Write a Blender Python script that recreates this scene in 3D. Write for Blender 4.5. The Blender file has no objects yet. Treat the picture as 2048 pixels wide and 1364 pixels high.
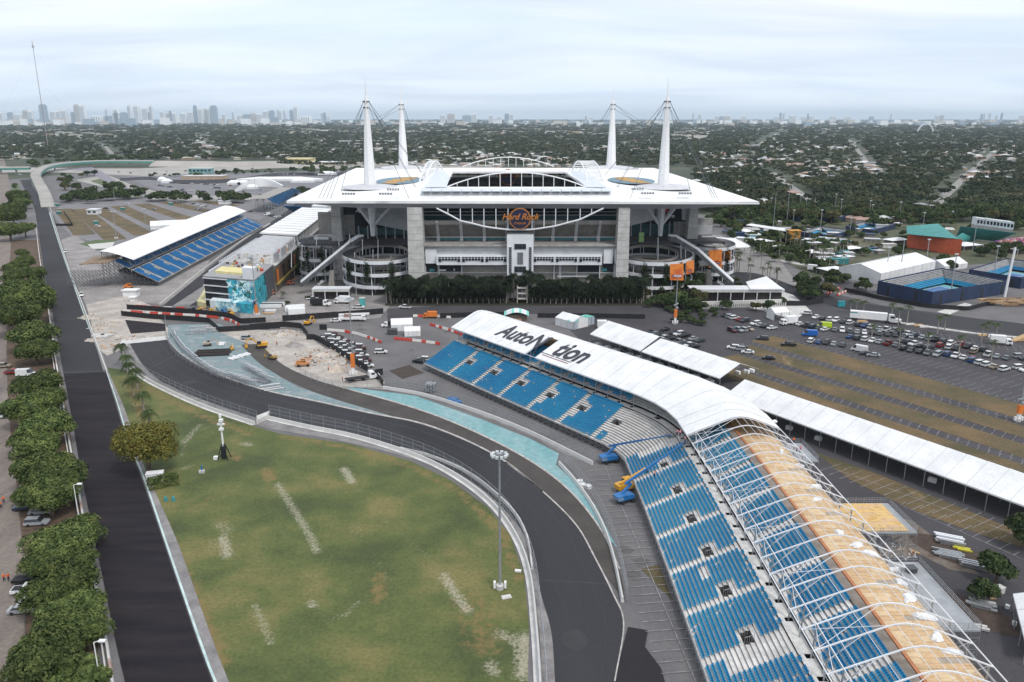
import bpy, bmesh, math, random
import numpy as np
from math import radians, sin, cos, pi, atan2, sqrt, hypot
random.seed(7); NR = np.random.default_rng(7)
scene = bpy.context.scene
COL = scene.collection
# ------------------------------------------------------------------ camera
F, HC, PT = 1593.0, 85.0, radians(15.61)
cd = bpy.data.cameras.new('camera'); cam = bpy.data.objects.new('camera', cd); COL.objects.link(cam)
cam.location = (0, 0, HC); cam.rotation_euler = (pi/2 - PT, 0, 0)
cd.sensor_width = 36; cd.lens = 36*F/2048; cd.clip_start = 0.5; cd.clip_end = 90000
scene.camera = cam
# ------------------------------------------------------------------ world: Nishita sky seen through broken high cloud
SUN_EL, SUN_AZ = radians(54), radians(142)
w = bpy.data.worlds.new('World'); scene.world = w; w.use_nodes = True
nt = w.node_tree; nt.nodes.clear()
def N(t, tree=None, **k):
    n = (tree or nt).nodes.new(t)
    for a, b in k.items(): setattr(n, a, b)
    return n
L = nt.links.new
out = N('ShaderNodeOutputWorld'); bg = N('ShaderNodeBackground'); bg.inputs[1].default_value = 0.118
sky = N('ShaderNodeTexSky', sky_type='NISHITA', sun_disc=False); sky.sun_elevation = SUN_EL; sky.sun_rotation = SUN_AZ
sky.air_density = 1.0; sky.dust_density = 0.7; sky.ozone_density = 1.5
tc = N('ShaderNodeTexCoord')
sep = N('ShaderNodeSeparateXYZ'); L(tc.outputs['Generated'], sep.inputs[0])
# project the view direction on a cloud ceiling: dir.xy / (dir.z + .09)
zz = N('ShaderNodeMath', operation='MAXIMUM'); L(sep.outputs[2], zz.inputs[0]); zz.inputs[1].default_value = 0.0
za = N('ShaderNodeMath', operation='ADD'); L(zz.outputs[0], za.inputs[0]); za.inputs[1].default_value = 0.10
dv = N('ShaderNodeVectorMath', operation='SCALE')
iv = N('ShaderNodeMath', operation='DIVIDE'); iv.inputs[0].default_value = 1.0; L(za.outputs[0], iv.inputs[1])
L(tc.outputs['Generated'], dv.inputs[0]); L(iv.outputs[0], dv.inputs['Scale'])
mp = N('ShaderNodeMapping'); L(dv.outputs[0], mp.inputs[0]); mp.inputs['Location'].default_value = (3.1, 0.4, 0); mp.inputs['Scale'].default_value = (0.55, 0.75, 0.0)
n1 = N('ShaderNodeTexNoise'); L(mp.outputs[0], n1.inputs[0]); n1.inputs['Scale'].default_value = 0.9; n1.inputs['Detail'].default_value = 7; n1.inputs['Roughness'].default_value = .52; n1.inputs['Distortion'].default_value = .35
cv = N('ShaderNodeMapRange', interpolation_type='SMOOTHSTEP'); L(n1.outputs[0], cv.inputs[0])
cv.inputs[1].default_value = .28; cv.inputs[2].default_value = .60
# cloud cover thickens overhead
el = N('ShaderNodeMapRange', interpolation_type='SMOOTHSTEP'); L(sep.outputs[2], el.inputs[0]); el.inputs[1].default_value = .03; el.inputs[2].default_value = .20; el.inputs[3].default_value = .30; el.inputs[4].default_value = 1.0
cm = N('ShaderNodeMath', operation='MULTIPLY'); L(cv.outputs[0], cm.inputs[0]); L(el.outputs[0], cm.inputs[1])
cf = N('ShaderNodeMapRange'); L(cm.outputs[0], cf.inputs[0]); cf.inputs[3].default_value = .36; cf.inputs[4].default_value = .96
# cloud brightness: white tops and grey bases
mp2 = N('ShaderNodeMapping'); L(dv.outputs[0], mp2.inputs[0]); mp2.inputs['Location'].default_value = (0.9, 7.7, 0); mp2.inputs['Scale'].default_value = (0.5, 0.95, 0.0)
n2 = N('ShaderNodeTexNoise'); L(mp2.outputs[0], n2.inputs[0]); n2.inputs['Scale'].default_value = .8; n2.inputs['Detail'].default_value = 6; n2.inputs['Distortion'].default_value = .5
cr = N('ShaderNodeValToRGB'); L(n2.outputs[0], cr.inputs[0])
cr.color_ramp.elements[0].position = .38; cr.color_ramp.elements[0].color = (6.4, 6.65, 7.1, 1)
cr.color_ramp.elements[1].position = .57; cr.color_ramp.elements[1].color = (8.5, 8.6, 8.9, 1)
# clear-air colour between the clouds: the sky texture with its pale humid veil
veil = N('ShaderNodeMix', data_type='RGBA'); veil.inputs[0].default_value = .85
L(sky.outputs[0], veil.inputs[6]); veil.inputs[7].default_value = (5.9, 7.5, 9.6, 1)
mx = N('ShaderNodeMix', data_type='RGBA'); L(cf.outputs[0], mx.inputs[0]); L(veil.outputs[2], mx.inputs[6]); L(cr.outputs[0], mx.inputs[7])
L(mx.outputs[2], bg.inputs[0]); L(bg.outputs[0], out.inputs[0])
# ------------------------------------------------------------------ sun behind thin cloud
sd = bpy.data.lights.new('sun', 'SUN'); sd.energy = 1.9; sd.angle = radians(12); sd.color = (1, .965, .91)
so = bpy.data.objects.new('sun', sd); COL.objects.link(so); so.location = (-200, -200, 400)
so.rotation_euler = (radians(36), 0, radians(38))
# ------------------------------------------------------------------ view
vs = scene.view_settings
vs.view_transform = 'Standard'; vs.look = 'None'; vs.exposure = 0.12; vs.gamma = 1.0; vs.use_curve_mapping = False
scene.render.engine = 'CYCLES'
scene.cycles.max_bounces = 6; scene.cycles.diffuse_bounces = 3; scene.cycles.glossy_bounces = 2; scene.cycles.transparent_max_bounces = 10
scene.cycles.volume_bounces = 3; scene.cycles.transmission_bounces = 2

# ------------------------------------------------------------------ geometry of the place
def G(px, py, z=0.0):                       # point of the photograph -> place on the plane at height z
    a = (px-1024)/F; b = (682-py)/F
    dy = cos(PT)+b*sin(PT); dz = -sin(PT)+b*cos(PT); t = (z-HC)/dz
    return (a*t, dy*t)
def D(px, py, Y):                           # point of the photograph -> (x, z) on the vertical plane y = Y
    a = (px-1024)/F; b = (682-py)/F
    dy = cos(PT)+b*sin(PT); dz = -sin(PT)+b*cos(PT); t = Y/dy
    return (a*t, HC+dz*t)
def lin(h):
    if isinstance(h, str):
        h = h.lstrip('#'); c = [int(h[i:i+2], 16)/255 for i in (0, 2, 4)]
        return tuple(x/12.92 if x <= .04045 else ((x+.055)/1.055)**2.4 for x in c)
    return h
MATS = {}
def M(name, c1, c2=None, scale=0.5, rough=.8, metal=0, detail=4, c3=None, bump=0, coord='Object', stretch=None, spread=(.35, .65), alpha=None, spec=None, fine=None):
    if name in MATS: return MATS[name]
    m = bpy.data.materials.new(name); m.use_nodes = True; t = m.node_tree
    b = t.nodes['Principled BSDF']; b.inputs['Roughness'].default_value = rough; b.inputs['Metallic'].default_value = metal
    if spec is not None: b.inputs['Specular IOR Level'].default_value = spec
    c1 = lin(c1); c2 = lin(c2) if c2 else tuple(x*.8 for x in c1)
    tcn = t.nodes.new('ShaderNodeTexCoord'); src = tcn.outputs[coord]
    mpn = t.nodes.new('ShaderNodeMapping'); t.links.new(src, mpn.inputs[0]); src = mpn.outputs[0]
    if stretch:
        mpn.inputs['Scale'].default_value = stretch[:3]
        if len(stretch) > 3: mpn.inputs['Rotation'].default_value = (0, 0, stretch[3])
    n = t.nodes.new('ShaderNodeTexNoise'); n.inputs['Scale'].default_value = scale; n.inputs['Detail'].default_value = detail; n.inputs['Roughness'].default_value = .6
    t.links.new(src, n.inputs[0])
    r = t.nodes.new('ShaderNodeValToRGB'); t.links.new(n.outputs[0], r.inputs[0])
    e = r.color_ramp.elements; e[0].position, e[1].position = spread; e[0].color = (*c1, 1); e[1].color = (*c2, 1)
    if c3: x = e.new((spread[0]+spread[1])/2); x.color = (*lin(c3), 1)
    col = r.outputs[0]
    if fine:                                 # fine wear on top: (scale, low, high)
        f = t.nodes.new('ShaderNodeTexNoise'); f.inputs['Scale'].default_value = fine[0]; f.inputs['Detail'].default_value = 3
        t.links.new(tcn.outputs[coord], f.inputs[0])
        fr = t.nodes.new('ShaderNodeMapRange'); t.links.new(f.outputs[0], fr.inputs[0]); fr.inputs[1].default_value = .3; fr.inputs[2].default_value = .7; fr.inputs[3].default_value = fine[1]; fr.inputs[4].default_value = fine[2]
        vm = t.nodes.new('ShaderNodeVectorMath'); vm.operation = 'SCALE'; t.links.new(col, vm.inputs[0]); t.links.new(fr.outputs[0], vm.inputs['Scale']); col = vm.outputs[0]
    t.links.new(col, b.inputs['Base Color'])
    if bump:
        bn = t.nodes.new('ShaderNodeBump'); bn.inputs['Strength'].default_value = bump; t.links.new(n.outputs[0], bn.inputs['Height']); t.links.new(bn.outputs[0], b.inputs['Normal'])
    if alpha is not None: b.inputs['Alpha'].default_value = alpha
    MATS[name] = m; return m
def leafmat(name, c1, c2, c3, scale=.35):
    m = M(name, c1, c2, scale=scale, rough=.85, c3=c3, spread=(.38, .62), spec=.2)
    t = m.node_tree; b = t.nodes['Principled BSDF']
    oi = t.nodes.new('ShaderNodeObjectInfo'); mr = t.nodes.new('ShaderNodeMapRange'); t.links.new(oi.outputs['Random'], mr.inputs[0]); mr.inputs[3].default_value = .75; mr.inputs[4].default_value = 1.25
    src = b.inputs['Base Color'].links[0].from_socket
    vm = t.nodes.new('ShaderNodeVectorMath'); vm.operation = 'SCALE'; t.links.new(src, vm.inputs[0]); t.links.new(mr.outputs[0], vm.inputs['Scale'])
    t.links.new(vm.outputs[0], b.inputs['Base Color']); return m

class MB:                                    # collects shapes, links them as ONE mesh object
    def __init__(s): s.v = []; s.f = []; s.m = []; s.cur = 0
    def mat(s, i): s.cur = i; return s
    def add(s, vs, fs):
        o = len(s.v); s.v.extend(vs); s.f.extend([tuple(i+o for i in f) for f in fs]); s.m.extend([s.cur]*len(fs)); return s
    def box(s, x0, y0, z0, x1, y1, z1):
        if x0 > x1: x0, x1 = x1, x0
        if y0 > y1: y0, y1 = y1, y0
        if z0 > z1: z0, z1 = z1, z0
        return s.add([(x0,y0,z0),(x1,y0,z0),(x1,y1,z0),(x0,y1,z0),(x0,y0,z1),(x1,y0,z1),(x1,y1,z1),(x0,y1,z1)],
                     [(0,3,2,1),(4,5,6,7),(0,1,5,4),(1,2,6,5),(2,3,7,6),(3,0,4,7)])
    def obox(s, c, a, hx, hy, z0, z1):       # oriented box, centre c, angle a
        ca, sa = cos(a), sin(a); p = []
        for z in (z0, z1):
            for dx, dy in ((-hx,-hy),(hx,-hy),(hx,hy),(-hx,hy)): p.append((c[0]+dx*ca-dy*sa, c[1]+dx*sa+dy*ca, z))
        return s.add(p, [(0,3,2,1),(4,5,6,7),(0,1,5,4),(1,2,6,5),(2,3,7,6),(3,0,4,7)])
    def prism(s, poly, z0, z1):
        n = len(poly)
        z0s = z0 if hasattr(z0, '__len__') else [z0]*n; z1s = z1 if hasattr(z1, '__len__') else [z1]*n
        return s.add([(p[0], p[1], z) for p, z in zip(poly, z0s)]+[(p[0], p[1], z) for p, z in zip(poly, z1s)],
                     [tuple(range(n))[::-1], tuple(range(n, 2*n))]+[(i, (i+1) % n, n+(i+1) % n, n+i) for i in range(n)])
    def quad(s, a, b, c, d): return s.add([a, b, c, d], [(0,1,2,3)])
    def slab(s, a, b, c, d, t):              # thick quad: four corners, thickness downwards
        lo = [(p[0], p[1], p[2]-t) for p in (a, b, c, d)]
        return s.add([a, b, c, d]+lo, [(0,1,2,3),(7,6,5,4),(0,4,5,1),(1,5,6,2),(2,6,7,3),(3,7,4,0)])
    def bar(s, p, q, r, n=4, r2=None):
        r2 = r if r2 is None else r2
        p = np.array(p, float); q = np.array(q, float); d = q-p; l = np.linalg.norm(d)
        if l < 1e-6: return s
        d /= l; up = np.array((0,0,1.)) if abs(d[2]) < .95 else np.array((1.,0,0))
        a = np.cross(d, up); a /= np.linalg.norm(a); b = np.cross(d, a); vs_ = []
        for c, rr in ((p, r), (q, r2)):
            for i in range(n):
                t = 2*pi*i/n+pi/4; vs_.append(tuple(c+rr*(cos(t)*a+sin(t)*b)))
        return s.add(vs_, [(i, (i+1) % n, n+(i+1) % n, n+i) for i in range(n)]+[tuple(range(n))[::-1], tuple(range(n, 2*n))])
    def lathe(s, c, prof, n=16):
        vs_ = []; fs = []
        for r, z in prof:
            for i in range(n): t = 2*pi*i/n; vs_.append((c[0]+r*cos(t), c[1]+r*sin(t), c[2]+z))
        for k in range(len(prof)-1):
            for i in range(n): j = (i+1) % n; fs.append((k*n+i, k*n+j, (k+1)*n+j, (k+1)*n+i))
        fs.append(tuple(range(n))[::-1]); fs.append(tuple(range((len(prof)-1)*n, len(prof)*n)))
        return s.add(vs_, fs)
    def strip(s, A, B):                      # ribbon between two polylines of 3-D points
        n = len(A); return s.add(list(A)+list(B), [(i, i+1, n+i+1, n+i) for i in range(n-1)])
    def mesh(s, name, mats):
        me = bpy.data.meshes.new(name); me.from_pydata([tuple(map(float, v)) for v in s.v], [], s.f)
        for m in (mats if isinstance(mats, (list, tuple)) else [mats]): me.materials.append(m)
        if len(me.materials) > 1: me.polygons.foreach_set('material_index', s.m)
        me.update(); return me
    def build(s, name, mats, parent=None, **k): return ob(name, s.mesh(name, mats), parent, **k)
def ob(name, data, parent=None, loc=None, rz=0, label=None, cat=None, group=None, kind=None, scale=None):
    o = bpy.data.objects.new(name, data); COL.objects.link(o)
    if parent: o.parent = parent
    if loc: o.location = loc if len(loc) == 3 else (*loc, 0)
    if rz: o.rotation_euler = (0, 0, rz)
    if scale: o.scale = scale if hasattr(scale, '__len__') else (scale,)*3
    if label: o['label'] = label
    if cat: o['category'] = cat
    if group: o['group'] = group
    if kind: o['kind'] = kind
    return o
def thing(name, label, cat, loc=(0,0,0), rz=0, group=None): return ob(name, None, None, loc, rz, label, cat, group)
KIDS = {}
def kids(o): return [c for c in o.children]
def dup(o, loc, rz=0, label=None, group=None, scale=None, data=None):
    r = o.copy(); COL.objects.link(r); r.location = loc if len(loc) == 3 else (*loc, 0); r.rotation_euler = (0, 0, rz)
    if scale: r.scale = scale if hasattr(scale, '__len__') else (scale,)*3
    if label: r['label'] = label
    if group: r['group'] = group
    if data: r.data = data
    for ch in o.children:
        c = ch.copy(); COL.objects.link(c); c.parent = r
        for g in ch.children:
            d = g.copy(); COL.objects.link(d); d.parent = c
    return r
def catmull(P, n=8):
    P = [np.array(p, float) for p in P]; Q = [2*P[0]-P[1]]+P+[2*P[-1]-P[-2]]; out = []
    for i in range(1, len(Q)-2):
        for k in range(n):
            t = k/n; a, b, c, d = Q[i-1:i+3]
            out.append(.5*((2*b)+(-a+c)*t+(2*a-5*b+4*c-d)*t*t+(-a+3*b-3*c+d)*t**3))
    out.append(P[-1]); return out
def resample(P, step):
    P = [np.array(p, float)[:2] for p in P]; s = [0]
    for a, b in zip(P, P[1:]): s.append(s[-1]+np.linalg.norm(b-a))
    n = max(1, int(round(s[-1]/step))); out = []; j = 0
    for k in range(n+1):
        d = s[-1]*k/n
        while j < len(P)-2 and s[j+1] < d: j += 1
        u = (d-s[j])/max(1e-9, s[j+1]-s[j]); out.append(P[j]*(1-u)+P[j+1]*u)
    return out
def GP(pts, z=0): return [G(*p, z) for p in pts]
def offset(P, d):                            # shift a polyline sideways
    P = [np.array(p, float)[:2] for p in P]; out = []
    for i, p in enumerate(P):
        a = P[max(0, i-1)]; b = P[min(len(P)-1, i+1)]; t = b-a; t /= max(1e-9, np.linalg.norm(t)); out.append(p+d*np.array((-t[1], t[0])))
    return out
def flat(name, pts, z, m, kind='structure', world=False, smooth=0, label=None, parent=None):
    P = pts if world else GP(pts)
    if smooth: P = [tuple(p) for p in catmull(P, smooth)]
    bm = bmesh.new(); vs_ = [bm.verts.new((p[0], p[1], z)) for p in P]; f = bm.faces.new(vs_)
    if f.normal.z < 0: f.normal_flip()
    bmesh.ops.triangulate(bm, faces=[f]); me = bpy.data.meshes.new(name); bm.to_mesh(me); bm.free(); me.materials.append(m)
    return ob(name, me, parent, kind=kind, label=label)
def ribbon(name, A, B, z, m, n=8, kind='structure', label=None):
    a = catmull(GP(A), n); b = catmull(GP(B), n)
    N_ = max(len(a), len(b)); a = resample(a, 1e9) if 0 else a
    def even(P, k):
        s = [0]
        for p, q in zip(P, P[1:]): s.append(s[-1]+np.linalg.norm(q-p))
        xs = np.linspace(0, s[-1], k); P = np.array(P); return [(np.interp(x, s, P[:,0]), np.interp(x, s, P[:,1]), z) for x in xs]
    mb = MB(); mb.strip(even(a, N_), even(b, N_)); return mb.build(name, m, kind=kind, label=label)
def inside(p, poly):
    c = False; j = len(poly)-1
    for i in range(len(poly)):
        xi, yi = poly[i]; xj, yj = poly[j]
        if (yi > p[1]) != (yj > p[1]) and p[0] < (xj-xi)*(p[1]-yi)/(yj-yi)+xi: c = not c
        j = i
    return c
def ordn(i): i += 1; return f"{i}{'th' if 10 <= i % 100 <= 20 else {1:'st',2:'nd',3:'rd'}.get(i % 10, 'th')}"
# common materials
WHITE = M('white_paint', (.80,.80,.80), (.70,.71,.72), 1.2, .5)
ROOFW = M('white_membrane', (.86,.86,.86), (.72,.73,.74), .05, .6, detail=8, fine=(.35,.92,1.02))
FABRIC = M('white_tent_fabric', (.80,.80,.81), (.66,.67,.68), .18, .65, detail=8, stretch=(1,1,1), fine=(2.0,.90,1.03))
CONC = M('concrete', (.40,.39,.37), (.27,.26,.255), .6, .9, fine=(.05,.9,1.1))
CONCL = M('pale_concrete', (.60,.59,.57), (.42,.41,.40), .5, .85)
STEEL = M('galvanised_steel', (.42,.44,.46), (.30,.31,.33), 2, .45, .5)
DSTEEL = M('dark_steel', (.10,.105,.11), (.06,.06,.065), 2, .5, .3)
BLACK = M('black_cloth', (.012,.012,.014), (.022,.022,.025), 2, .9)
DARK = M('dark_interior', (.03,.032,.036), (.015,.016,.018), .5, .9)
GLASS = M('dark_glass', (.02,.025,.03), (.035,.04,.05), 1, .08)
TEAL = M('teal_paint', (.03,.20,.22), (.04,.26,.28), .8, .6)
RED = M('red_plastic', (.62,.06,.03), (.5,.05,.03), 1, .5)
ORANGE = M('orange_paint', (.75,.22,.03), (.6,.16,.03), 1, .55)
YELLOW = M('machine_yellow', (.70,.36,.03), (.5,.25,.03), 3, .45)
BLUEM = M('machine_blue', (.02,.16,.42), (.02,.12,.32), 3, .4)
TYRE = M('tyre_rubber', (.015,.015,.016), (.03,.03,.03), 4, .9)
WOOD = M('plywood', (.52,.33,.15), (.42,.25,.10), 1.1, .8, c3=(.60,.41,.21), stretch=(1,3,1), fine=(6,.85,1.1))
WOODD = M('stained_timber', (.22,.09,.04), (.15,.06,.03), 2, .7, stretch=(1,4,1))
WOODL = M('raw_lumber', (.55,.38,.2), (.4,.26,.13), 3, .8)
# ================================================================== THE SETTING
U = np.array((.545,-.838)); V = np.array((.838,.545))      # directions of the whole site's street grid
ug = -1.0*atan2(.838,.545)
gm = M('suburban_ground', (.034,.046,.028), (.075,.08,.055), .012, .95, c3=(.045,.058,.033), fine=(.25,.7,1.3))
mb = MB(); mb.quad((-60000,-2000,0),(60000,-2000,0),(60000,70000,0),(-60000,70000,0)); mb.build('ground', gm, kind='structure')
ASPH = M('parking_asphalt', '#5d5b5d', '#6c6a6b', .06, .9, c3='#646263', fine=(1.6,.88,1.1))
ASPHD = M('dark_parking_asphalt', '#38363a', '#454347', .05, .85, c3='#3e3c40', fine=(1.3,.85,1.15))
TRACK = M('new_track_asphalt', '#3b3b3f', '#2e2e32', .02, .88, spec=.25, c3='#353539', stretch=(1,.25,1,.6), fine=(2.2,.9,1.08))
TRACKN = M('fresh_dark_asphalt', '#1d1c22', '#2d282b', .09, .88, spec=.2, detail=8, stretch=(.5,4,1,.45), fine=(2,.9,1.1))
TRACKB = M('worn_brown_asphalt', '#3d3936', '#4a4542', .15, .85, fine=(1.8,.85,1.12))
APRON = M('weathered_apron', '#8b8887', '#6f6c6d', .2, .9, fine=(2,.88,1.1))
DIRT = M('brown_dirt', '#6f6661', '#5d5653', .08, .95, c3='#7c726b', stretch=(1,.2,1,.6), fine=(1.2,.82,1.14))
SAND = M('crushed_limestone', '#98918b', '#b8b0a8', .12, .95, c3='#a69f98', fine=(.9,.8,1.15))
GRAV = M('grey_crushed_ground', '#7d7977', '#969190', .1, .95, fine=(.8,.8,1.15))
TEALG = M('faded_teal_track_paint', '#67959a', '#93a9aa', .11, .88, c3='#779da1', stretch=(1,.3,1,.75), fine=(.6,.86,1.12), spread=(.3,.72))
TEALD = M('dusty_teal_track_paint', '#83898c', '#8f9495', .16, .85, c3='#6f8488', fine=(.8,.85,1.1))
# site base: everything inside the venue boundary is paved
site = [(-700,1300),(-760,1000),(-520,560),(-330,330),(-230,160),(-180,60),(200,60),(330,200),(420,360),(330,520),(260,640),(150,760),(80,1050),(-100,1250),(-300,1330)]
flat('site_pavement', site, .03, ASPH, world=True)
# grass field in the foreground with brown and sandy wear
def grassmat(name, a, b, c, bare, amt, scale=.035):
    m = M(name, a, b, scale, .95, c3=c, detail=8, fine=(1.5,.8,1.2), spread=(.36,.64), stretch=(1,1,1)); t = m.node_tree; p = t.nodes['Principled BSDF']
    src = p.inputs['Base Color'].links[0].from_socket
    tcn = t.nodes.new('ShaderNodeTexCoord'); mpn = t.nodes.new('ShaderNodeMapping'); mpn.inputs['Rotation'].default_value = (0,0,-.55); mpn.inputs['Scale'].default_value = (.10,.028,.1)
    t.links.new(tcn.outputs['Object'], mpn.inputs[0])
    n = t.nodes.new('ShaderNodeTexNoise'); n.inputs['Scale'].default_value = 1; n.inputs['Detail'].default_value = 9; n.inputs['Roughness'].default_value = .72; t.links.new(mpn.outputs[0], n.inputs[0])
    r = t.nodes.new('ShaderNodeMapRange'); t.links.new(n.outputs[0], r.inputs[0]); r.inputs[1].default_value = amt; r.inputs[2].default_value = amt+.09
    mx = t.nodes.new('ShaderNodeMix'); mx.data_type = 'RGBA'; t.links.new(r.outputs[0], mx.inputs[0]); t.links.new(src, mx.inputs[6]); mx.inputs[7].default_value = (*lin(bare), 1)
    t.links.new(mx.outputs[2], p.inputs['Base Color']); return m
LAWN = grassmat('worn_lawn', '#404a28', '#6e693f', '#525b30', '#8d8768', .70, .05)
BROWNG = grassmat('dry_parking_grass', '#4a452c', '#6b583c', '#5a4e36', '#7d6a50', .60, .06)
FIELD = [(214,735),(262,742),(300,762),(400,806),(500,850),(560,868),(700,888),(820,922),(900,960),(975,1015),(1020,1070),(1048,1150),(1058,1250),(1056,1364),(1054,1480),(520,1480),(455,1364),(400,1210),(330,1040),(290,970),(262,890),(240,820)]
SC = [([(362,915),(372,885),(398,862),(430,848)],.35,.75),([(690,1040),(760,1140),(800,1210)],.3,.5),([(700,1034),(770,1134),(812,1204)],.3,.5),([(520,1100),(580,1220),(620,1330)],.3,.42),([(450,1150),(520,1330)],.3,.4),([(555,968),(575,1000),(598,1035),(622,1075),(634,1104)],1.05,.85),([(688,938),(704,964)],1.2,1.0),([(704,964),(760,1030),(840,1100),(888,1152)],.9,.42),([(888,1152),(910,1188),(936,1222)],1.2,.9),([(1050,1275),(1048,1350)],1.8,.95),([(1000,1268),(1045,1290)],1.3,.85),([(445,1075),(456,1112)],1.2,.95),([(365,885),(400,850)],1.0,.7),([(485,888),(500,890)],1.2,.9),([(510,1212),(528,1250),(542,1288)],.9,.75),([(622,1206),(628,1212)],.9,.95),([(366,938),(378,934)],1.1,.7),([(660,1240),(690,1232),(720,1200)],.7,.6),([(980,1330),(990,1345)],1.3,.85),([(440,1050),(455,1062)],2.0,.6),([(420,1080),(424,1110)],.6,.55),([(560,1060),(575,1075)],.8,.5)]
SB = [([(532,940),(542,960)],1.5,.8),([(754,1158),(758,1198)],1.8,.6),([(262,770),(292,845)],1.6,.8),([(466,908),(474,918)],1.6,.6),([(300,1010),(345,1100),(400,1230),(440,1330)],1.6,.75),([(560,872),(700,896),(830,935),(920,985),(1000,1060),(1040,1160)],1.5,.55),([(255,760),(300,780),(400,830),(500,868)],1.8,.6),([(420,1000),(380,1020)],2,.4),([(940,1200),(970,1290)],3.5,.5)]
def wear_of(P, segs):
    w = np.zeros(len(P))
    for pts, rad, amt in segs:
        Q = [np.array(G(*p)) for p in pts]
        for a, b in zip(Q, Q[1:]):
            d = b-a; t = np.clip(((P-a)@d)/(d@d), 0, 1); r = np.linalg.norm(P-(a+t[:,None]*d), axis=1); w = np.maximum(w, amt*np.exp(-(r/(rad*1.25))**2))
    return w
def lawn():
    poly = [tuple(p) for p in GP(FIELD)]; xs = [p[0] for p in poly]; ys = [p[1] for p in poly]; st = .75; X = np.arange(min(xs), max(xs), st); Y = np.arange(min(ys), max(ys), st); ins = {}
    bm = bmesh.new(); vs_ = [bm.verts.new((p[0], p[1], .06)) for p in poly]; bm.faces.new(vs_)
    for x in X[1:]: g = bm.verts[:]+bm.edges[:]+bm.faces[:]; bmesh.ops.bisect_plane(bm, geom=g, plane_co=(x,0,0), plane_no=(1,0,0))
    for y in Y[1::2]: g = bm.verts[:]+bm.edges[:]+bm.faces[:]; bmesh.ops.bisect_plane(bm, geom=g, plane_co=(0,y,0), plane_no=(0,1,0))
    me = bpy.data.meshes.new('grass_field'); bm.to_mesh(me); bm.free(); co = np.empty(len(me.vertices)*3, np.float32); me.vertices.foreach_get('co', co); P = co.reshape(-1,3)[:,:2]
    for nm, sg in (('bare', SC), ('dead', SB)): a = me.attributes.new(nm, 'FLOAT', 'POINT'); a.data.foreach_set('value', wear_of(P, sg).astype(np.float32))
    t = LAWN.node_tree; p = t.nodes['Principled BSDF']; src = p.inputs['Base Color'].links[0].from_socket
    for nm, c, th, sc_ in (('dead', '#77653f', .50, .5), ('bare', '#a39d8b', .57, .9)):
        at_ = t.nodes.new('ShaderNodeAttribute'); at_.attribute_name = nm; tcn = t.nodes.new('ShaderNodeTexCoord'); n = t.nodes.new('ShaderNodeTexNoise'); n.inputs['Scale'].default_value = sc_*(1.8 if nm == 'bare' else 1); n.inputs['Detail'].default_value = 9; n.inputs['Roughness'].default_value = .75; t.links.new(tcn.outputs['Object'], n.inputs[0])
        m1 = t.nodes.new('ShaderNodeMath'); m1.operation = 'MULTIPLY_ADD'; t.links.new(at_.outputs['Fac'], m1.inputs[0]); m1.inputs[1].default_value = .36; t.links.new(n.outputs[0], m1.inputs[2])
        r = t.nodes.new('ShaderNodeMapRange'); t.links.new(m1.outputs[0], r.inputs[0]); r.inputs[1].default_value = th+.10; r.inputs[2].default_value = th+(.26 if nm == 'dead' else .30); r.inputs[4].default_value = .85
        gt = t.nodes.new('ShaderNodeMapRange'); t.links.new(at_.outputs['Fac'], gt.inputs[0]); gt.inputs[2].default_value = .35
        mm = t.nodes.new('ShaderNodeMath'); mm.operation = 'MULTIPLY'; t.links.new(r.outputs[0], mm.inputs[0]); t.links.new(gt.outputs[0], mm.inputs[1])
        mx = t.nodes.new('ShaderNodeMix'); mx.data_type = 'RGBA'; t.links.new(mm.outputs[0], mx.inputs[0]); t.links.new(src, mx.inputs[6]); mx.inputs[7].default_value = (*lin(c), 1); src = mx.outputs[2]
    t.links.new(src, p.inputs['Base Color']); me.materials.append(LAWN); ob('grass_field', me, kind='structure')
lawn()
# left straight
LTL = [(300,1480),(250,1364),(196,1110),(165,960),(146,850),(122,720),(100,600),(85,520),(73,440),(66,410),(46,372),(40,360)]
LTR = [(490,1480),(425,1364),(330,1090),(285,960),(255,885),(226,790),(190,690),(165,625),(140,555),(118,490),(98,425),(88,404),(66,374),(60,360)]
ribbon('left_straight_track', LTL, LTR, .09, TRACK)
# newer, darker surface on its near half
ribbon('fresh_track_surface', [(300,1480),(250,1364),(196,1110),(165,960),(146,850),(127,745)], [(488,1480),(423,1364),(328,1090),(283,960),(253,885),(213,745)], .11, TRACKN)
# apron beside it
ribbon('track_apron', [(540,1480),(458,1364),(355,1085),(303,968),(278,905),(250,820),(218,745),(205,705)], [(492,1480),(428,1364),(332,1090),(287,960),(257,885),(228,790),(208,745),(196,705)], .10, APRON)
LINE = M('pale_teal_paint_line', '#c3d3d2', '#9fb6b6', .3, .7)
ribbon('track_edge_line', [(497,1480),(433,1364),(336,1090),(291,960),(260,885),(229,785),(192,688),(168,625),(143,555),(120,490),(100,425)], [(490,1480),(427,1364),(331.5,1090),(287.5,960),(257,885),(227,785),(190.5,688),(166,625),(141.5,555),(118.5,490),(98,425)], .13, LINE)
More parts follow.
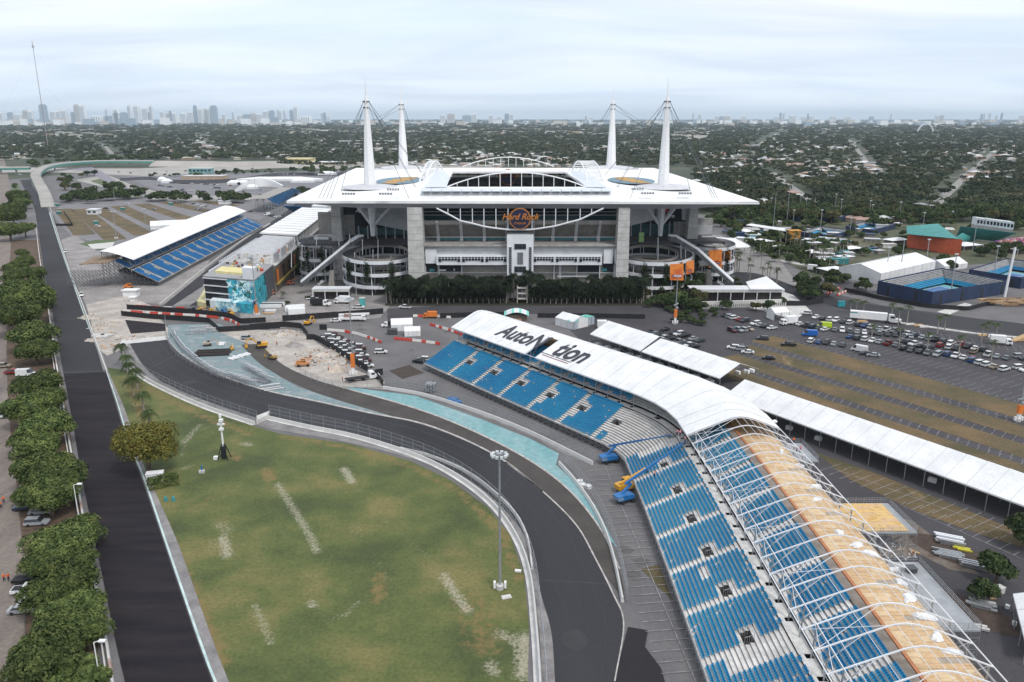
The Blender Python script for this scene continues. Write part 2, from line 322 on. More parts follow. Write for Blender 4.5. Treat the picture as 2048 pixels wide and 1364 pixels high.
# dirt road on the far left with car park verge
ribbon('dirt_road', [(-160,1480),(-140,1200),(-110,900),(-70,600),(-20,370),(0,300)], [(40,1480),(52,1200),(36,1000),(16,800),(14,640),(22,480),(25,400),(5,300)], .06, DIRT)
ribbon('leaf_litter_verge', [(30,1480),(52,1200),(36,1000),(16,800),(14,640),(22,480)], [(200,1480),(190,1200),(160,1000),(130,800),(100,640),(78,480)], .055, M('leaf_litter', '#4f4438', '#39352a', .4, .95, c3='#5d4a3c', fine=(2,.8,1.2)))
ribbon('canal_grass', [(24,420),(24,368)], [(42,420),(38,368)], .07, M('canal_grass','#55613a','#47552f',.1))
flat('canal', [(-30,258),(14,268),(12,280),(4,300),(-40,340),(-60,300)], .08, M('canal_water','#8fa8bd','#7f99ae',.02,.15))
# pit straight between left grandstand and paddock
ribbon('pit_straight', [(325,612),(352,590),(420,535),(490,480),(560,432),(600,400)], [(398,612),(420,585),(470,535),(540,485),(590,450),(640,415)], .07, TRACK)
ribbon('pit_exit_lane', [(345,612),(402,575),(440,548)], [(378,612),(428,580),(452,556)], .085, APRON)
# concrete rubble ground left of the crossing, crossing slab
flat('crushed_concrete_ground', [(172,610),(250,590),(300,610),(330,650),(350,668),(340,690),(262,690),(215,712),(198,700)], .08, SAND)
flat('gravel_yard', [(122,480),(150,470),(220,520),(250,560),(300,560),(420,520),(400,560),(330,610),(250,600),(175,615),(148,560)], .06, GRAV)
flat('track_cut_asphalt', [(250,640),(330,648),(332,662),(262,668)], .12, TRACKN)
# main curve
MTL = [(255,680),(290,735),(345,775),(420,805),(520,838),(650,862),(780,892),(860,920),(930,955),(1000,1010),(1050,1075),(1072,1150),(1085,1200),(1103,1265),(1110,1364),(1112,1480)]
MTR = [(330,676),(365,712),(430,748),(530,782),(640,806),(740,828),(840,848),(930,882),(1010,925),(1085,985),(1150,1050),(1190,1120),(1225,1190),(1246,1248),(1228,1364),(1200,1480)]
ribbon('main_track_curve', MTL, MTR, .13, TRACK)
# service strip between track and inner wall
ribbon('inner_track_verge', [(262,735),(310,768),(400,810),(510,850),(600,868),(700,886),(830,920),(920,962),(990,1015),(1035,1080),(1060,1160),(1078,1260),(1082,1364),(1082,1480)], MTL, .085, APRON)
# pit lane: old brown asphalt joining the curve
ribbon('pit_lane', [(482,690),(520,728),(570,757),(640,788),(740,820),(840,850),(930,882),(1010,925),(1085,985),(1150,1050),(1190,1120),(1240,1190)],
       [(520,688),(560,726),(620,756),(690,778),(790,806),(880,836),(980,880),(1070,930),(1140,985),(1200,1060),(1238,1140),(1250,1200)], .15, TRACKB)
flat('teal_track_gore', [(520,782),(540,765),(600,776),(680,802),(760,826),(850,851),(770,836),(650,808),(560,790)], .12, TEALD)
flat('teal_runoff', [(640,776),(700,775),(830,792),(960,838),(1060,878),(1118,908),(1112,930),(1150,965),(1190,1010),(1215,1060),(1236,1100),(1200,1060),(1140,988),(1070,932),(980,882),(880,838),(790,806),(690,778)], .125, TEALG)
ribbon('runoff_verge', [(700,775),(830,788),(960,832),(1060,872),(1118,903),(1180,930)], [(760,770),(880,795),(1000,835),(1100,880),(1150,912),(1190,935)], .10, APRON)
KLINE = M('white_track_line', '#b9b5b1', '#8f8b88', .6, .8)
ribbon('white_track_line', MTR[:10], [(x+1.5,y-2.5) for x, y in MTR[:10]], .17, KLINE)
ribbon('white_track_line', [(520,688),(560,726),(620,756),(690,778),(790,806),(880,836),(980,880),(1070,930),(1140,985),(1200,1060),(1238,1140)], [(521,686),(562,724),(622,754),(692,776),(792,804),(882,834),(982,877.5),(1072,927.5),(1143,983),(1203,1058),(1241,1139)], .17, KLINE)
ribbon('white_track_line', [(1010,925),(1085,985),(1150,1050),(1190,1120),(1225,1190),(1246,1248),(1228,1364)], [(1012,924),(1087.5,984),(1152.5,1049),(1193,1119),(1228,1189),(1249,1248),(1231,1364)], .17, KLINE)
SEAM = M('asphalt_joint', '#3e3e41', '#353538', .5, .9); SKID = M('tyre_dust', '#333236', '#38373a', .3, .9)
for k, off in enumerate((.25,.5,.76)):
    A = [(l[0]+(r[0]-l[0])*off, l[1]+(r[1]-l[1])*off) for l, r in zip(MTL, MTR)]; ribbon('paving_seam', A, [(x+.7,y-.9) for x, y in A], .145, SKID if k == 1 else SEAM)
for a, b, w_ in [((127,745),(214,742),2.5),((104,640),(172,636),1.6),((90,560),(142,558),1.2),((300,735),(365,705),1.6),((478,825),(500,772),2),((700,874),(735,826),1.8),((985,1000),(1030,942),2),((1075,1160),(1215,1168),2)]:
    flat('paving_seam', [a, b, (b[0]+w_*.3,b[1]+w_), (a[0]+w_*.3,a[1]+w_)], .15, SEAM)
for cx_, cy_, rx, ry in [(640,835,3,2),(380,765,3,2),(1150,1280,2.5,3)]:
    c = G(cx_, cy_); flat('asphalt_patch', [(c[0]+rx*cos(t)*random.uniform(.7,1.1), c[1]+ry*sin(t)*random.uniform(.7,1.1)) for t in np.linspace(0,2*pi,14)[:-1]], .155 if cx_ > 330 else .13, SKID, world=True)
for k in range(26):
    c = G(random.choice((random.uniform(1230,1330), random.uniform(700,900))), random.uniform(950,1330)) if k < 12 else G(random.uniform(620,900), random.uniform(650,740)); r_ = random.uniform(.6,2.2)
    if k < 12 and c[0] > 27 and c[0] < 30: pass
    if k >= 12 or G(1240,1100)[0] < c[0]: flat('oil_stain', [(c[0]+r_*cos(t)*random.uniform(.5,1.2), c[1]+r_*sin(t)*random.uniform(.5,1.2)) for t in np.linspace(0,2*pi,11)[:-1]], .0655, M('oil_stained_asphalt','#4f4d4e','#5a5859',.6,.8), world=True)
flat('teal_storage_yard', [(336,650),(440,648),(470,668),(500,700),(560,755),(600,776),(540,790),(430,748),(365,712),(336,680)], .11, TEALD)
flat('construction_yard', [(400,652),(520,660),(610,668),(640,690),(700,735),(770,765),(765,775),(700,775),(640,768),(560,738),(500,690),(440,665)], .14, SAND)
flat('fresh_asphalt_patch', [(1256,1255),(1296,1262),(1290,1295),(1322,1338),(1340,1400),(1340,1480),(1210,1480),(1228,1364)], .16, M('black_new_asphalt','#17151a','#1d1b20',.3,.85))
flat('bare_soil_patch', [(778,742),(818,730),(848,746),(805,758)], .07, M('bare_soil','#463b36','#3c332f',.3,.9))
flat('weed_patch', [(1282,1138),(1318,1130),(1345,1200),(1318,1176)], .07, BROWNG)
# concrete crossing slabs
ribbon('concrete_crossing', [(245,680),(338,672)], [(238,690),(335,680)], .16, CONCL)
# parking bays painted as real strips
STRIPE = M('worn_white_paint', '#a5a3a3', '#6f6d6e', .7, .85)
def bays(name, a, b, pitch, ln, ang, back=0, z=.06, w=.14, spine=False):
    a = np.array(a, float); b = np.array(b, float); d = b-a; n = int(np.linalg.norm(d)/pitch); d /= np.linalg.norm(d)
    s = np.array((cos(ang), sin(ang))); mb = MB(); h = d*w/2
    for i in range(n+1):
        p = a+d*pitch*i; q0 = p-s*back; q1 = p+s*ln
        if random.random() < .07: q1 = p+s*ln*.5
        mb.quad((*(q0-h), z), (*(q0+h), z), (*(q1+h), z), (*(q1-h), z))
    if spine:
        t = np.array((-d[1], d[0]))*w/2; mb.quad((*(a-t), z), (*(a+t), z), (*(b+t), z), (*(b-t), z))
    return mb.build(name, STRIPE, kind='structure')
# --- lots between the track and the grandstand
A0 = np.array(G(1235,1000)); A1 = np.array(G(1395,1364)); sa = atan2(.18,1)
bays('parking_bay_lines', G(1209,932), G(1440,1480), 2.7, 5, sa-.05, 5, .19, .13, True)
A0 = G(900,815); A1 = G(1225,925)
bays('parking_bay_lines', A0, A1, 2.7, 5, atan2(V[1],V[0]), 0, .09, .12, True)
for (p, q) in [((660,700),(860,800)),((700,665),(900,752)),((740,640),(905,700))]:
    bays('parking_bay_lines', G(*p), G(*q), 2.7, 4.5, atan2(V[1],V[0]), 4.5, .06, .10)
# --- right lots: dark asphalt with bands of dry grass
flat('right_car_park', [(1120,640),(1260,612),(1400,600),(1560,585),(1640,575),(1680,590),(1760,610),(2048,650),(2600,760),(2600,1400),(2048,1364),(1700,1480),(1560,1000),(1480,800),(1330,760),(1180,700)], .05, ASPHD)
lo = np.array((97.,301.)); LU = np.array((.538,-.843)); LV = np.array((.843,.538))
def LP(u, v): return tuple(lo+LU*u+LV*v)
k = 0
for v0, v1, u0, u1 in [(-.3,13.2,-4,175),(-14.6,-5.2,0,180),(-28.9,-19.2,6,185),(-43.2,-33.4,18,190),(-57,-47.6,40,200)]:
    u0_ = u0
    flat('dry_grass_band', [LP(u0_,v0),LP(u1,v0),LP(u1,v1),LP(u0_,v1)], .08, BROWNG, world=True)
    bays('parking_bay_lines', LP(u0_,v0-1.5), LP(u1,v0-1.5), 2.8, 1.6, atan2(LV[1],LV[0])+.25, 1.2, .10, .12)
    bays('parking_bay_lines', LP(u0_,v1+1.5), LP(u1,v1+1.5), 2.8, 1.2, atan2(LV[1],LV[0])+.25, 1.6, .10, .12)
for v0 in (18, 31, 44): bays('parking_bay_lines', LP(-20,v0), LP(150,v0), 2.8, 4.5, atan2(LV[1],LV[0]), 4.5, .07, .10)
flat('verge_by_long_tent', [(1630,905),(1746,945),(1862,992),(2048,1068),(2200,1130),(2200,1155),(2048,1097),(1962,1070),(1850,1030),(1788,1003),(1700,960)], .09, BROWNG)
flat('bare_ground', [(1760,1020),(1830,1045),(1900,1100),(1960,1150),(1900,1140),(1800,1090),(1760,1060)], .085, M('scuffed_soil','#5a4d44','#6e655e',.3,.95,fine=(1.5,.8,1.2)))
for cpx, cpy, ra, rb in ((1950,1225,8.5,5.5),(1905,1105,9,6)):
    c = G(cpx, cpy); flat('mulch_island', [(c[0]+ra*cos(t)*.6+rb*sin(t)*.5, c[1]-ra*cos(t)*.8+rb*sin(t)*.5) for t in np.linspace(0, 2*pi, 22)[:-1]], .1, M('brown_mulch','#4d3f37','#3b312b',.6,.95), world=True)
bays('parking_bay_lines', G(1800,1010), G(2048,1120), 2.8, 4.5, .55, 0, .1, .12, True)
bays('parking_bay_lines', G(1660,935), G(2048,1075), 2.8, 4.5, .55, 4.5, .1, .12, True)
# campus road and lots by the tennis courts
ribbon('campus_road', [(1380,560),(1500,545),(1640,590),(1760,612),(1900,632),(2048,648),(2300,690)], [(1400,590),(1520,575),(1640,606),(1760,634),(1900,655),(2048,672),(2300,720)], .09, TRACK)
ribbon('campus_road', [(1420,430),(1560,490),(1640,545),(1700,590)], [(1440,425),(1580,484),(1672,545),(1750,592)], .085, ASPHD)
bays('parking_bay_lines', G(1700,645), G(2048,700), 2.8, 5, 1.2, 5, .1, .12)
flat('pale_path', [(1500,590),(1570,575),(1620,620),(1590,640),(1500,615)], .08, CONCL)
flat('zebra_slab', [(1874,624),(1930,606),(1945,610),(1898,630)], .12, CONCL)
flat('campus_lawns', [(1420,425),(1500,437),(1660,444),(1900,448),(2100,445),(2100,520),(1930,530),(1880,512),(1750,540),(1670,530),(1640,560),(1560,520),(1480,480)], .085, M('campus_ground','#3f4630','#635e4c',.03,.95,c3='#4b4f38',detail=7,fine=(.5,.75,1.2)))
ribbon('stadium_service_road', [(775,640),(800,638),(880,628),(1000,628),(1200,626),(1400,612),(1560,600)], [(775,618),(800,617),(880,612),(1000,612),(1200,612),(1400,598),(1560,588)], .08, ASPHD)
flat('stadium_plaza', [(560,600),(560,520),(640,470),(1440,470),(1560,520),(1600,575),(1400,600),(1280,605),(780,608)], .07, M('plaza_paving','#8a8785','#7a7776',.1,.9,fine=(.7,.88,1.1)))
flat('palm_bed', [(770,612),(775,585),(1290,585),(1300,612)], .10, M('dark_planting_soil','#24261c','#30301f',.4,.95))
flat('light_work_yard', [(480,640),(480,590),(560,560),(620,590),(700,600),(780,612),(760,636),(620,648),(540,660)], .08, GRAV)
# left lots: strips of dry grass
flat('left_car_park', [(100,425),(140,402),(300,395),(520,380),(600,395),(520,440),(420,430),(300,480),(240,500),(140,470)], .05, M('sun_bleached_asphalt','#6d6b6e','#7a777b',.08,.9,fine=(.8,.9,1.1)))
for a, b in [((125,418),(170,470)),((160,418),(232,480)),((196,418),(290,470)),((236,412),(335,458)),((282,408),(380,440)),((330,404),(440,428)),((385,400),(470,412))]:
    pa = np.array(G(*a)); pb = np.array(G(*b)); d = (pb-pa)/np.linalg.norm(pb-pa); nrm = np.array((-d[1], d[0]))*7.5
    flat('dry_grass_strip', [tuple(pa-nrm), tuple(pb-nrm), tuple(pb+nrm), tuple(pa+nrm)], .08, BROWNG, world=True)
flat('painted_grass_logo', [(158,488),(190,480),(235,480),(200,500)], .09, M('grass_turf','#4d5f35','#42532e',.1))
flat('painted_turf_emblem_ground', [(175,489),(230,484),(222,497),(185,498)], .11, CONCL)
# distant highway interchange
HWY = M('bleached_highway', '#a5a19c', '#8f8c88', .02, .9, fine=(.1,.92,1.06))
ribbon('highway', [(-60,345),(120,345),(300,352),(420,345),(560,336),(760,334),(1000,338)], [(-60,331),(120,336),(300,336),(420,325),(560,322),(760,322),(1000,326)], .1, HWY)
ribbon('exit_road', [(150,360),(220,378),(300,398),(420,402),(560,398),(640,398)], [(215,350),(280,375),(350,388),(430,392),(560,390),(640,390)], .12, HWY)
ribbon('loop_road', [(90,345),(150,340),(190,352),(215,372),(250,390),(290,398)], [(120,340),(180,334),(215,350),(245,370),(290,388),(330,394)], .13, M('interchange_asphalt','#84828a','#77757c',.05,.9))
ribbon('far_circuit_loop', [(240,362),(300,360),(370,368),(480,364),(560,352),(640,352),(760,352)], [(240,356),(300,354),(350,360),(470,357),(550,346),(640,345),(760,345)], .12, TRACK)
flat('far_paddock_lot', [(240,352),(420,348),(700,340),(700,392),(430,392),(330,386)], .09, M('far_lot_asphalt','#79777b','#6c6a6f',.03,.9,fine=(.3,.85,1.1)))
flat('interchange_grass', [(180,362),(200,358),(290,394),(275,396)], .14, M('bright_verge','#545e3a','#485231',.1))
# distant commercial strip, pale roofs' lots and reservoir
for x0, x1, y0, y1 in [(560,760,262,267),(900,1320,263,268),(1500,1720,256,259),(1900,2100,254,258)]:
    flat('distant_paved_district', [(x0,y1),(x1,y1),(x1,y0),(x0,y0)], .2, M('distant_paving','#a3a09a','#8a8883',.004,.9))
flat('distant_road_line', [(1345,283),(1420,262),(1435,262),(1375,283)], .25, M('distant_avenue','#a8a49d','#8f8c86',.01,.9))
# ================================================================== THE STADIUM
def text_ob(name, s, size, m, parent=None, ext=.05, shear=0, **k):
    c = bpy.data.curves.new(name, 'FONT'); c.body = s; c.size = size; c.extrude = ext; c.shear = shear; c.align_x = 'CENTER'; c.align_y = 'CENTER'; c.offset = k.pop('bold', 0)
    t = bpy.data.objects.new('tmp', c); COL.objects.link(t); bpy.context.view_layer.update()
    me = bpy.data.meshes.new_from_object(t.evaluated_get(bpy.context.evaluated_depsgraph_get())); bpy.data.objects.remove(t)
    me.materials.clear(); me.materials.append(m); me.name = name
    return ob(name, me, parent, **k)
GOLD = M('gold_sign_letters', '#b9742a', '#a86825', 2, .45); NAVY = M('navy_sign_face', '#141436', '#1b1b40', 1, .4)
FASC = M('grey_metal_fascia', '#8e9094', '#85878b', .2, .5); TRANS = M('translucent_roof_sheet', '#d3d9e1', '#c5ccd5', .25, .35, fine=(.6,.95,1.04))
FACADE = M('light_grey_cladding', '#b4b6b9', '#a7a9ac', .3, .7, fine=(.5,.94,1.05)); RAKE = M('raked_precast_concrete', '#77736f', '#625f5c', .3, .9, fine=(1.5,.85,1.1))
WALLC = M('stained_precast_wall', '#a29e99', '#88847f', .12, .9, fine=(.8,.88,1.08)); SEATT = M('teal_seats', '#1f5a60', '#2a6e74', .8, .6)
PANELW = M('white_cladding', '#dcdee2', '#d0d2d6', .3, .55)
ST = thing('stadium', 'huge white-roofed stadium with four tall spired masts and a square roof opening', 'stadium', (0,480,0))
def stp(mb, name, m, par=None, **k):         # stadium part: geometry is given in world space
    o = mb.build(name, m, par or ST, **k)
    o.location = (0,-480,0) if (par is None or par is ST) else (0,0,0); return o
R3 = lambda px, py, z: (*G(px, py, z), z)
rim = [R3(573,401.5,47), R3(1519,403.5,47), R3(1308,335.7,50), R3(712,335.7,50)]
inn = [R3(889,373.5,51.5), R3(1176,373.5,51.5), R3(1129,343,52), R3(906,343,52)]
mid = [R3(838,383,50.6), R3(1229,383,50.6), R3(1165,340.5,51.5), R3(866,340.5,51.5)]
mb = MB()
for i in range(4):
    j = (i+1) % 4
    n = 1
    mb.slab(rim[i], rim[j], mid[j], mid[i], 1.2); mb.slab(mid[i], mid[j], inn[j], inn[i], 1.2)
stp(mb, 'roof', ROOFW)
# standing seams on the roof plate
for i in range(4):
    j = (i+1) % 4; mb = MB(); n = 26
    for k in range(1, n):
        t = k/n; a = [rim[i][q]+(rim[j][q]-rim[i][q])*t for q in range(3)]; b = [mid[i][q]+(mid[j][q]-mid[i][q])*t for q in range(3)]
        mb.bar((a[0],a[1],a[2]-.03), (b[0],b[1],b[2]-.03), .07, 4)
    stp(mb, 'roof_seams', ROOFW, kind='stuff')
# fascia: leans inward and tapers to the corners
mb = MB()
def lerp3(a, b, t): return tuple(a[q]+(b[q]-a[q])*t for q in range(3))
for i in range(4):
    j = (i+1) % 4; a, b = rim[i], rim[j]; cx, cy = 0, 482
    pts = [(0,0),(.10,2.6),(.16,3.4),(.84,3.4),(.90,2.6),(1,0)]
    top = [lerp3(a, b, t) for t, _ in pts]; lo = []
    for (t, h), p in zip(pts, top):
        dx, dy = cx-p[0], cy-p[1]
        nx, ny = ((0, 1) if abs(b[1]-a[1]) < 20 and p[1] < cy else (0,-1) if abs(b[1]-a[1]) < 20 else ((-1, 0) if p[0] > 0 else (1, 0)))
        lo.append((p[0]+nx*h*.9, p[1]+ny*h*.9, p[2]-.3-h))
    mb.strip(top, lo)
    lo2 = [(p[0]+(cx-p[0])*.28, p[1]+(cy-p[1])*.28, p[2]+.6) for p in lo]; mb.strip(lo, lo2)
stp(mb, 'fascia', FASC)
for q in ([(849,374),(871,341.5),(905,341.5),(893,373.5)], [(1172,373.5),(1133,341.5),(1160,341.5),(1215,374)]):
    stp(MB().slab(*[R3(x, y, 51.8) for x, y in q], .25), 'translucent_panel', TRANS)
for k in range(19):
    a = 843+k*20; mb = MB(); e = -.3
    mb.slab(R3(a+.6,382,51.3), R3(a+19.4,382,51.3), R3(a+19.2+(.4 if k < 9 else -.4),376,51.6), R3(a+.8,376,51.6), .25); stp(mb, 'translucent_panel', TRANS)
# arched trusses around the opening
def arch(p, q, rise, n, name='roof_arch', r=.3, both=False):
    mb = MB(); P = []
    for k in range(n+1):
        t = k/n; P.append(tuple(p[c]+(q[c]-p[c])*t+(rise*4*t*(1-t) if c == 2 else 0) for c in range(3)))
    for a, b in zip(P, P[1:]): mb.bar(a, b, r, 6)
    for k in range(1, n): mb.bar(P[k], (P[k][0], P[k][1], p[2]+(q[2]-p[2])*k/n), r*.72, 4)
    return stp(mb, name, WHITE)
arch(R3(893,374,51.5), R3(1172,374,51.5), 7.3, 13)
arch((G(921,336,52)[0], 590, 51.5), (G(1112,336,52)[0], 590, 51.5), 6.6, 12)
for px in (853, 1190):
    y0, y1 = 452, 566; x0 = G(px, 355, 52)[0]
    mb = MB(); mbp = []
    n = 14; xs = (0, 3.2) if px < 1000 else (0, -9)
    P = []
    for dx in xs:
        Q = [(x0+dx*(1 if dx else 1)*1.0+(-2 if px < 1000 else 3), y0+(y1-y0)*k/n, 51+8.2*4*(k/n)*(1-k/n)) for k in range(n+1)]; P.append(Q)
        for a, b in zip(Q, Q[1:]): mb.bar(a, b, .45, 6)
    for a, b in zip(*P): mb.bar(a, b, .35, 4)
    for a in P[0][1:-1]: mb.bar(a, (a[0], a[1], 51), .3, 4)
    stp(mb, 'roof_arch', WHITE)
# stiffening truss seen inside the opening, far bowl seats and field
mb = MB(); yb = 560; zt, zb = D(1000,345.5,yb)[1], D(1000,353,yb)[1]; xa, xb = D(906,350,yb)[0], D(1130,350,yb)[0]
mb.bar((xa,yb,zt), (xb,yb,zt), .45); mb.bar((xa,yb,zb), (xb,yb,zb), .45); n = 22
for k in range(n):
    x = xa+(xb-xa)*k/n; x2 = xa+(xb-xa)*(k+1)/n
    mb.bar((x,yb,zb if k % 2 else zt), (x2,yb,zt if k % 2 else zb), .38)
    if k % 2 == 0: mb.bar((x,yb,zb), (x,yb,zt), .3)
stp(mb, 'opening_truss', WHITE)
mb = MB()
for r in range(12):
    z = 44-r*2.6; y = 585-r*4.2; mb.box(-75, y, z-3, 75, y+4.4, z)
stp(mb, 'far_stand_tier', M('shaded_terrace','#6b6d70','#4c5054',.25,.9,c3='#8b8a88',fine=(1.2,.7,1.2)))
# roof emblems
for cx_, fl in ((800, 1), (1262, -1)):
    mb = MB(); c = G(cx_, 361, 50.9); pts = [(c[0]+13*cos(t), c[1]+26*sin(t)) for t in np.linspace(0, 2*pi, 33)[:-1]]
    mb.prism(pts, 50.95, 51.06); stp(mb, 'roof_emblem', M('slate_emblem','#5d7c8e','#6c8796',.3,.6))
    mb = MB()
    for k in range(9):
        y = c[1]-24+k*5.4; o = fl*(-3+k*.8)+(-1)**k*1.2; w_ = 5.5-abs(k-4)*.6
        mb.box(c[0]+o-w_, y, 51.07, c[0]+o+w_, y+5.0, 51.22)
    stp(mb, 'roof_emblem', M('gold_emblem','#bf9246','#a98548',.3,.6))
# masts with spires, collars and stay cables
CAB = M('stay_cable', '#3d4248', '#51565c', .5, .5)
def mast(px, py, Y, zb, scale, outer, inner):
    x = D(px, py, Y)[0]; mb = MB(); s = scale
    mb.lathe((x,Y,0), [(3.3*s,zb),(2.9*s,zb+6),(2.3*s,zb+20),(1.55*s,zb+34),(1.15*s,zb+42),(1.2*s,zb+43.2),(.8*s,zb+45.6)], 8)
    o = stp(mb, 'mast', WHITE)
    m2 = MB(); m2.bar((x,Y,zb+45.4), (x,Y,zb+55.5), .42, 6, .12); sp = m2.build('spire', WHITE, o)
    m2 = MB()
    for k in range(6):
        a = k*pi/3; m2.bar((x+1.0*cos(a),Y+1.0*sin(a),zb+43.6), (x+1.9*cos(a),Y+1.9*sin(a),zb+43.2), .35, 4)
        m2.bar((x+1.0*cos(a),Y+1.0*sin(a),zb+40.6), (x+1.8*cos(a),Y+1.8*sin(a),zb+40.2), .32, 4)
    m2.build('cable_head', DSTEEL, o)
    for tx, ty, tz, hh in outer+inner:
        MB().bar((x+(1 if tx > x else -1)*1.3, Y, zb+hh), (tx,ty,tz), .10, 4).build('stay_cable', CAB, o)
    mb = MB(); mb.lathe((x,Y,0), [(15*s,zb-.2),(14*s,zb+.5),(8*s,zb+1.3),(3.4*s,zb+1.5)], 28); stp(mb, 'mast_base_dome', M('grey_membrane_dome','#c9c9cd','#b9b9be',.2,.6))
    return x
def near(px, py, z=50.4): return (*G(px, py, z), z)
mast(740.5, 378, 428, 50, 1, [(*near(637+i*8,397,49.2),43.4-(i % 2)*3) for i in range(4)]+[(*near(830+i*3,375),43.4) for i in range(2)]+[(*near(682,382),41)], [(*near(818,397,49.5),40.5),(*near(848,352,51),43.4),(*near(846,347,51),40.4)])
mast(1326, 378, 428, 50, 1, [(*near(1425+i*5,396,49.2),43.4-(i % 2)*3) for i in range(3)]+[(*near(1233+i*3,375),43.4) for i in range(2)]+[(*near(1380,380),41)], [(*near(1260,398,49.5),40.5),(*near(1210,350,51),43.4),(*near(1213,346,51),40.4)])
mast(807, 336, 582, 51, 1.12, [(-150,560,51,43.4),(-146,540,51,40.4),(-140,600,51,43.4)], [(-60,560,51.5,43.4),(-60,530,51.5,40.4),(-50,470,51.5,43.4)])
mast(1222, 336, 582, 51, 1.12, [(140,560,51,43.4),(136,540,51,40.4),(130,600,51,43.4)], [(44,560,51.5,43.4),(44,530,51.5,40.4),(30,470,51.5,43.4)])
# small roof equipment beside the masts
for px, py in [(697,389),(771,389),(786,380),(1275,379),(1295,388),(1370,388),(1255,333+5),(1268,339),(758,335+4)]:
    mb = MB(); g = G(px, py, 50.3)
    for k in range(5): mb.box(g[0]-3+k*1.3, g[1]-.5, 50.2, g[0]-2.1+k*1.3, g[1]+.5, 51.1)
    stp(mb, 'roof_equipment', FASC)
# pylons under the near masts
for px, l, r in ((745, 700, 802), (1322, 1275, 1368)):
    Y = 418; x = D(px, 440, Y)[0]; zb = D(px, 472, Y)[1]; mb = MB()
    mb.bar((x,Y,zb), (x,Y,47), 1.2, 6, 2.6); stp(mb, 'pylon', PANELW)
    for e in (l, r):
        mb = MB(); xe = D(e, 417, Y)[0]
        for dy in (0, 9): mb.bar((x,Y,zb+5), (xe,Y+dy,46.5), .75, 6)
        stp(mb, 'strut', PANELW)
# great columns
for px0, px1, Y in ((817,846,384),(1235,1257,384),(668,684,428),(1376,1391,428)):
    x0, x1 = D(px0, 500, Y)[0], D(px1, 500, Y)[0]; f = .7 if Y > 400 else .25
    mb = MB(); mb.mat(0); z = 0; n = 14
    for k in range(n):
        a, b = k/n, (k+1)/n; e0, e1 = f*(1-a)*2, f*(1-b)*2
        mb.prism([(x0-e0,Y),(x1+e0,Y),(x1+e0,Y+8),(x0-e0,Y+8)], 44*a+.0, 44*b-.12)
    stp(mb, 'column', M('board_marked_concrete','#c2c1bf','#aba9a6',.25,.9,fine=(.7,.9,1.06)))
# ---------- facade between the columns, plane by plane
def fz(py, Y): return D(1040, py, Y)[1]
def fx(px, Y): return D(px, 500, Y)[0]
def panel(name, px0, py0, px1, py1, Y, d, m, par=None, **k):
    mb = MB(); mb.box(fx(px0,Y), Y, fz(py1,Y), fx(px1,Y), Y+d, fz(py0,Y)); return stp(mb, name, m, par, **k)
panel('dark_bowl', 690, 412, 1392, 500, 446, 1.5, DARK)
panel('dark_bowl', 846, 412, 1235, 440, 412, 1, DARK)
mb = MB(); Y = 402
mb.slab((fx(850,Y),Y-3,fz(441,Y-3)), (fx(1232,Y),Y-3,fz(441,Y-3)), (fx(1232,Y+7),Y+7,fz(431,Y+7)), (fx(850,Y+7),Y+7,fz(431,Y+7)), .4); stp(mb, 'upper_seat_bank', SEATT)
mb = MB()
for k in range(2): mb.box(fx(848,402), 400+k*4, fz(430-k*5,402), fx(1230,402), 400.4+k*4, fz(428.6-k*5,402))
stp(mb, 'rail', FACADE)
panel('parapet', 846, 441, 1240, 449, 391, .8, M('parapet_concrete','#8e8a86','#7f7b77',.3,.9))
mb = MB(); za, zb_ = fz(449,391.5), fz(476,399)
nb = 9
for k in range(nb):
    t0, t1 = k/nb, (k+1)/nb; mb.slab((fx(846,391),391.8+7.5*t0,za+(zb_-za)*t0), (fx(1238,391),391.8+7.5*t0,za+(zb_-za)*t0), (fx(1238,391),391.8+7.5*t1,za+(zb_-za)*t1+.35), (fx(846,391),391.8+7.5*t1,za+(zb_-za)*t1+.35), .5)
stp(mb, 'raked_underside', RAKE)
for px in (875,922,968,1014,1067,1107,1153,1199):
    mb = MB(); x = fx(px,391); mb.bar((x,390.6,fz(443,391)), (x,398,fz(470,398)), 1.0, 4); mb.bar((x,398.2,fz(468,398)), (x,398.2,fz(490,398)), 1.1, 4); stp(mb, 'rib', FACADE)
panel('concourse_wall', 846, 477, 1235, 491, 401, .6, M('concourse_wall','#7d8a8c','#5f7072',.3,.8))
panel('concourse_rail', 846, 473.6, 1235, 474.8, 397, .3, PANELW); panel('concourse_band', 880, 476.5, 1228, 479, 398.5, .4, TEAL)
for a, b in ((838,874),(888,920),(932,958),(978,1006),(1070,1096),(1115,1145),(1162,1190),(1208,1234)): panel('kiosk', a, 480.5, b, 489.5, 400.4, .5, PANELW)
for a, b in ((943,958),(989,1004),(1080,1096),(1126,1141)): panel('kiosk_door', a, 482, b, 489.5, 400.0, .35, TEAL)
for px in range(850, 1232, 9): 
    pass
panel('concourse_floor', 838, 489.5, 1240, 493, 386, 15, CONC)
panel('cladding_band', 846, 493, 1014, 512.5, 388, 1, FACADE); panel('cladding_band', 1067, 493, 1238, 512.5, 388, 1, FACADE)
panel('cladding_cap', 846, 491.8, 1238, 494.5, 387.6, .38, WALLC)
for a, b in ((834,848),(850.5,873),(1208,1226),(1230,1240)): panel('white_panel', a, 498, b, 527, 387.2, .7, PANELW)
panel('lower_wall', 846, 530, 1240, 596, 390, 1, WALLC)
for a, b, c, d in ((876,531,921,543),(836,527,873,544),(1155,531,1200,547),(1207,526,1236,545),(1180,549,1199,556)):
    panel('opening', a, c, b, d, 389.6, .35, DARK) if False else panel('opening', a, b, c, d, 389.6, .35, DARK)
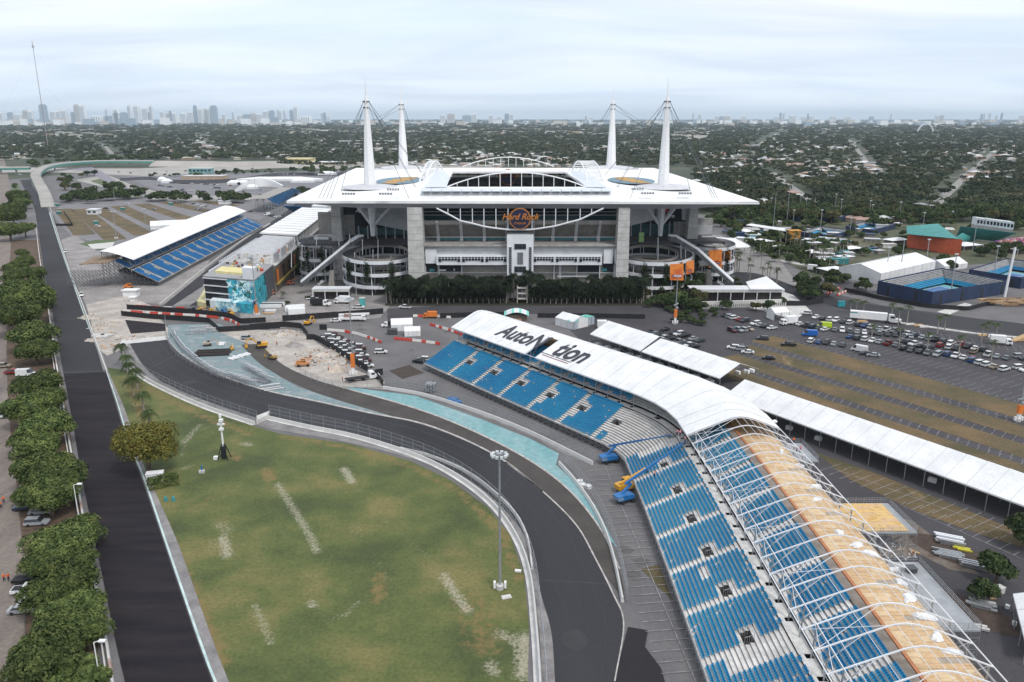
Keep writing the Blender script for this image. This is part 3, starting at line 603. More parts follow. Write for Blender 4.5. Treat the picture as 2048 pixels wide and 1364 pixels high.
for a, b, c, d, m in ((858,538,868,543,TEAL),(838,539,846,543,TEAL),(1205,537,1215,542,TEAL),(878,539,891,542,PANELW),(906,538,909,541,PANELW),(890,561,942,566,PANELW),(1150,567,1165,572,PANELW)): panel('kiosk', a, b, c, d, 389.2, .35, m)
for a in (849,876,922,1108,1118.5,1121.5,1154,1200,1229):
    panel('downpipe', a, 530, a+1.6, 575, 388.4, .8, PANELW)
panel('ledge', 1115, 552, 1180, 554, 388.6, .9, PANELW); panel('ledge', 838, 544.5, 1236, 546.5, 389.3, .6, CONCL)
WINB = M('black_window_glass', '#1b1f25', '#262b33', 1, .12)
for a, b, wins in ((872.5,1014,((876,920.5),(923.5,967.5),(970.5,1013))), (1067,1204.5,((1067.5,1108),(1112,1155),(1159,1202)))):
    panel('window_box', a, 510.5, b, 530, 385.2, 3, PANELW)
    for (c, d) in wins:
        f = panel('window', c, 513.3, d, 521.3, 384.9, .25, PANELW); n = 7
        for k in range(n):
            e0 = c+(d-c)*k/n+.5; e1 = c+(d-c)*(k+1)/n-.5
            bot = 523.8 if k in (0, n-1) else 521.0
            mb = MB(); Y = 384.78; mb.box(fx(e0,Y), Y, fz(bot,Y), fx(e1,Y), Y+.1, fz(513.8,Y)); mb.build('pane', WINB, f)
        mb = MB(); Y = 384.6; mb.box(fx(c,Y), Y, fz(516.9,Y), fx(d,Y), Y+.1, fz(516.3,Y)); mb.build('transom', PANELW, f)
panel('tower', 1014, 467, 1067, 596, 382.5, 8, PANELW)
panel('tower_cap', 1013.5, 464.8, 1067.5, 467.4, 382.2, 8.6, DSTEEL)
for a in (1018.2, 1058.2):
    f = panel('window', a-.4, 493.6, a+5.4, 548, 382.3, .12, PANELW)
    for r in range(15):
        for c in range(2):
            mb = MB(); Y = 382.15; mb.box(fx(a+c*2.7,Y), Y, fz(494.4+r*3.55+2.8,Y), fx(a+c*2.7+2.2,Y), Y+.1, fz(494.4+r*3.55,Y)); mb.build('pane', WINB, f)
for a, b, c, d, m in ((1029,488,1052,498,GLASS),(1035,505,1046,528,M('grey_louvre','#73767a','#5e6165',.5,.5)),(1029,533,1052,544,GLASS)):
    f = panel('window', a-.6, b-.6, c+.6, d+.6, 382.3, .12, FACADE)
    for k in range(3):
        mb = MB(); Y = 382.12; w_ = (c-a)/3; mb.box(fx(a+k*w_+.2,Y), Y, fz(d,Y), fx(a+(k+1)*w_-.2,Y), Y+.1, fz(b,Y)); mb.build('pane', m, f)
# sign above the tower
sx, sz = D(1040, 437.5, 381); sg = ob('sign', None, ST, (sx, 381-480, sz))
def disc(r, y0, y1, m, name, par):
    mb = MB(); n = 40; P = [(r*cos(2*pi*k/n), r*sin(2*pi*k/n)) for k in range(n)]
    mb.add([(x,y0,z) for x, z in P]+[(x,y1,z) for x, z in P], [tuple(range(n)), tuple(range(n,2*n))[::-1]]+[(i,(i+1) % n,n+(i+1) % n,n+i) for i in range(n)]); return mb.build(name, m, par)
disc(5.1, 0, .6, GOLD, 'gold_ring', sg); disc(4.6, -.1, .55, NAVY, 'sign_face', sg)
t = text_ob('letters', 'Hard Rock', 3.9, GOLD, sg, .12, .35, bold=.09); t.location = (0,-.35,.9); t.rotation_euler = (pi/2,0,0)
t = text_ob('letters', 'STADIUM', 1.35, GOLD, sg, .08, 0, bold=.02); t.location = (0,-.35,-2.2); t.rotation_euler = (pi/2,0,0)
bx, bz = D(1018, 352, 556); sg2 = ob('sign', None, ST, (D(1016,354,554)[0], 554-480, D(1016,354,554)[1]))
disc(5.4, 0, .6, GOLD, 'gold_ring', sg2); disc(4.9, -.1, .55, NAVY, 'sign_face', sg2)
t = text_ob('letters', 'Hard Rock', 4.2, GOLD, sg2, .12, .35, bold=.1); t.location = (0,-.35,1.4); t.rotation_euler = (pi/2,0,0)
# bow truss on the front
P = []; Y = 382.6
for px, py in [(873,416.5),(896,428),(921,441.5),(945,447),(968,452.8),(992,456.6),(1016,459.2),(1040,459.6),(1064,459),(1088,455.6),(1111,452),(1135,445.5),(1160,439),(1183,428),(1207,416.5)]:
    x, z = D(px, py, Y); P.append((x,Y,z))
mb = MB()
for a, b in zip(P, P[1:]): mb.bar(a, b, .42, 6)
for p in P[1:-1]: mb.bar(p, (p[0],Y,43.6), .28, 4)
stp(mb, 'bow_truss', PANELW)
# hoardings under the roof corners
def board(name, pts, Y, m, ys=None):
    P = [(D(px,py,Y)[0], Y, D(px,py,Y)[1]) for px, py in pts]; mb = MB(); n = len(P)
    mb.add(P+[(p[0],p[1]+.5,p[2]) for p in P], [tuple(range(n)), tuple(range(n,2*n))[::-1]]+[(i,(i+1) % n,n+(i+1) % n,n+i) for i in range(n)]); return stp(mb, name, m)
board('hoarding', [(716,414),(818,414),(818,462),(757,450),(740,448)], 432, M('pale_hoarding','#bcc0c4','#abb0b4',.2,.7))
board('hoarding', [(1258,414),(1309,414),(1309,440),(1258,452)], 432, PANELW)
board('hoarding', [(1311,414),(1332,414),(1332,436),(1311,440)], 434, FASC); board('hoarding', [(1364,415),(1378,415),(1378,440),(1364,440)], 436, PANELW)
for s, px, py, sz_, m, rz in (('AutoNation',740,425,3.1,PANELW,0),('Heineken',1330,434,2.7,PANELW,0)):
    x, z = D(px, py, 430.5); t = text_ob('letters', s, sz_, m, ST, .1, .1 if s[0] == 'A' else 0, bold=.1); t.location = (x,430.5-480,z); t.rotation_euler = (pi/2, radians(-7 if s[0] == 'H' else 9), 0)
mb = MB(); x, z = D(1332, 419, 430); n = 5; pts = [(x+(2.2 if k % 2 == 0 else .9)*sin(k*pi/5), z+(2.2 if k % 2 == 0 else .9)*cos(k*pi/5)) for k in range(10)]
mb.add([(a,430,b) for a, b in pts]+[(a,430.3,b) for a, b in pts], [tuple(range(10)), tuple(range(10,20))[::-1]]+[(i,(i+1) % 10,10+(i+1) % 10,10+i) for i in range(10)]); stp(mb, 'red_star', RED)
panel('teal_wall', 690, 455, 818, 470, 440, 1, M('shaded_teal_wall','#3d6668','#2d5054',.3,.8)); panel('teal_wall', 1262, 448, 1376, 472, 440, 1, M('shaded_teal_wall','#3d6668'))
panel('terrace_wall', 686, 430, 712, 470, 438, 1, CONC); panel('terrace_wall', 1345, 444, 1380, 475, 438, 1, CONC)
panel('terrace_wall', 640, 425, 668, 490, 450, 3, WALLC); panel('terrace_wall', 1392, 437, 1422, 460, 446, 3, CONC); panel('terrace_wall', 1392, 452, 1422, 470, 444, 3, FACADE)
panel('terrace_screen', 629, 474, 658, 493, 434, 1, PANELW); panel('terrace_screen', 1402, 472, 1430, 490, 434, 1, PANELW)
mb = MB()
for k in range(7): mb.box(fx(1260+k*19,437), 437, fz(480,437), fx(1262+k*19,437), 438, fz(444,437)); mb.box(fx(700+k*18,437), 437, fz(482,437), fx(702+k*18,437), 438, fz(452,437))
stp(mb, 'mullions', FACADE)
panel('concourse_deck', 600, 488, 846, 491, 418, 40, M('dark_deck','#4d4c50','#434246',.2,.9)); panel('concourse_deck', 1236, 483, 1445, 487, 418, 40, M('dark_deck','#4d4c50'))
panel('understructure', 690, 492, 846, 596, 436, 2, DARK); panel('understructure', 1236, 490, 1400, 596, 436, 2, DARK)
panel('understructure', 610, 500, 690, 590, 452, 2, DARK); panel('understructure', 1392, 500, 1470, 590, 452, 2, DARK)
panel('green_pillar_banner', 1277, 465, 1287, 484, 416, .6, M('lime_banner','#a8cf8a','#7fae66',.5,.6))
# helical ramps
RAMPD = M('ramp_deck', '#55555a', '#4a4a4f', .3, .85)
def ring(name, cx, cy, R, r, zs, tilt, front_only=False):
    n = 48
    for z in zs:
        mb = MB(); mo = MB(); mi = MB()
        def zz_(t): return z+tilt*(1+sin(t))/2
        for k in range(n):
            t0, t1 = 2*pi*k/n, 2*pi*(k+1)/n
            o0 = (cx+R*cos(t0), cy+R*sin(t0)); o1 = (cx+R*cos(t1), cy+R*sin(t1)); i0 = (cx+r*cos(t0), cy+r*sin(t0)); i1 = (cx+r*cos(t1), cy+r*sin(t1)); a, b = zz_(t0), zz_(t1)
            mb.slab((*i0,a), (*o0,a), (*o1,b), (*i1,b), .5)
            for (p, q, m_) in ((o0,o1,mo),(i0,i1,mi)):
                m_.add([(*p,a-.55),(*q,b-.55),(*q,b+1.15),(*p,a+1.15)], [(0,1,2,3)])
                s = 1.02 if m_ is mo else .985
                P_ = [(cx+(c[0]-cx)*s, cy+(c[1]-cy)*s) for c in (p, q)]
                m_.add([(*P_[0],a-.55),(*P_[1],b-.55),(*P_[1],b+1.15),(*P_[0],a+1.15),(*p,a+1.15),(*q,b+1.15)], [(0,1,2,3),(3,2,5,4)])
        d = stp(mb, 'ramp_deck', RAMPD); stp(mo, 'ramp_parapet', PANELW); stp(mi, 'ramp_parapet', WALLC)
    top = max(zs)
    for k in range(13):
        t = 2*pi*(k+.5)/13; mb = MB(); mb.bar((cx+(R-.6)*cos(t), cy+(R-.6)*sin(t), 0), (cx+(R-.6)*cos(t), cy+(R-.6)*sin(t), top+tilt*(1+sin(t))/2-.4), .24, 6); stp(mb, 'ramp_column', PANELW)
        mb = MB(); mb.bar((cx+(r+.5)*cos(t), cy+(r+.5)*sin(t), 0), (cx+(r+.5)*cos(t), cy+(r+.5)*sin(t), top+tilt*(1+sin(t))/2-.4), .2, 6); stp(mb, 'ramp_column', PANELW)
cxl = D(763,520,406)[0]; cxr = D(1303,520,408)[0]
ring('ramp', cxl, 407, 19.8, 13.6, (16.3, 10, 4), 3.6)
ring('ramp', cxr, 409, 21, 14, (15.6, 9.6, 3.5), 3.8)
ring('ramp', D(640,520,430)[0], 434, 12, 7.5, (19.3, 11.5, 4), 2)
ring('ramp', D(1425,520,430)[0], 434, 12.5, 7.5, (17.5, 10, 4), 2)
VINE = leafmat('hanging_vines', (.018,.032,.012), (.035,.055,.02), (.026,.045,.016))
def leaves(c, size, n, fs, seed=0, squash=1):
    r = np.random.default_rng(seed); P = r.normal(size=(n,3))*np.array(size)/2; mb = MB()
    for p in P:
        a = r.uniform(0, 2*pi); t = r.uniform(-.9,.9); u = np.array((cos(a),sin(a),t))*fs; v = np.array((-sin(a),cos(a),r.uniform(-.8,.8)))*fs*.7; q = np.array(c)+p
        mb.add([tuple(q-u), tuple(q+v), tuple(q+u), tuple(q-v)], [(0,1,2,3)])
    return mb
vk = 0
for (cx, cy, R, a0, zt_, ln) in [(cxl,407,20.6,t,17,9) for t in (3.95,4.5,5.1,5.65)]+[(cxr,409,21.8,t,16,8) for t in (3.9,4.4,4.9,5.3,5.9)]+[(D(640,520,430)[0],434,12.6,t,20,14) for t in (3.6,4.3,5.0)]+[(D(1425,520,430)[0],434,13,t,18,12) for t in (3.9,4.6,5.2)]:
    x, y = cx+R*cos(a0), cy+R*sin(a0); vk += 1; mb = leaves((x,y,zt_-ln/2), (1.5,1.2,ln*.55), 420, .38, vk); stp(mb, 'hanging_vine', VINE)
# orange banners on the right ramps
for a, b, c, d, Y in ((1340,527,1367,561,386.5),(1372.5,520,1388,549,392),(1418,499,1444,536,420),(1447,500,1461,526,424)):
    cm_ = [(a,b+2),(c,b),(c,d),(a,d-1)] if c-a > 20 else [(a,b+4),(c,b),(c,d-4),(a,d)]
    m = M('orange_printed_banner','#d9772f','#c9602a',.25,.6,c3='#e08a3a'); q = board('banner', cm_, Y, m)
    for k in range(3):
        e0, e1 = b+(d-b)*(.62+.1*k), b+(d-b)*(.68+.1*k); board('banner_print', [(a+3,e0),(c-3,e0),(c-3,e1),(a+3,e1)], Y-.12, M('red_print','#b5392a','#c24a2e',1,.6) if k != 1 else M('blue_print','#5a6d86','#51657e',1,.6))
    if c-a > 20:
        x, z = D((a+c)/2, b+(d-b)*.3, Y-.2); 
# escalator tubes
def tube(pts, name='escalator', wd=3.2, h=3.0):
    mb = MB(); 
    for p, q in zip(pts, pts[1:]):
        mb.mat(0); n = np.array((-(q[1]-p[1]), q[0]-p[0], 0)); n = n/np.linalg.norm(n)*wd/2; p = np.array(p); q = np.array(q); Z = np.array((0,0,1))
        mb.slab(tuple(p-n+Z*h), tuple(q-n+Z*h), tuple(q+n+Z*h), tuple(p+n+Z*h), .7)
        mb.mat(1); mb.slab(tuple(p-n*.9+Z*(h-.7)), tuple(q-n*.9+Z*(h-.7)), tuple(q+n*.9+Z*(h-.7)), tuple(p+n*.9+Z*(h-.7)), h-.7)
    return stp(mb, name, [PANELW, M('escalator_side','#5d6063','#3f4245',.5,.5)])
def at(px, py, Y): x, z = D(px, py, Y); return (x, Y, z)
tube([at(724,481,404), at(716,483,402), at(700,493,399), at(602,574,391)]); tube([at(1338,480,404), at(1352,482,402), at(1395,508,398), at(1466,573,390)])
for a, b, c, d, Y in ((663,541,655,580,398),(1417,540,1410,578,398)):
    mb = MB(); mb.bar(at(a,b,Y), at(a,d,Y), 1.2, 6, 1.9); stp(mb, 'escalator_support', WALLC)
for s, px, py, a in (('300 LEVEL',636,571,42),('LEVEL',1442,568,-42)):
    x, z = D(px, py, 388); t = text_ob('letters', s, 1.9, PANELW, ST, .05, bold=.02); t.location = (x,388-480,z); t.rotation_euler = (pi/2, radians(-a), 0)
# flag poles and light standards on the concourse
for px, a, b in ((583,500,535),(604,490,520),(633,470,492),(652,500,515),(678,478,492),(699,470,484),(709,506,521),(725,480,510),(746,500,520),(756,480,520),(782,512,550),(1316,476,520),(1362,490,520),(1371,500,545),(1388,495,540)):
    Y = 400; mb = MB(); mb.bar(at(px,a,Y), at(px,b,Y), .18, 4); mb.bar(at(px-1,a,Y), at(px+1,a,Y), .25, 4); stp(mb, 'lamp_standard', PANELW)

# entrance pavilions (buildings of their own)
def pavilion(name, label, px0, px1, pyb, h, dep, ncol, loc_roof=True):
    x0, y = G(px0, pyb); x1, _ = G(px1, pyb); r = thing(name, label, 'building', ((x0+x1)/2, y, 0)); w2 = (x1-x0)/2
    MB().box(-w2,0,h,w2,dep,h+.45).build('roof', PANELW, r); MB().box(-w2+.5,1.8,0,w2-.5,dep-.5,h-.02).build('wall', M('pavilion_interior','#4f4b49','#3c3938',.5,.8), r)
    for k in range(ncol+1):
        x = -w2+.3+(2*w2-.6)*k/ncol; MB().box(x-.16,.05,0,x+.16,.4,h).build('post', PANELW, r)
    for k in range(ncol*3):
        x = -w2+.8+(2*w2-1.6)*k/(ncol*3); MB().box(x,1.55,.3,x+.9*(2*w2-1.6)/(ncol*3),1.75,h-1.6).build('window', M('bronze_glass','#2e2a2b','#3a3536',1,.2), r)
    MB().box(-w2,-.1,h-1.1,w2,.15,h-.1).build('sign_band', CONCL, r)
    return r
pavilion('entrance_pavilion', 'low white-framed glass entrance pavilion left of the round ramp', 625, 700, 600, 5.2, 6, 3)
rp = pavilion('entrance_pavilion', 'long white-framed glass gate building right of the palms', 1381, 1567, 603, 5.6, 9, 7)
x0, y0 = G(1490, 578, 6.4); rl = rp.location
mb = MB(); pts = [G(1492,563,6.6), G(1533,553,7), G(1566,577,6.6), G(1500,577,6.6)]
mb.slab(*[(p[0]-rl[0], p[1]-rl[1], z) for p, z in zip(pts, (6.5,7.2,6.5,6.5))], .4); mb.build('canopy', ROOFW, rp)
mb = MB(); a = G(1384,618); b = G(1572,612); mb.prism([a,b,(b[0],b[1]+1),(a[0],a[1]+1)], 0, 3.2); o = mb.build('boundary_wall', CONCL, label='pale concrete boundary wall below the gate building right of the palms', cat='wall')
mb = MB()
for k in range(46): t = k/46; x = a[0]+(b[0]-a[0])*t; y = a[1]+(b[1]-a[1])*t; mb.box(x,y-.12,.4,x+.25,y-.02,1.8)
mb.build('slot', DARK, o)
mb = MB(); mb.box(0,0,0,8,.3,2.6); q = mb.build('screen_wall', M('striped_terrace','#8f8c88','#6f6d6a',.3,.9), loc=G(1440,560), label='grey ribbed terrace wall right of the right escalator', cat='wall')
# ================================================================== GRANDSTANDS
SEAT = M('blue_plastic_seat', '#3194ba', '#2a7fae', .05, .5, c3='#2d8ab4', fine=(3,.85,1.12))
TREAD = M('aluminium_tread', '#d6d3cf', '#bbb8b4', .5, .6, fine=(1.5,.86,1.06))
def wpart(mb, name, m, root, **k):
    o = mb.build(name, m, root, **k); l = root.location; o.location = (-l[0], -l[1], -l[2]); return o
class Path:
    def __init__(s, segs):                    # segs: (x, y, normal angle) knots
        s.k = segs; s.T = [0]
        for a, b in zip(segs, segs[1:]): s.T.append(s.T[-1]+hypot(b[0]-a[0], b[1]-a[1]))
        s.L = s.T[-1]
    def at(s, t, off=0, z=0):
        x = np.interp(t, s.T, [k[0] for k in s.k]); y = np.interp(t, s.T, [k[1] for k in s.k]); a = np.interp(t, s.T, [k[2] for k in s.k])
        e = 0
        if t < 0 or t > s.L:
            i = 0 if t < 0 else -2; A, B = s.k[i], s.k[i+1 if i == 0 else -1]; d = hypot(B[0]-A[0], B[1]-A[1]); e = t if t < 0 else t-s.L; x += (B[0]-A[0])/d*e; y += (B[1]-A[1])/d*e
        return (x+off*cos(a), y+off*sin(a), z)
    def ang(s, t): return float(np.interp(t, s.T, [k[2] for k in s.k]))
ROWS = [(i*.75, 2.3+i*.35) for i in range(17)]+[(15.0+i*.75, 9.3+i*.40) for i in range(10)]
WALK = (12.75, 15.0, 8.25)
def in_any(t, R): return any(a <= t <= b for a, b in R)
def make_stand(name, label, P, aisles, vside, noseat, arch, panels, frames, posts, gap=None, near_seats=0, deck=None, drop=.02, roofmat=None, cell=1.0, holes=True, seatmat=None, far=False):
    x0, y0, _ = P.at(0); R = thing(name, label, 'grandstand', (x0, y0, 0)); SM = seatmat or SEAT
    vom = [(a+1.0, a+3.4) if vside(a) > 0 else (a-3.4, a-1.0) for a in aisles]
    VR = (9, 10)
    ts = list(np.arange(0, P.L, cell))+[P.L]
    mb = MB(); 
    for ri, (s0, z0) in enumerate(ROWS):
        zt_ = z0; zn = ROWS[ri-1][1] if ri and ri != 17 else z0-.5
        for a, b in zip(ts, ts[1:]):
            m_ = (a+b)/2
            if VR[0] <= ri <= VR[1] and in_any(m_, vom): continue
            p0, p1, p2, p3 = P.at(a,s0,zt_), P.at(b,s0,zt_), P.at(b,s0+.74,zt_), P.at(a,s0+.74,zt_)
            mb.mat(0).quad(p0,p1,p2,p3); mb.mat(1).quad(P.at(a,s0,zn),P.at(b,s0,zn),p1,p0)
            if not far: mb.mat(0).quad(P.at(a,s0+.06,zt_+.30),P.at(b,s0+.06,zt_+.30),P.at(b,s0+.30,zt_+.32),P.at(a,s0+.30,zt_+.32)) if m_ > P.T[1] and m_ < P.T[1]+bendlen else None
    s0, s1, z = WALK
    pw = [(t-.45, t+.45) for t in posts]
    for a, b in zip(ts, ts[1:]):
        m_ = (a+b)/2
        if holes and in_any(m_, pw):
            mb.mat(0).quad(P.at(a,s0,z),P.at(b,s0,z),P.at(b,s0+.8,z),P.at(a,s0+.8,z)); mb.quad(P.at(a,s1-.2,z),P.at(b,s1-.2,z),P.at(b,s1,z),P.at(a,s1,z)); continue
        mb.mat(0).quad(P.at(a,s0,z),P.at(b,s0,z),P.at(b,s1,z),P.at(a,s1,z))
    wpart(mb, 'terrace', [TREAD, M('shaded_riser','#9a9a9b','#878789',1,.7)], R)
    # near-black sheet painted as the shade under the steps, vomitory walls, rails
    mb = MB()
    zz = [0, P.T[1]] if len(P.T) == 2 else P.T
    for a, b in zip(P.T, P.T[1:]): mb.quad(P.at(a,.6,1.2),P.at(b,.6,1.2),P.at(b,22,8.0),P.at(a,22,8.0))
    wpart(mb, 'under_step_shade', DARK, R)
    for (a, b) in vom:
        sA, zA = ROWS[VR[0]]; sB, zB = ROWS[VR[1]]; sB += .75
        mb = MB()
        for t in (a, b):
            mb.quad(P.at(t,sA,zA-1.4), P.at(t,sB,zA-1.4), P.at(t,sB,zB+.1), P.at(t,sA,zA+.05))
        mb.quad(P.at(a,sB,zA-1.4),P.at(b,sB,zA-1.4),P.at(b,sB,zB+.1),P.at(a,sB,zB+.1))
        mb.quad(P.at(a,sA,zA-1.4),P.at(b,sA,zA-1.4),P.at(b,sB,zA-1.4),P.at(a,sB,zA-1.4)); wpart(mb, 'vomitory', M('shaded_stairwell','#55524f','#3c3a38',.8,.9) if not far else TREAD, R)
        mb = MB()
        for t in (a, b):
            mb.bar(P.at(t,sA,zA+1), P.at(t,sB,zB+1.1), .05); 
            for k in range(5): q = k/4; mb.bar(P.at(t,sA+(sB-sA)*q,zA+(zB-zA)*q-.6), P.at(t,sA+(sB-sA)*q,zA+(zB-zA)*q+1), .035)
        mb.bar(P.at(a,sB,zB+1.1), P.at(b,sB,zB+1.1), .05); wpart(mb, 'handrail', STEEL, R)
    # front rail and scaffolding
    mb = MB(); n = int(P.L/2.4)
    for k in range(n):
        a, b = P.L*k/n, P.L*(k+1)/n
        for s_ in (0, 2.4) if not far else (0,):
            h = 2.2+s_*.45; mb.bar(P.at(a,s_,0), P.at(a,s_,h), .055); mb.bar(P.at(a,s_,.1), P.at(b,s_,h-.2), .045); mb.bar(P.at(a,s_,1.2), P.at(b,s_,1.2), .045); mb.bar(P.at(b,s_,.1), P.at(a,s_,h-.2), .045)
        mb.bar(P.at(a,0,.05), P.at(a,2.4,.05), .05); mb.bar(P.at(a,0,0), P.at(a,2.4,3.0), .04)
        mb.bar(P.at(a,-.25,2.2), P.at(a,-.25,3.3), .03)
    nb = int(P.L/6)
    for k in range(nb):
        a, b = P.L*k/nb, P.L*(k+1)/nb
        for h in (2.4, 2.9, 3.35): mb.bar(P.at(a,-.25,h), P.at(b,-.25,h), .03)
    for t in ([P.L] if far is False else []):
        pass
    wpart(mb, 'scaffolding', STEEL, R, kind='stuff')
    mb = MB()
    for a, b in zip(ts[::6], ts[6::6]+[P.L]): mb.quad(P.at(a,.02,1.9),P.at(b,.02,1.9),P.at(b,.02,2.3),P.at(a,.02,2.3))
    wpart(mb, 'front_fascia', TREAD, R)
    # seats
    ed = [0]+sorted(aisles)+[P.L]; near = []; S = MB()
    spec = []
    for ri, (s0, z0) in enumerate(ROWS):
        for a, b in zip(ed, ed[1:]):
            ai = 1.5 if far else .95; lo, hi = a+(ai if a > 0 else .3), b-(ai if b < P.L else .3); n = int((hi-lo)/.53)
            if n < 1: continue
            for k in range(n):
                t = lo+(k+.5)*(hi-lo)/n
                if noseat(t, ri): continue
                if VR[0]-1 <= ri <= VR[1]+1 and in_any(t, [(c-1.1, d+1.2) for c, d in vom]): continue
                if ri == 17 and in_any(t, [(c-.9, c+.9) for c in posts]): continue
                spec.append((t, s0, z0))
    spec.sort(key=lambda q: P.at(q[0], q[1])[1])
    def seat_geo(m_, w):
        m_.box(-.23,.0,.32, .23,.36,.38); m_.box(-.23,.30,.34, .23,.38,.80); m_.box(-.05,.14,0, .05,.24,.31)
    if near_seats:
        m_ = MB(); seat_geo(m_, 0); me = m_.mesh('seat', SM)
        for t, s, z in spec[:near_seats]:
            p = P.at(t, s+.30, z); o = ob('seat', me, R, (p[0]-x0, p[1]-y0, p[2]), rz=P.ang(t)-pi/2); o['category'] = ''; del o['category']
    base = [(-.235,0,.38),(.235,0,.38),(.235,.34,.36),(-.235,.34,.36),(-.235,.30,.38),(.235,.30,.38),(.235,.36,.80),(-.235,.36,.80),(-.235,0,.29),(.235,0,.29),(.235,.43,.78),(-.235,.43,.78)]
    fb = [(0,1,2,3),(4,5,6,7),(8,9,1,0),(7,6,10,11),(0,3,11,8),(1,2,10,9)]
    for t, s, z in spec[near_seats:]:
        p = P.at(t, s+.30, z); a = P.ang(t)-pi/2; ca, sa = cos(a), sin(a); j = random.uniform(-.02,.02)
        if random.random() < .012: continue
        S.add([(p[0]+x*ca-y*sa, p[1]+x*sa+y*ca, p[2]+zz_+j) for x, y, zz_ in base], fb)
    wpart(S, 'seats', SM, R, kind='stuff')
    # roof frames, posts, purlins, panels
    A = arch
    for t in frames:
        mb = MB(); Q = [P.at(t, s, z-.18) for s, z in A]
        for p, q in zip(Q, Q[1:]): mb.bar(p, q, .13, 4)
        b_ = [P.at(t, s, z-.75) for s, z in A if 14 < s < A[-1][0]-3]
        wpart(mb, 'roof_frame', PANELW if not far else WHITE, R)
    for t in posts:
        zt_ = float(np.interp(14.4, [a[0] for a in A], [a[1] for a in A])); mb = MB(); mb.bar(P.at(t,14.2,7), P.at(t,14.6,zt_-.1), .14, 6); mb.bar(P.at(t,14.4,zt_-3), P.at(t,17.6,zt_+.8), .07)
        wpart(mb, 'post', STEEL, R)
        zb_ = A[-1][1]; mb = MB(); mb.bar(P.at(t,A[-1][0]-.6,0), P.at(t,A[-1][0]-.6,zb_-.2), .15, 6); wpart(mb, 'post', STEEL, R)
    for (a, b, cut) in panels:
        mb = MB(); n = max(1, int((b-a)/2.6)); 
        for k in range(n):
            u, v = a+(b-a)*k/n, a+(b-a)*(k+1)/n; AA = A if not cut else [q for q in A if q[0] >= cut]
            sag = 0
            for (sA, zA), (sB, zB) in zip(AA, AA[1:]): mb.quad(P.at(u,sA,zA),P.at(v,sA,zA),P.at(v,sB,zB),P.at(u,sB,zB))
            if AA is A: mb.quad(P.at(u,A[0][0],A[0][1]-.45),P.at(v,A[0][0],A[0][1]-.45),P.at(v,A[0][0],A[0][1]),P.at(u,A[0][0],A[0][1]))
        wpart(mb, 'roof_panel', roofmat or FABRIC, R)
        if not far:
            mb = MB()
            for t in (b,):
                Q = [P.at(t, s, z+.05) for s, z in A]
                for p, q in zip(Q, Q[1:]): mb.bar(p, q, .05, 4)
            wpart(mb, 'roof_seam', M('panel_seam','#c4c6c9','#b6b8bb',1,.6), R)
    return R
bendlen = 10
# ---- the long bending grandstand
g1 = atan2(.613,.79)
P1 = Path([(-31,266.8,g1),(23.6,196.4,g1),(26.6,191.2,radians(20)),(28.4,186,radians(2)),(29.3,160,radians(1)),(29.8,130,0),(30.0,62,0)])
tb = P1.T[1]; tc = P1.T[3]; bendlen = tc-tb
def t_of_y(y): return tc+(186-y)
ais = [14.0*k+1.5 for k in range(1,7)]+[t_of_y(y) for y in (172.5,159,146,133,120,107,94,81)]
def ns(t, ri):
    if t < 1.0 and ri > 16: return True
    if tb-3.0 < t < tb+3.5 and ri > 3: return True
    if tb-.5 < t < tc+5 and not (ri < 4 and t > tc+1): return (t < tc+4) or ri > 12
    if t > tc+5 and ri == 16 and int(t*1.3) % 3 == 0: return True
    if 57 < t < tb-3 and 3 < ri < 16 and abs(((t-1.5) % 14)-1.2) < 1.4 and ri < 13: return True
    if t_of_y(107) < t < t_of_y(102) and 4 <= ri <= 17: return True
    if abs(t-t_of_y(129)) < 2.2 and 5 < ri < 8: return True
    return False
ARCH = [(12.4,13.3),(16,14.8),(22,17.2),(23.2,17.55),(24.5,17.72),(26,17.6),(28,17.1),(31,15.95),(34.5,14.5)]
fr1 = [1.0+5.05*k for k in range(18)]
fr2 = [tc+2+4.9*k for k in range(26)]
frames = fr1+[tb+1.5, tb+5, tb+8.5]+fr2
tcov = fr2[2]
edges = [f for f in frames if f <= tcov+.01]
pan = []
for i, (a, b) in enumerate(zip([-.8]+edges, edges)):
    pan.append((a, b, 22.0 if i == 9 else 0))
posts = fr1+[tb+4]+fr2
GS = make_stand('grandstand', 'long bending blue-seated grandstand in the foreground, half under white fabric roof, half bare frames', P1, ais, lambda a: 1 if a < tb else -1, ns, ARCH, pan, frames, posts, near_seats=300)
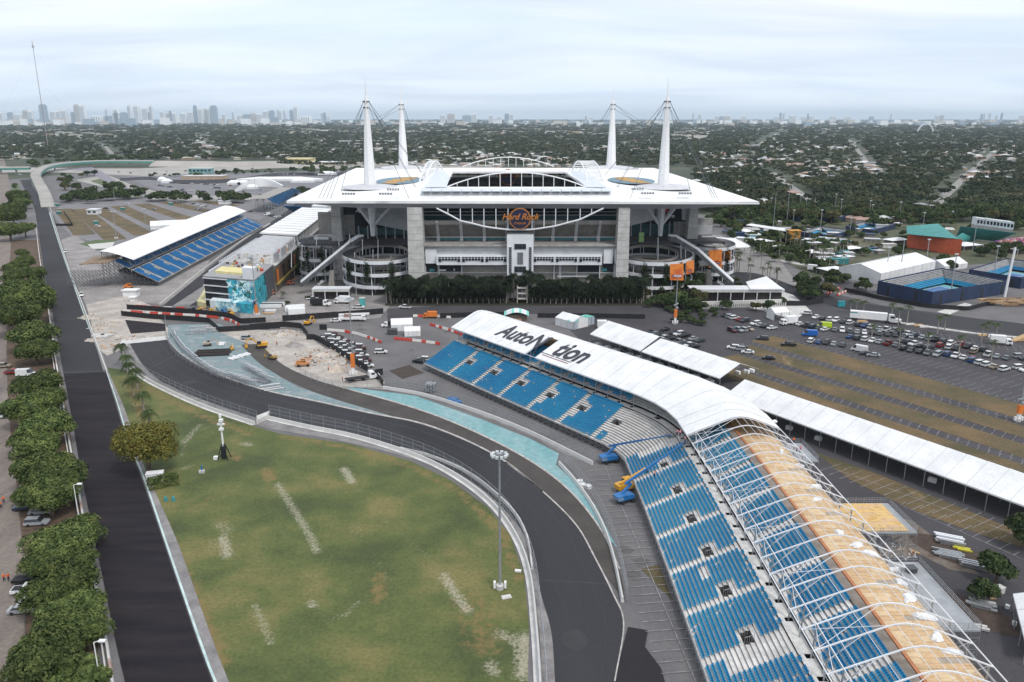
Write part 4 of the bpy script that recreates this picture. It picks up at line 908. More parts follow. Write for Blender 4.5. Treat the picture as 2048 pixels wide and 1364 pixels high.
# open half: purlins, cross braces, timber gutter, plywood deck
for s in (12.4,16,19.5,23.4,25.2,26.8,28.4,30.2,32,34.5):
    z = float(np.interp(s, [a[0] for a in ARCH], [a[1] for a in ARCH]))-.12; mb = MB()
    for a, b in zip(frames, frames[1:]):
        if a >= tcov-.1 and s not in (12.4,34.5) and len(mb.v) and a < tcov+2: wpart(mb, 'purlin', PANELW, GS); mb = MB()
        if a >= tcov-.1 or (8.5 < (a-1)/5.05 < 9.4 and a < tb and s < 23) or s in (12.4,34.5): mb.bar(P1.at(a,s,z), P1.at(b,s,z), .045 if s not in (12.4,34.5) else .10)
    wpart(mb, 'purlin', PANELW, GS)
fo = [f for f in fr2 if f >= tcov-.1]
for i, (a, b) in enumerate(zip(fo, fo[1:])):
    mb = MB(); z0_, z1_ = 9.3, 14.0
    if i % 3 != 2: mb.bar(P1.at(a,14.3,z0_), P1.at(b,14.3,z1_), .055); mb.bar(P1.at(b,14.3,z0_), P1.at(a,14.3,z1_), .055)
    mb.bar(P1.at(a,14.5,14.1), P1.at(b,14.5,14.1), .08)
    if i % 3 == 0: mb.bar(P1.at(a,12.4,13.1), P1.at(b,23.4,17.3), .05); mb.bar(P1.at(b,12.4,13.1), P1.at(a,23.4,17.3), .05)
    mb.bar(P1.at(a,14.4,11.5), P1.at(a,19.5,16.2), .06)
    mb.bar(P1.at(a,33.9,9), P1.at(b,33.9,14.5), .05)
    wpart(mb, 'brace', PANELW, GS)
GREYW = M('grey_brown_cladding', '#8a8077', '#6f665e', .5, .8)  # plain grey-brown of the band behind the last seat row
for a in np.arange(2, P1.L-2, 5.0):
    b = min(a+5.0, P1.L)
    mb = MB(); mb.slab(P1.at(a,22.6,13.3),P1.at(b,22.6,13.3),P1.at(b,24.3,13.3),P1.at(a,24.3,13.3),.6); wpart(mb, 'back_walkway', GREYW, GS)
    mb = MB(); mb.slab(P1.at(a,24.45,13.35),P1.at(b,24.45,13.35),P1.at(b,25.0,13.35),P1.at(a,25.0,13.35),.3); wpart(mb, 'timber_beam', M('orange_stained_beam','#b87a52','#a06844',1,.6,stretch=(1,5,1)), GS)
    mb = MB(); mb.slab(P1.at(a,25.0,12.2),P1.at(b,25.0,12.2),P1.at(b,25.4,12.2),P1.at(a,25.4,12.2),.4); wpart(mb, 'gutter', DARK, GS)
rr = random.Random(5)
PLY = [M('plywood_honey','#c4a47c','#b2906a',.8,.8,c3='#ccae88',stretch=(1,4,1),fine=(5,.88,1.1)), M('plywood_pale','#cfb490','#bea07a',.8,.8,c3='#d5bd9a',stretch=(1,4,1),fine=(5,.88,1.1)), M('plywood_grey','#a99d8d','#978c7e',.8,.8,fine=(4,.9,1.1))]
meP = {}
def plyboards(P, a0, a1, s0, s1, z, R, w=2.44, d=1.22, lim=None, grey=None):
    a = a0; i = 0
    while a < a1-.2:
        s = s0-(.6 if i % 2 else 0)
        while s < s1-.1:
            sa_, sb_ = max(s, s0), min(s+w, s1); mb = MB(); g = 2 if (grey and grey(a, s)) else rr.choice((0,0,1,1,0)); dz = rr.uniform(0,.03)
            mb.quad(P.at(a+.015,sa_+.015,z+dz),P.at(min(a+d,a1)-.015,sa_+.015,z+dz),P.at(min(a+d,a1)-.015,sb_-.015,z+dz),P.at(a+.015,sb_-.015,z+dz))
            yield mb, g, a; s += w
        a += d; i += 1
rest = [MB(), MB(), MB()]; cnt = 0
boards = list(plyboards(P1, tcov-8, P1.L, 25.4, 33.8, 12.2, GS, grey=lambda a, s: 3 < ((a*7) % 23) < 4.6 and s > 29))
boards.sort(key=lambda q: -q[2])
for mb, g, a in boards:
    if a < t_of_y(80): 
        if cnt < 290: wpart(mb, 'plywood_sheet', PLY[g], GS); cnt += 1
        else: rest[g].add(mb.v, mb.f)
for g in range(3):
    if rest[g].v: wpart(rest[g], 'plywood_sheets', PLY[g], GS, kind='stuff')
mb = MB()
for a in np.arange(2, P1.L-5, 5.0): mb.quad(P1.at(a,25.4,12.1),P1.at(a+5,25.4,12.1),P1.at(a+5,34,12.1),P1.at(a,34,12.1))
wpart(mb, 'deck_underlay', WOOD, GS)
# rear scaffolding
mb = MB()
for a in np.arange(2, P1.L, 2.5):
    for s in (25, 28, 31, 34.2): mb.bar(P1.at(a,s,0), P1.at(a,s,12), .05)
    for h in (2,4,6,8,10): mb.bar(P1.at(a,34.2,h), P1.at(a+2.5,34.2,h), .04); mb.bar(P1.at(a,28,h), P1.at(a,34.2,h), .04)
    for h in (0,4,8): mb.bar(P1.at(a,34.2,h), P1.at(a+2.5,34.2,h+4), .04); mb.bar(P1.at(a,31,h), P1.at(a,34.2,h+3.5), .04)
    for h in (12.7,13.2): mb.bar(P1.at(a,34.2,h), P1.at(a+2.5,34.2,h), .03)
wpart(mb, 'scaffolding', STEEL, GS, kind='stuff')
# west end of the stand: scaffold face
mb = MB()
for k in range(11):
    s = k*2.1; h = 2.2+s*.46; mb.bar(P1.at(0,s,0), P1.at(0,s,h+1), .05)
    for q in range(int(h/2)+1): mb.bar(P1.at(0,s,q*2), P1.at(0,s+2.1,q*2), .04); mb.bar(P1.at(0,s,q*2), P1.at(0,s+2.1,q*2+2), .04)
wpart(mb, 'end_scaffolding', STEEL, GS, kind='stuff')
# lettering on the fabric
def roof_text(s_, t0, t1, s0, s1, shear=.22, bold=.03, m=None):
    o = text_ob('letters', s_, 1.0, m or M('charcoal_print','#2b2d36','#34363f',1,.6), None, 0, shear, bold=bold); me = o.data
    co = np.empty(len(me.vertices)*3); me.vertices.foreach_get('co', co); co = co.reshape(-1,3); lo, hi = co.min(0), co.max(0)
    out = []
    for v in co:
        t = t0+(v[0]-lo[0])/(hi[0]-lo[0])*(t1-t0); s = s0+(v[1]-lo[1])/(hi[1]-lo[1])*(s1-s0)
        z = float(np.interp(s, [a[0] for a in ARCH], [a[1] for a in ARCH])); out.append(P1.at(t, s, z+.14))
    me.vertices.foreach_set('co', np.array(out).ravel()); me.update(); o.parent = GS; o.location = (-GS.location[0], -GS.location[1], 0)
roof_text('AutoN', 20.5, 43.8, 15.4, 22.2)
roof_text('tion', 50.0, 63.6, 15.4, 22.2)
for (t0, t1, s0, s1, m) in ((46,52.5,14.9,15.15,0),(52.9,60,14.9,15.15,0),(47.5,59.5,14.1,14.35,1)):
    mb = MB(); q = []
    for t, s in ((t0,s0),(t1,s0),(t1,s1),(t0,s1)): q.append(P1.at(t, s, float(np.interp(s, [a[0] for a in ARCH], [a[1] for a in ARCH]))+.12))
    mb.quad(*q); wpart(mb, 'underline', MATS['charcoal_print'] if not m else M('brick_red_print','#8e4a48','#824240',1,.6), GS)
# plywood visible in the open bay
mb = MB(); mb.quad(P1.at(edges[8],22.5,12.3),P1.at(edges[9],22.5,12.3),P1.at(edges[9],30,12.3),P1.at(edges[8],30,12.3)); wpart(mb, 'deck_underlay', WOOD, GS)
# viewing platforms hung behind the stand
def platform(label, t0, t1, s0, s1, z, wood, rail=True):
    c = P1.at((t0+t1)/2, (s0+s1)/2, 0); R = thing('platform', label, 'platform', c)
    mb = MB(); mb.slab(P1.at(t0,s0,z-.05),P1.at(t1,s0,z-.05),P1.at(t1,s1,z-.05),P1.at(t0,s1,z-.05),.3); wpart(mb, 'deck', M('grey_metal_deck','#9c9fa3','#8b8e92',.5,.6), R)
    if wood:
        for mb, g, a in plyboards(P1, t0+.2, t1-.2, s0, s1-1.4, z, R): wpart(mb, 'plywood_sheet', M('plywood_golden','#cba768','#b99558',.8,.7,c3='#d3b176',fine=(5,.9,1.08)) if g != 1 else PLY[0], R)
    mb = MB(); E = [(t0,s0),(t0,s1),(t1,s1),(t1,s0)]
    for (ta, sa_), (tb_, sb_) in zip(E, E[1:]):
        n = max(2, int(hypot(tb_-ta, sb_-sa_)/1.5))
        for k in range(n+1):
            u = k/n; mb.bar(P1.at(ta+(tb_-ta)*u,sa_+(sb_-sa_)*u,z), P1.at(ta+(tb_-ta)*u,sa_+(sb_-sa_)*u,z+1.1), .035)
        for h in (.4,.75,1.1): mb.bar(P1.at(ta,sa_,z+h), P1.at(tb_,sb_,z+h), .03)
        for k in range(n*3): u = k/(n*3); mb.bar(P1.at(ta+(tb_-ta)*u,sa_+(sb_-sa_)*u,z+.1), P1.at(ta+(tb_-ta)*u,sa_+(sb_-sa_)*u,z+1.1), .012)
    wpart(mb, 'railing', STEEL, R)
    mb = MB()
    for t in np.arange(t0, t1+.1, (t1-t0)/max(1, round((t1-t0)/2.2))):
        for s in np.arange(s0, s1+.1, (s1-s0)/max(1, round((s1-s0)/2.2))):
            mb.bar(P1.at(t,s,0), P1.at(t,s,z-.2), .05)
            for h in np.arange(0, z-2, 2.0): mb.bar(P1.at(t,s,h), P1.at(min(t+2.2,t1),s,h+2), .035); mb.bar(P1.at(t,s,h), P1.at(t,min(s+2.2,s1),h+2), .035); mb.bar(P1.at(t,s,h+2), P1.at(t,min(s+2.2,s1),h+2), .035)
    wpart(mb, 'scaffolding', STEEL, R, kind='stuff'); return R
platform('small grey platform with two people at the far back of the foreground stand', t_of_y(173), t_of_y(163), 34.2, 39.2, 11.5, False)
platform('square golden plywood platform with railings behind the foreground stand', t_of_y(145), t_of_y(133.5), 34.6, 46, 10.6, True)
platform('long grey railed platform behind the foreground stand, near the stacked pipes', t_of_y(122), t_of_y(103), 34.3, 40.2, 11.4, False)
# loose white bundles on the plywood
bm_i = 0
for i, (px, py, sx_, sy_) in enumerate([(1546,842,1.3,.7),(1563,902,1.5,.6),(1600,929,1.1,.6),(1632,971,1.6,.8),(1636,997,1.2,.7),(1714,1088,1.6,.8),(1742,1106,1.6,.9),(1789,1137,1.4,.7),(1803,1163,1.4,.9),(1820,1192,2.1,1.2),(1851,1231,1.8,1.0),(1875,1272,1.5,.9),(1907,1302,1.6,.8),(1679,1063,1.2,.6)]):
    g = G(px, py, 12.5); r2 = random.Random(i); mb = MB(); n = 12; P_ = []
    for k in range(n):
        t = 2*pi*k/n; q = r2.uniform(.6,1.15); P_.append((sx_*q*cos(t), sy_*q*sin(t)))
    vs_ = [(*p, 0) for p in P_]+[(p[0]*.75, p[1]*.75, r2.uniform(.2,.5)) for p in P_]+[(0,0,r2.uniform(.35,.6))]
    mb.add(vs_, [(k,(k+1) % n,n+(k+1) % n,n+k) for k in range(n)]+[(n+k,n+(k+1) % n,2*n) for k in range(n)])
    mb.build('tarp_bundle', WHITE, loc=(*g, 12.26), rz=r2.uniform(0,3), label=f'crumpled white fabric bundle on the plywood deck behind the seats, {ordn(i)} from the top', cat='tarp', group='white bundles on the plywood deck')

# ---- grandstand beside the pit straight
P2 = Path([(-185.5,411,pi-.06),(-199.5,640,pi-.06)])
A2 = [(11.5,14.4),(19,17.0),(24,18.2),(28,18.6),(30,18.2)]
def P2T(y): return y-411
fr = [1+6.4*k for k in range(36)]
pn = [(a, b, 0) for a, b in zip([-2]+fr, fr) if not (133 < (a+b)/2 < 134)]
make_stand('grandstand', 'long straight blue grandstand with flat white roof beside the left pit straight', P2, [8+14.5*k for k in range(16)], lambda a: -1, lambda t, ri: False, A2, pn, fr, fr, far=True, cell=1.45, roofmat=ROOFW, seatmat=M('deep_blue_seat','#3781b8','#2c71a6',.06,.5,fine=(2,.85,1.1)))
mb = MB(); 
GS2 = bpy.data.objects['grandstand.001']
for s in np.arange(1, 30, 2.2):
    h = 2+s*.42; mb.bar(P2.at(0,s,0), P2.at(0,s,h), .07)
    for q in range(int(h/2)+1):
        mb.bar(P2.at(0,s,q*2), P2.at(0,s+2.2,q*2), .05); mb.bar(P2.at(0,s,q*2), P2.at(0,s+2.2,q*2+2), .05)
        for t in (3,6): mb.bar(P2.at(t,s,q*2), P2.at(t,s+2.2,q*2+2), .05); mb.bar(P2.at(t,s,q*2), P2.at(t-3,s,q*2), .05)
wpart(mb, 'end_scaffolding', M('dull_scaffold','#6c6f73','#5c5f63',1,.6), GS2, kind='stuff')
mb = MB()
for y in (0, 3, 6):
    for s in np.arange(30, 48, 2.0):
        for q in range(4): mb.bar(P2.at(y-5,s,q*2), P2.at(y-5,s,q*2+2), .07); mb.bar(P2.at(y-5,s,q*2), P2.at(y-5,s+2,q*2+2), .05); mb.bar(P2.at(y-5,s,q*2+2), P2.at(y-5,s+2,q*2+2), .05)
o = mb.build('scaffold_stack', MATS['dull_scaffold'], label='maze of grey scaffolding at the near end of the left grandstand', cat='scaffolding')
MB().slab((-222,404,13),(-207,404,14),(-208,424,15),(-224,424,13.6),.4).build('timber_ramp_deck', M('brown_deck_boards','#8c7763','#74614f',.4,.8), label='brown boarded deck at the roof end of the left grandstand', cat='deck')
# ---- distant grandstand left of the roof corner
mb = MB(); q = [R3(534,397,14), R3(584,376,16), R3(606,381,4), R3(556,410,3)]
R = thing('grandstand', 'distant blue grandstand behind the left corner of the stadium roof', 'grandstand', (*G(560,430), 0))
mb.slab(*q, .5); wpart(mb, 'seat_bank', MATS['deep_blue_seat'], R)
for k in range(9):
    t = (k+.5)/9; a = lerp3(q[0], q[1], t); b = lerp3(q[3], q[2], t); mb = MB(); mb.bar((a[0],a[1],a[2]+.3), (b[0],b[1],b[2]+.3), .5, 4); wpart(mb, 'aisle', TREAD, R)
mb = MB(); a = R3(500,398,12); b = R3(560,374,14); mb.slab(a, b, q[1], q[0], .6); wpart(mb, 'back_deck', M('grey_boarding','#9b9793','#8a8682',.3,.8), R)
q2 = [R3(573,418,12), R3(604,414,12), R3(603,414.5,5), R3(590,424,3)]; mb = MB(); mb.slab(R3(566,411,12), R3(604,412,12), R3(604,415,4), R3(589,424,3), .5); wpart(mb, 'seat_bank', MATS['deep_blue_seat'], R)
mb = MB()
for k in range(10):
    t = k/9; p = lerp3(R3(512,405,8), R3(570,425,2), t); mb.bar((p[0],p[1],0), (p[0],p[1],10), .2, 4); mb.bar((p[0],p[1],0), (p[0]+5,p[1]+2,9), .15, 4); mb.bar((p[0],p[1],5), (p[0]+5,p[1]+2,5), .15, 4)
wpart(mb, 'scaffolding', STEEL, R, kind='stuff')
# ================================================================== WALLS, FENCES, BARRIERS
KRAIL = M('cast_concrete_wall', '#d3d2d0', '#b5b3b0', .25, .85, fine=(.8,.9,1.05)); KTEAL = M('pale_teal_wall', '#b9cdcd', '#a3b8b8', .25, .8)
def wall(name, label, pts, h=1.1, th=.55, blk=4.0, m=KRAIL, foot=0, alt=None, z=0, smooth=6):
    W = GP(pts); P = [p[:2] for p in (catmull(W, smooth) if smooth else W)]; Q = resample(P, blk); c = Q[len(Q)//2]
    R = thing(name, label, 'wall', (c[0], c[1], 0)); cache = {}
    for i, (a, b) in enumerate(zip(Q, Q[1:])):
        l = np.linalg.norm(b-a); mm = alt[i % len(alt)] if alt else m; key = (round(l, 1), mm.name)
        if key not in cache:
            mb = MB(); hx = round(l, 1)/2-.03; t2 = th/2
            mb.add([(-hx,-t2,0),(hx,-t2,0),(hx,t2,0),(-hx,t2,0),(-hx,-t2,.2),(hx,-t2,.2),(hx,t2,.2),(-hx,t2,.2),(-hx,-t2*.55,h),(hx,-t2*.55,h),(hx,t2*.55,h),(-hx,t2*.55,h)],
                   [(0,3,2,1),(0,1,5,4),(1,2,6,5),(2,3,7,6),(3,0,4,7),(4,5,9,8),(5,6,10,9),(6,7,11,10),(7,4,8,11),(8,9,10,11)]); cache[key] = mb.mesh('wall_block', mm)
        m_ = (a+b)/2; d = b-a
        if i < 298: ob('wall_block', cache[key], R, (m_[0]-c[0], m_[1]-c[1], z+random.uniform(-.004,.004)), rz=atan2(d[1], d[0]))
    if foot:
        A = offset(P, foot); B = offset(P, 0.2); mb = MB(); mb.strip([(*p, .17) for p in A], [(*p, .17) for p in B]); wpart(mb, 'footing', KRAIL, R)
    return R
MESHW = M('wire_mesh', '#8d9195', '#7b7f83', 1, .6, alpha=.16)
def fence(name, label, pts, h=3.2, pitch=4.0, z=.9, off=0, m=STEEL, rails=(.3,.65,1.0), mesh=True, smooth=6):
    W = GP(pts); P = [p[:2] for p in (catmull(W, smooth) if smooth else W)]
    if off: P = offset(P, off)
    Q = resample(P, pitch); c = Q[len(Q)//2]; R = thing(name, label, 'fence', (c[0], c[1], 0)); mb = MB(); mb.bar((0,0,z-.8), (0,0,z+h), .06, 4); mb.bar((0,0,z+h), (0,-.0,z+h+.01), .06); me = mb.mesh('post', m)
    for q in Q[:299]: ob('post', me, R, (q[0]-c[0], q[1]-c[1], 0))
    for r in rails:
        mb = MB()
        for a, b in zip(Q, Q[1:]): mb.bar((*a, z+h*r), (*b, z+h*r), .035)
        wpart(mb, 'rail', m, R)
    if mesh:
        mb = MB()
        for a, b in zip(Q, Q[1:]): mb.quad((*a, z), (*b, z), (*b, z+h), (*a, z+h))
        wpart(mb, 'mesh', MESHW, R)
    return R
W1 = [(262,735),(300,765),(400,812),(510,850)]
W2 = [(535,838),(620,857),(700,873),(780,896),(860,926),(930,966),(990,1016),(1035,1080),(1060,1150),(1072,1250),(1080,1364),(1084,1480)]
W3 = [(800,900),(860,915),(930,945),(985,985),(1030,1030),(1055,1080),(1064,1140)]
W4 = [(1118,930),(1150,965),(1185,1015),(1212,1070),(1230,1130),(1245,1205)]
W5 = [(766,778),(850,793),(960,828),(1060,868),(1185,930)]
wall('track_wall', 'white concrete track wall at the top left edge of the grass field', W1, foot=-1.0)
wall('track_wall', 'long white concrete wall curving between grass field and bend', W2, foot=-1.0)
wall('track_wall', 'short pale wall on the inside verge of the bend, nearer the asphalt', W3, h=.9)
wall('track_wall', 'pale wall between the bend and the foreground grandstand', W4)
wall('track_wall', 'pale wall along the teal run-off below the covered grandstand', W5)
fence('catch_fence', 'grey post and mesh fence above the top left field wall', W1, off=.8); fence('catch_fence', 'grey post and mesh fence following the long field wall around the bend', W2, off=.9)
fence('catch_fence', 'thin mesh fence behind the wall beside the foreground grandstand', W4, off=.9, h=2.6); fence('catch_fence', 'thin mesh fence behind the wall at the teal run-off', W5, off=.9, h=2.6)
fence('yard_fence', 'thin mesh fence curving around the teal storage yard', [(331,640),(334,676),(350,710),(400,742),(450,762),(520,786)], h=2.4, z=.6)
fence('yard_fence', 'thin mesh fence along the sandy yard above the pit lane', [(600,750),(650,772),(700,780),(760,776)], h=2.4, z=.4)
mb = MB(); a, b, c_ = G(513,850), G(536,838), G(522,826); mb.prism([a, b, (b[0]-.4,b[1]+3.6), (a[0]-1.2,a[1]+4)], 0, 1.3); mb.build('access_block', CONCL, label='concrete block closing the gap between the two field walls', cat='block')
wall('track_wall', 'concrete wall under the roadside trees left of the straight', [(232,1420),(215,1300),(196,1200),(174,1080),(160,1000),(147,930),(136,870),(120,770),(108,700),(100,640),(92,590),(80,520),(72,455)], alt=[KRAIL, KRAIL, M('rust_streaked_wall','#b9a9a0','#96756a',.5,.85), KRAIL], th=.6)
wall('track_wall', 'second thin wall between the trees and the straight', [(222,1420),(205,1300),(187,1200),(166,1080),(152,1000),(140,930),(130,870),(114,770),(103,700)], h=.9, th=.4)
wall('track_wall', 'white wall on the right side of the far left straight', [(214,745),(190,680),(168,618),(146,560),(122,490),(104,430),(98,405)], h=1.0)
wall('pit_wall', 'pale wall between left grandstand and pit straight', [(320,610),(352,585),(420,530),(490,478),(540,448)], h=1.0)
def cloth(label, pts, h=2.3, z=.15, m=BLACK):
    W = GP(pts); Q = resample(W, 3.0); c = Q[len(Q)//2]; R = thing('cloth_fence', label, 'fence', (c[0], c[1], 0))
    for a, b in zip(Q, Q[1:]):
        mb = MB(); d = b-a; l = np.linalg.norm(d); mb.obox((a+b)/2, atan2(d[1], d[0]), l/2-.01, .04, z, z+h+random.uniform(-.05,.05)); wpart(mb, 'cloth_panel', m, R)
    return R
cloth('black cloth fence along the near side of the crossing and teal yard', [(243,632),(300,638),(376,643),(418,646),(439,665),(500,661),(560,657)])
cloth('black cloth fence behind the long red and white barrier row', [(254,619),(300,622),(393,629),(446,634),(464,638),(481,648),(532,645)])
cloth('long black cloth fence below the work yard lorries', [(565,643),(620,639),(678,635),(767,628)], 2.6)
cloth('black cloth fence around the top of the sandy yard', [(500,659),(569,654),(603,657),(616,675)]); cloth('black cloth fence between sandy yard and the packed cars', [(613,680),(631,680),(670,703),(708,727),(736,745)])
cloth('short black cloth panel left of the red and white barrier curve', [(639,660),(654,660)]); cloth('black cloth gate wings beside the flatbed truck', [(767,774),(750,752),(766,750)])
cloth('dark cloth fence in front of the palms', [(880,637),(960,634),(1030,634)], 2.2); cloth('dark cloth fence right of the beach canopy', [(1075,636),(1180,636),(1290,638)], 2.0)
cloth('black fence in front of the tennis stadium', [(1688,583),(1760,600),(1850,616),(1935,622),(1990,608)], 2.0); cloth('black fence below the gate building trees', [(1572,612),(1610,612),(1646,606)], 2.4)
cloth('black rectangle fence on grass beside the far left straight', [(104,428),(112,452),(146,452),(128,425)], 1.8)
REDP = M('red_barrier', '#c9483a', '#b53a2e', 1, .5); WHP = M('white_barrier', '#e4e0dc', '#cfcac5', 1, .5)
def bm_barrier(m):
    mb = MB(); mb.add([(-1,-.28,0),(1,-.28,0),(1,.28,0),(-1,.28,0),(-1,-.13,1),(1,-.13,1),(1,.13,1),(-1,.13,1)], [(0,3,2,1),(4,5,6,7),(0,1,5,4),(1,2,6,5),(2,3,7,6),(3,0,4,7)]); return mb.mesh('water_barrier', m)
BR, BW = bm_barrier(REDP), bm_barrier(WHP)
def barriers(where, pts, pat, z=.14):
    Q = resample(GP(pts), 2.08)
    for i, (a, b) in enumerate(zip(Q, Q[1:])):
        r = pat[i % len(pat)] == 'r'; d = b-a
        if pat[i % len(pat)] == '.': continue
        ob('water_barrier', BR if r else BW, None, (*((a+b)/2), z), rz=atan2(d[1], d[0])+random.uniform(-.05,.05), label=f"{'red' if r else 'white'} plastic barrier {where}, {ordn(i)} block from left", cat='barrier', group=f"{'red' if r else 'white'} barriers {where}")
barriers('in the long row by the crossing', [(247,624),(300,628),(393,633),(440,638),(462,643),(478,652)], 'wwrrr.wrrwrrwrrwwwr')
barriers('in the upper row by the crossing', [(272,614),(320,617),(370,619)], 'rrr.rr.ww.rr')
barriers('in the curve right of the sandy yard', [(655,662),(690,665),(715,670),(740,678),(762,687)], 'wwwwrrwwwwwrwrwrwr')
barriers('in the row below the white domes', [(788,679),(835,684),(880,690)], 'rrrrwwrwwrrrrrwrrrww')
barriers('in the diagonal row behind the grandstand', [(860,651),(895,661),(925,672)], 'rrwrwwrwrr'); barriers('beside the orange vehicle', [(826,634),(860,634),(902,637)], 'wrrwrwr')
barriers('left of the campus road entry', [(1652,590),(1680,578)], 'rwrw'); barriers('right of the campus road entry', [(1674,592),(1700,581)], 'rwrw')
# kerb strip of red and white by the far left circuit
# ================================================================== TENTS
def gable(name, label, a, b, hw, ez, rz_, bays, walls=(), posts=True, m=FABRIC, side=1, cat='tent', xb=(0,), slope_far=True):
    a = np.array(a, float)[:2]; b = np.array(b, float)[:2]; d = b-a; Ln = np.linalg.norm(d); d /= Ln; n = np.array((-d[1], d[0]))*side
    R = thing(name, label, cat, (a[0], a[1], 0), rz=atan2(d[1], d[0])); s = side
    for k in range(bays):
        x0, x1 = Ln*k/bays+.02, Ln*(k+1)/bays-.02; mb = MB()
        mb.slab((x0,0,ez),(x1,0,ez),(x1,s*hw,rz_),(x0,s*hw,rz_),.06); mb.slab((x0,s*hw,rz_),(x1,s*hw,rz_),(x1,s*2*hw,ez),(x0,s*2*hw,ez),.06); mb.quad((x0,0,ez-.35),(x1,0,ez-.35),(x1,0,ez),(x0,0,ez)); mb.build('roof_panel', m, R)
    for k in range(bays+1):
        x = Ln*k/bays; mb = MB(); mb.bar((x,.02*s,ez+.04),(x,s*hw,rz_+.04),.05); mb.bar((x,s*hw,rz_+.04),(x,2*s*hw,ez+.04),.05); mb.build('roof_seam', MATS['panel_seam'], R)
        if posts:
            for y in (.1, 2*hw-.1): mb = MB(); mb.bar((x,s*y,0),(x,s*y,ez-.05),.11); mb.build('post', STEEL, R)
    for k in xb:
        if k < bays:
            x0, x1 = Ln*k/bays, Ln*(k+1)/bays; mb = MB(); mb.bar((x0,s*.1,.2),(x1,s*.1,ez-.2),.06); mb.bar((x1,s*.1,.2),(x0,s*.1,ez-.2),.06); 
            if posts: mb.build('cross_brace', STEEL, R)
    if 'front' in walls:
        for k in range(bays): mb = MB(); mb.box(Ln*k/bays+.05, s*.05, 0, Ln*(k+1)/bays-.05, s*.12, ez-.3); mb.build('side_wall', FABRIC, R)
    for w_, x in (('left', 0.05), ('right', Ln-.05)):
        if w_ in walls:
            mb = MB(); mb.add([(x,0,0),(x,s*2*hw,0),(x,s*2*hw,ez-.05),(x,s*hw,rz_-.05),(x,0,ez-.05)], [(0,1,2,3,4)]); mb.build('gable_wall', FABRIC, R)
    return R
gable('long_tent', 'very long white open-sided tent behind the foreground grandstand, running off the right edge', G(1449,791.5,4.6), (np.array(G(2048,1000,4.6))*1.0+np.array((.49,-.87))*42), 8.6, 4.6, 8.2, 26, xb=())
gable('car_tent', 'white open tent over parked cars, upper left one of the two', G(1180,668,5), G(1281,702,5), 9.2, 5, 9.0, 5, xb=(0,3,4)); gable('car_tent', 'white open tent over parked cars, lower right one of the two', G(1283,703,5), G(1440,757,5), 9.2, 5, 8.4, 8, xb=(0,7))
for i, (px, py) in enumerate([(1578,856),(1636,877),(1864,961),(1493,683+60),(1503,741),(1475,745)]):
    x, y = G(px, py+4); mb = MB(); mb.box(-.9,-.5,.1,.9,.5,1.1); mb.box(-.8,-.4,1.1,.8,.4,1.25); mb.build('ballast_block', WHITE, loc=(x, y, .05), rz=ug+.2, label=['white ballast block at a long-tent post nearest the covered stand','white ballast block at a long-tent post, second along','white ballast block below the middle of the long tent','white ballast block at the open end of the lower car tent','white ballast block at the far corner of the lower car tent','white ballast block inside the open end of the car tent'][i], cat='block')
x, y = G(1405, 740); 
for i, px in enumerate((1196,1215,1232,1258,1277,1295,1318,1340,1365,1390,1418)):
    x, y = G(px, 690+(px-1196)*.335+6); mb = MB(); mb.box(-1.3,-1,0,1.3,1,1.9); mb.box(-1.1,-.8,1.9,1.1,.8,2.05); mb.box(-.9,-1.05,.4,.9,-1,1.5); mb.build('air_unit', M('off_white_metal','#cfd0d1','#bfc0c1',1,.5), loc=(x,y,.05), rz=ug, label=f'{ordn(i)} white air unit in the row between the curved stand roof and the car tents', cat='air unit', group='air units behind the grandstand')
# white domed marquees left of centre
def dome(label, px, py, w_, l_, h, rz):
    x, y = G(px, py); R = thing('marquee', label, 'tent', (x, y, .05), rz); n = 8
    for k in range(4):
        mb = MB(); x0, x1 = -l_/2+l_*k/4, -l_/2+l_*(k+1)/4-.04; P = [(-w_/2, 0), (-w_/2, h*.6)]+[(-w_/2+w_*q/n, h*(.6+.4*sin(pi*q/n))) for q in range(1, n)]+[(w_/2, h*.6), (w_/2, 0)]
        for (y0, z0), (y1, z1) in zip(P, P[1:]): mb.quad((x0,y0,z0),(x1,y0,z0),(x1,y1,z1),(x0,y1,z1))
        mb.build('roof_panel', FABRIC, R)
    for x0 in (-l_/2+.03, l_/2-.06):
        mb = MB(); mb.add([(x0,y0,z0) for y0, z0 in P], [tuple(range(len(P)))]); mb.build('gable_wall', FABRIC, R)
    MB().box(-l_/2-.05,-.6,0,-l_/2,.6,2.1).build('door', DARK, R); return R
dome('white round-roofed marquee, larger of the pair left of the covered stand', 804, 658, 7, 9, 4.6, .15); dome('small white round-roofed marquee, front one of the pair', 825, 670, 4.5, 6.5, 3.6, .15)
mb = MB(); mb.box(-2,-1.5,0,2,1.5,2.2); mb.box(-1.6,-1.6,.3,1.6,-1.5,1.8); mb.build('generator', DSTEEL, loc=(*G(785,668),.05), rz=.1, label='black boxed generator in front of the white marquees', cat='generator')
mb = MB(); a = G(1005,644,0); 
R = thing('beach_canopy', 'small arched canopy with turquoise front left of the square tent', 'canopy', (*G(1033,640), 0)); n = 10
for k in range(n): 
    x0, x1 = -5.4+10.8*k/n, -5.4+10.8*(k+1)/n; z0, z1 = 3.2+1.5*sin(pi*k/n), 3.2+1.5*sin(pi*(k+1)/n); MB().slab((x0,-3,z0-.5),(x1,-3,z1-.5),(x1,3,z1),(x0,3,z0),.15).build('roof_panel', PANELW if k % 3 else M('turquoise_fabric','#6fc3b5','#8fd0c4',1,.6), R)
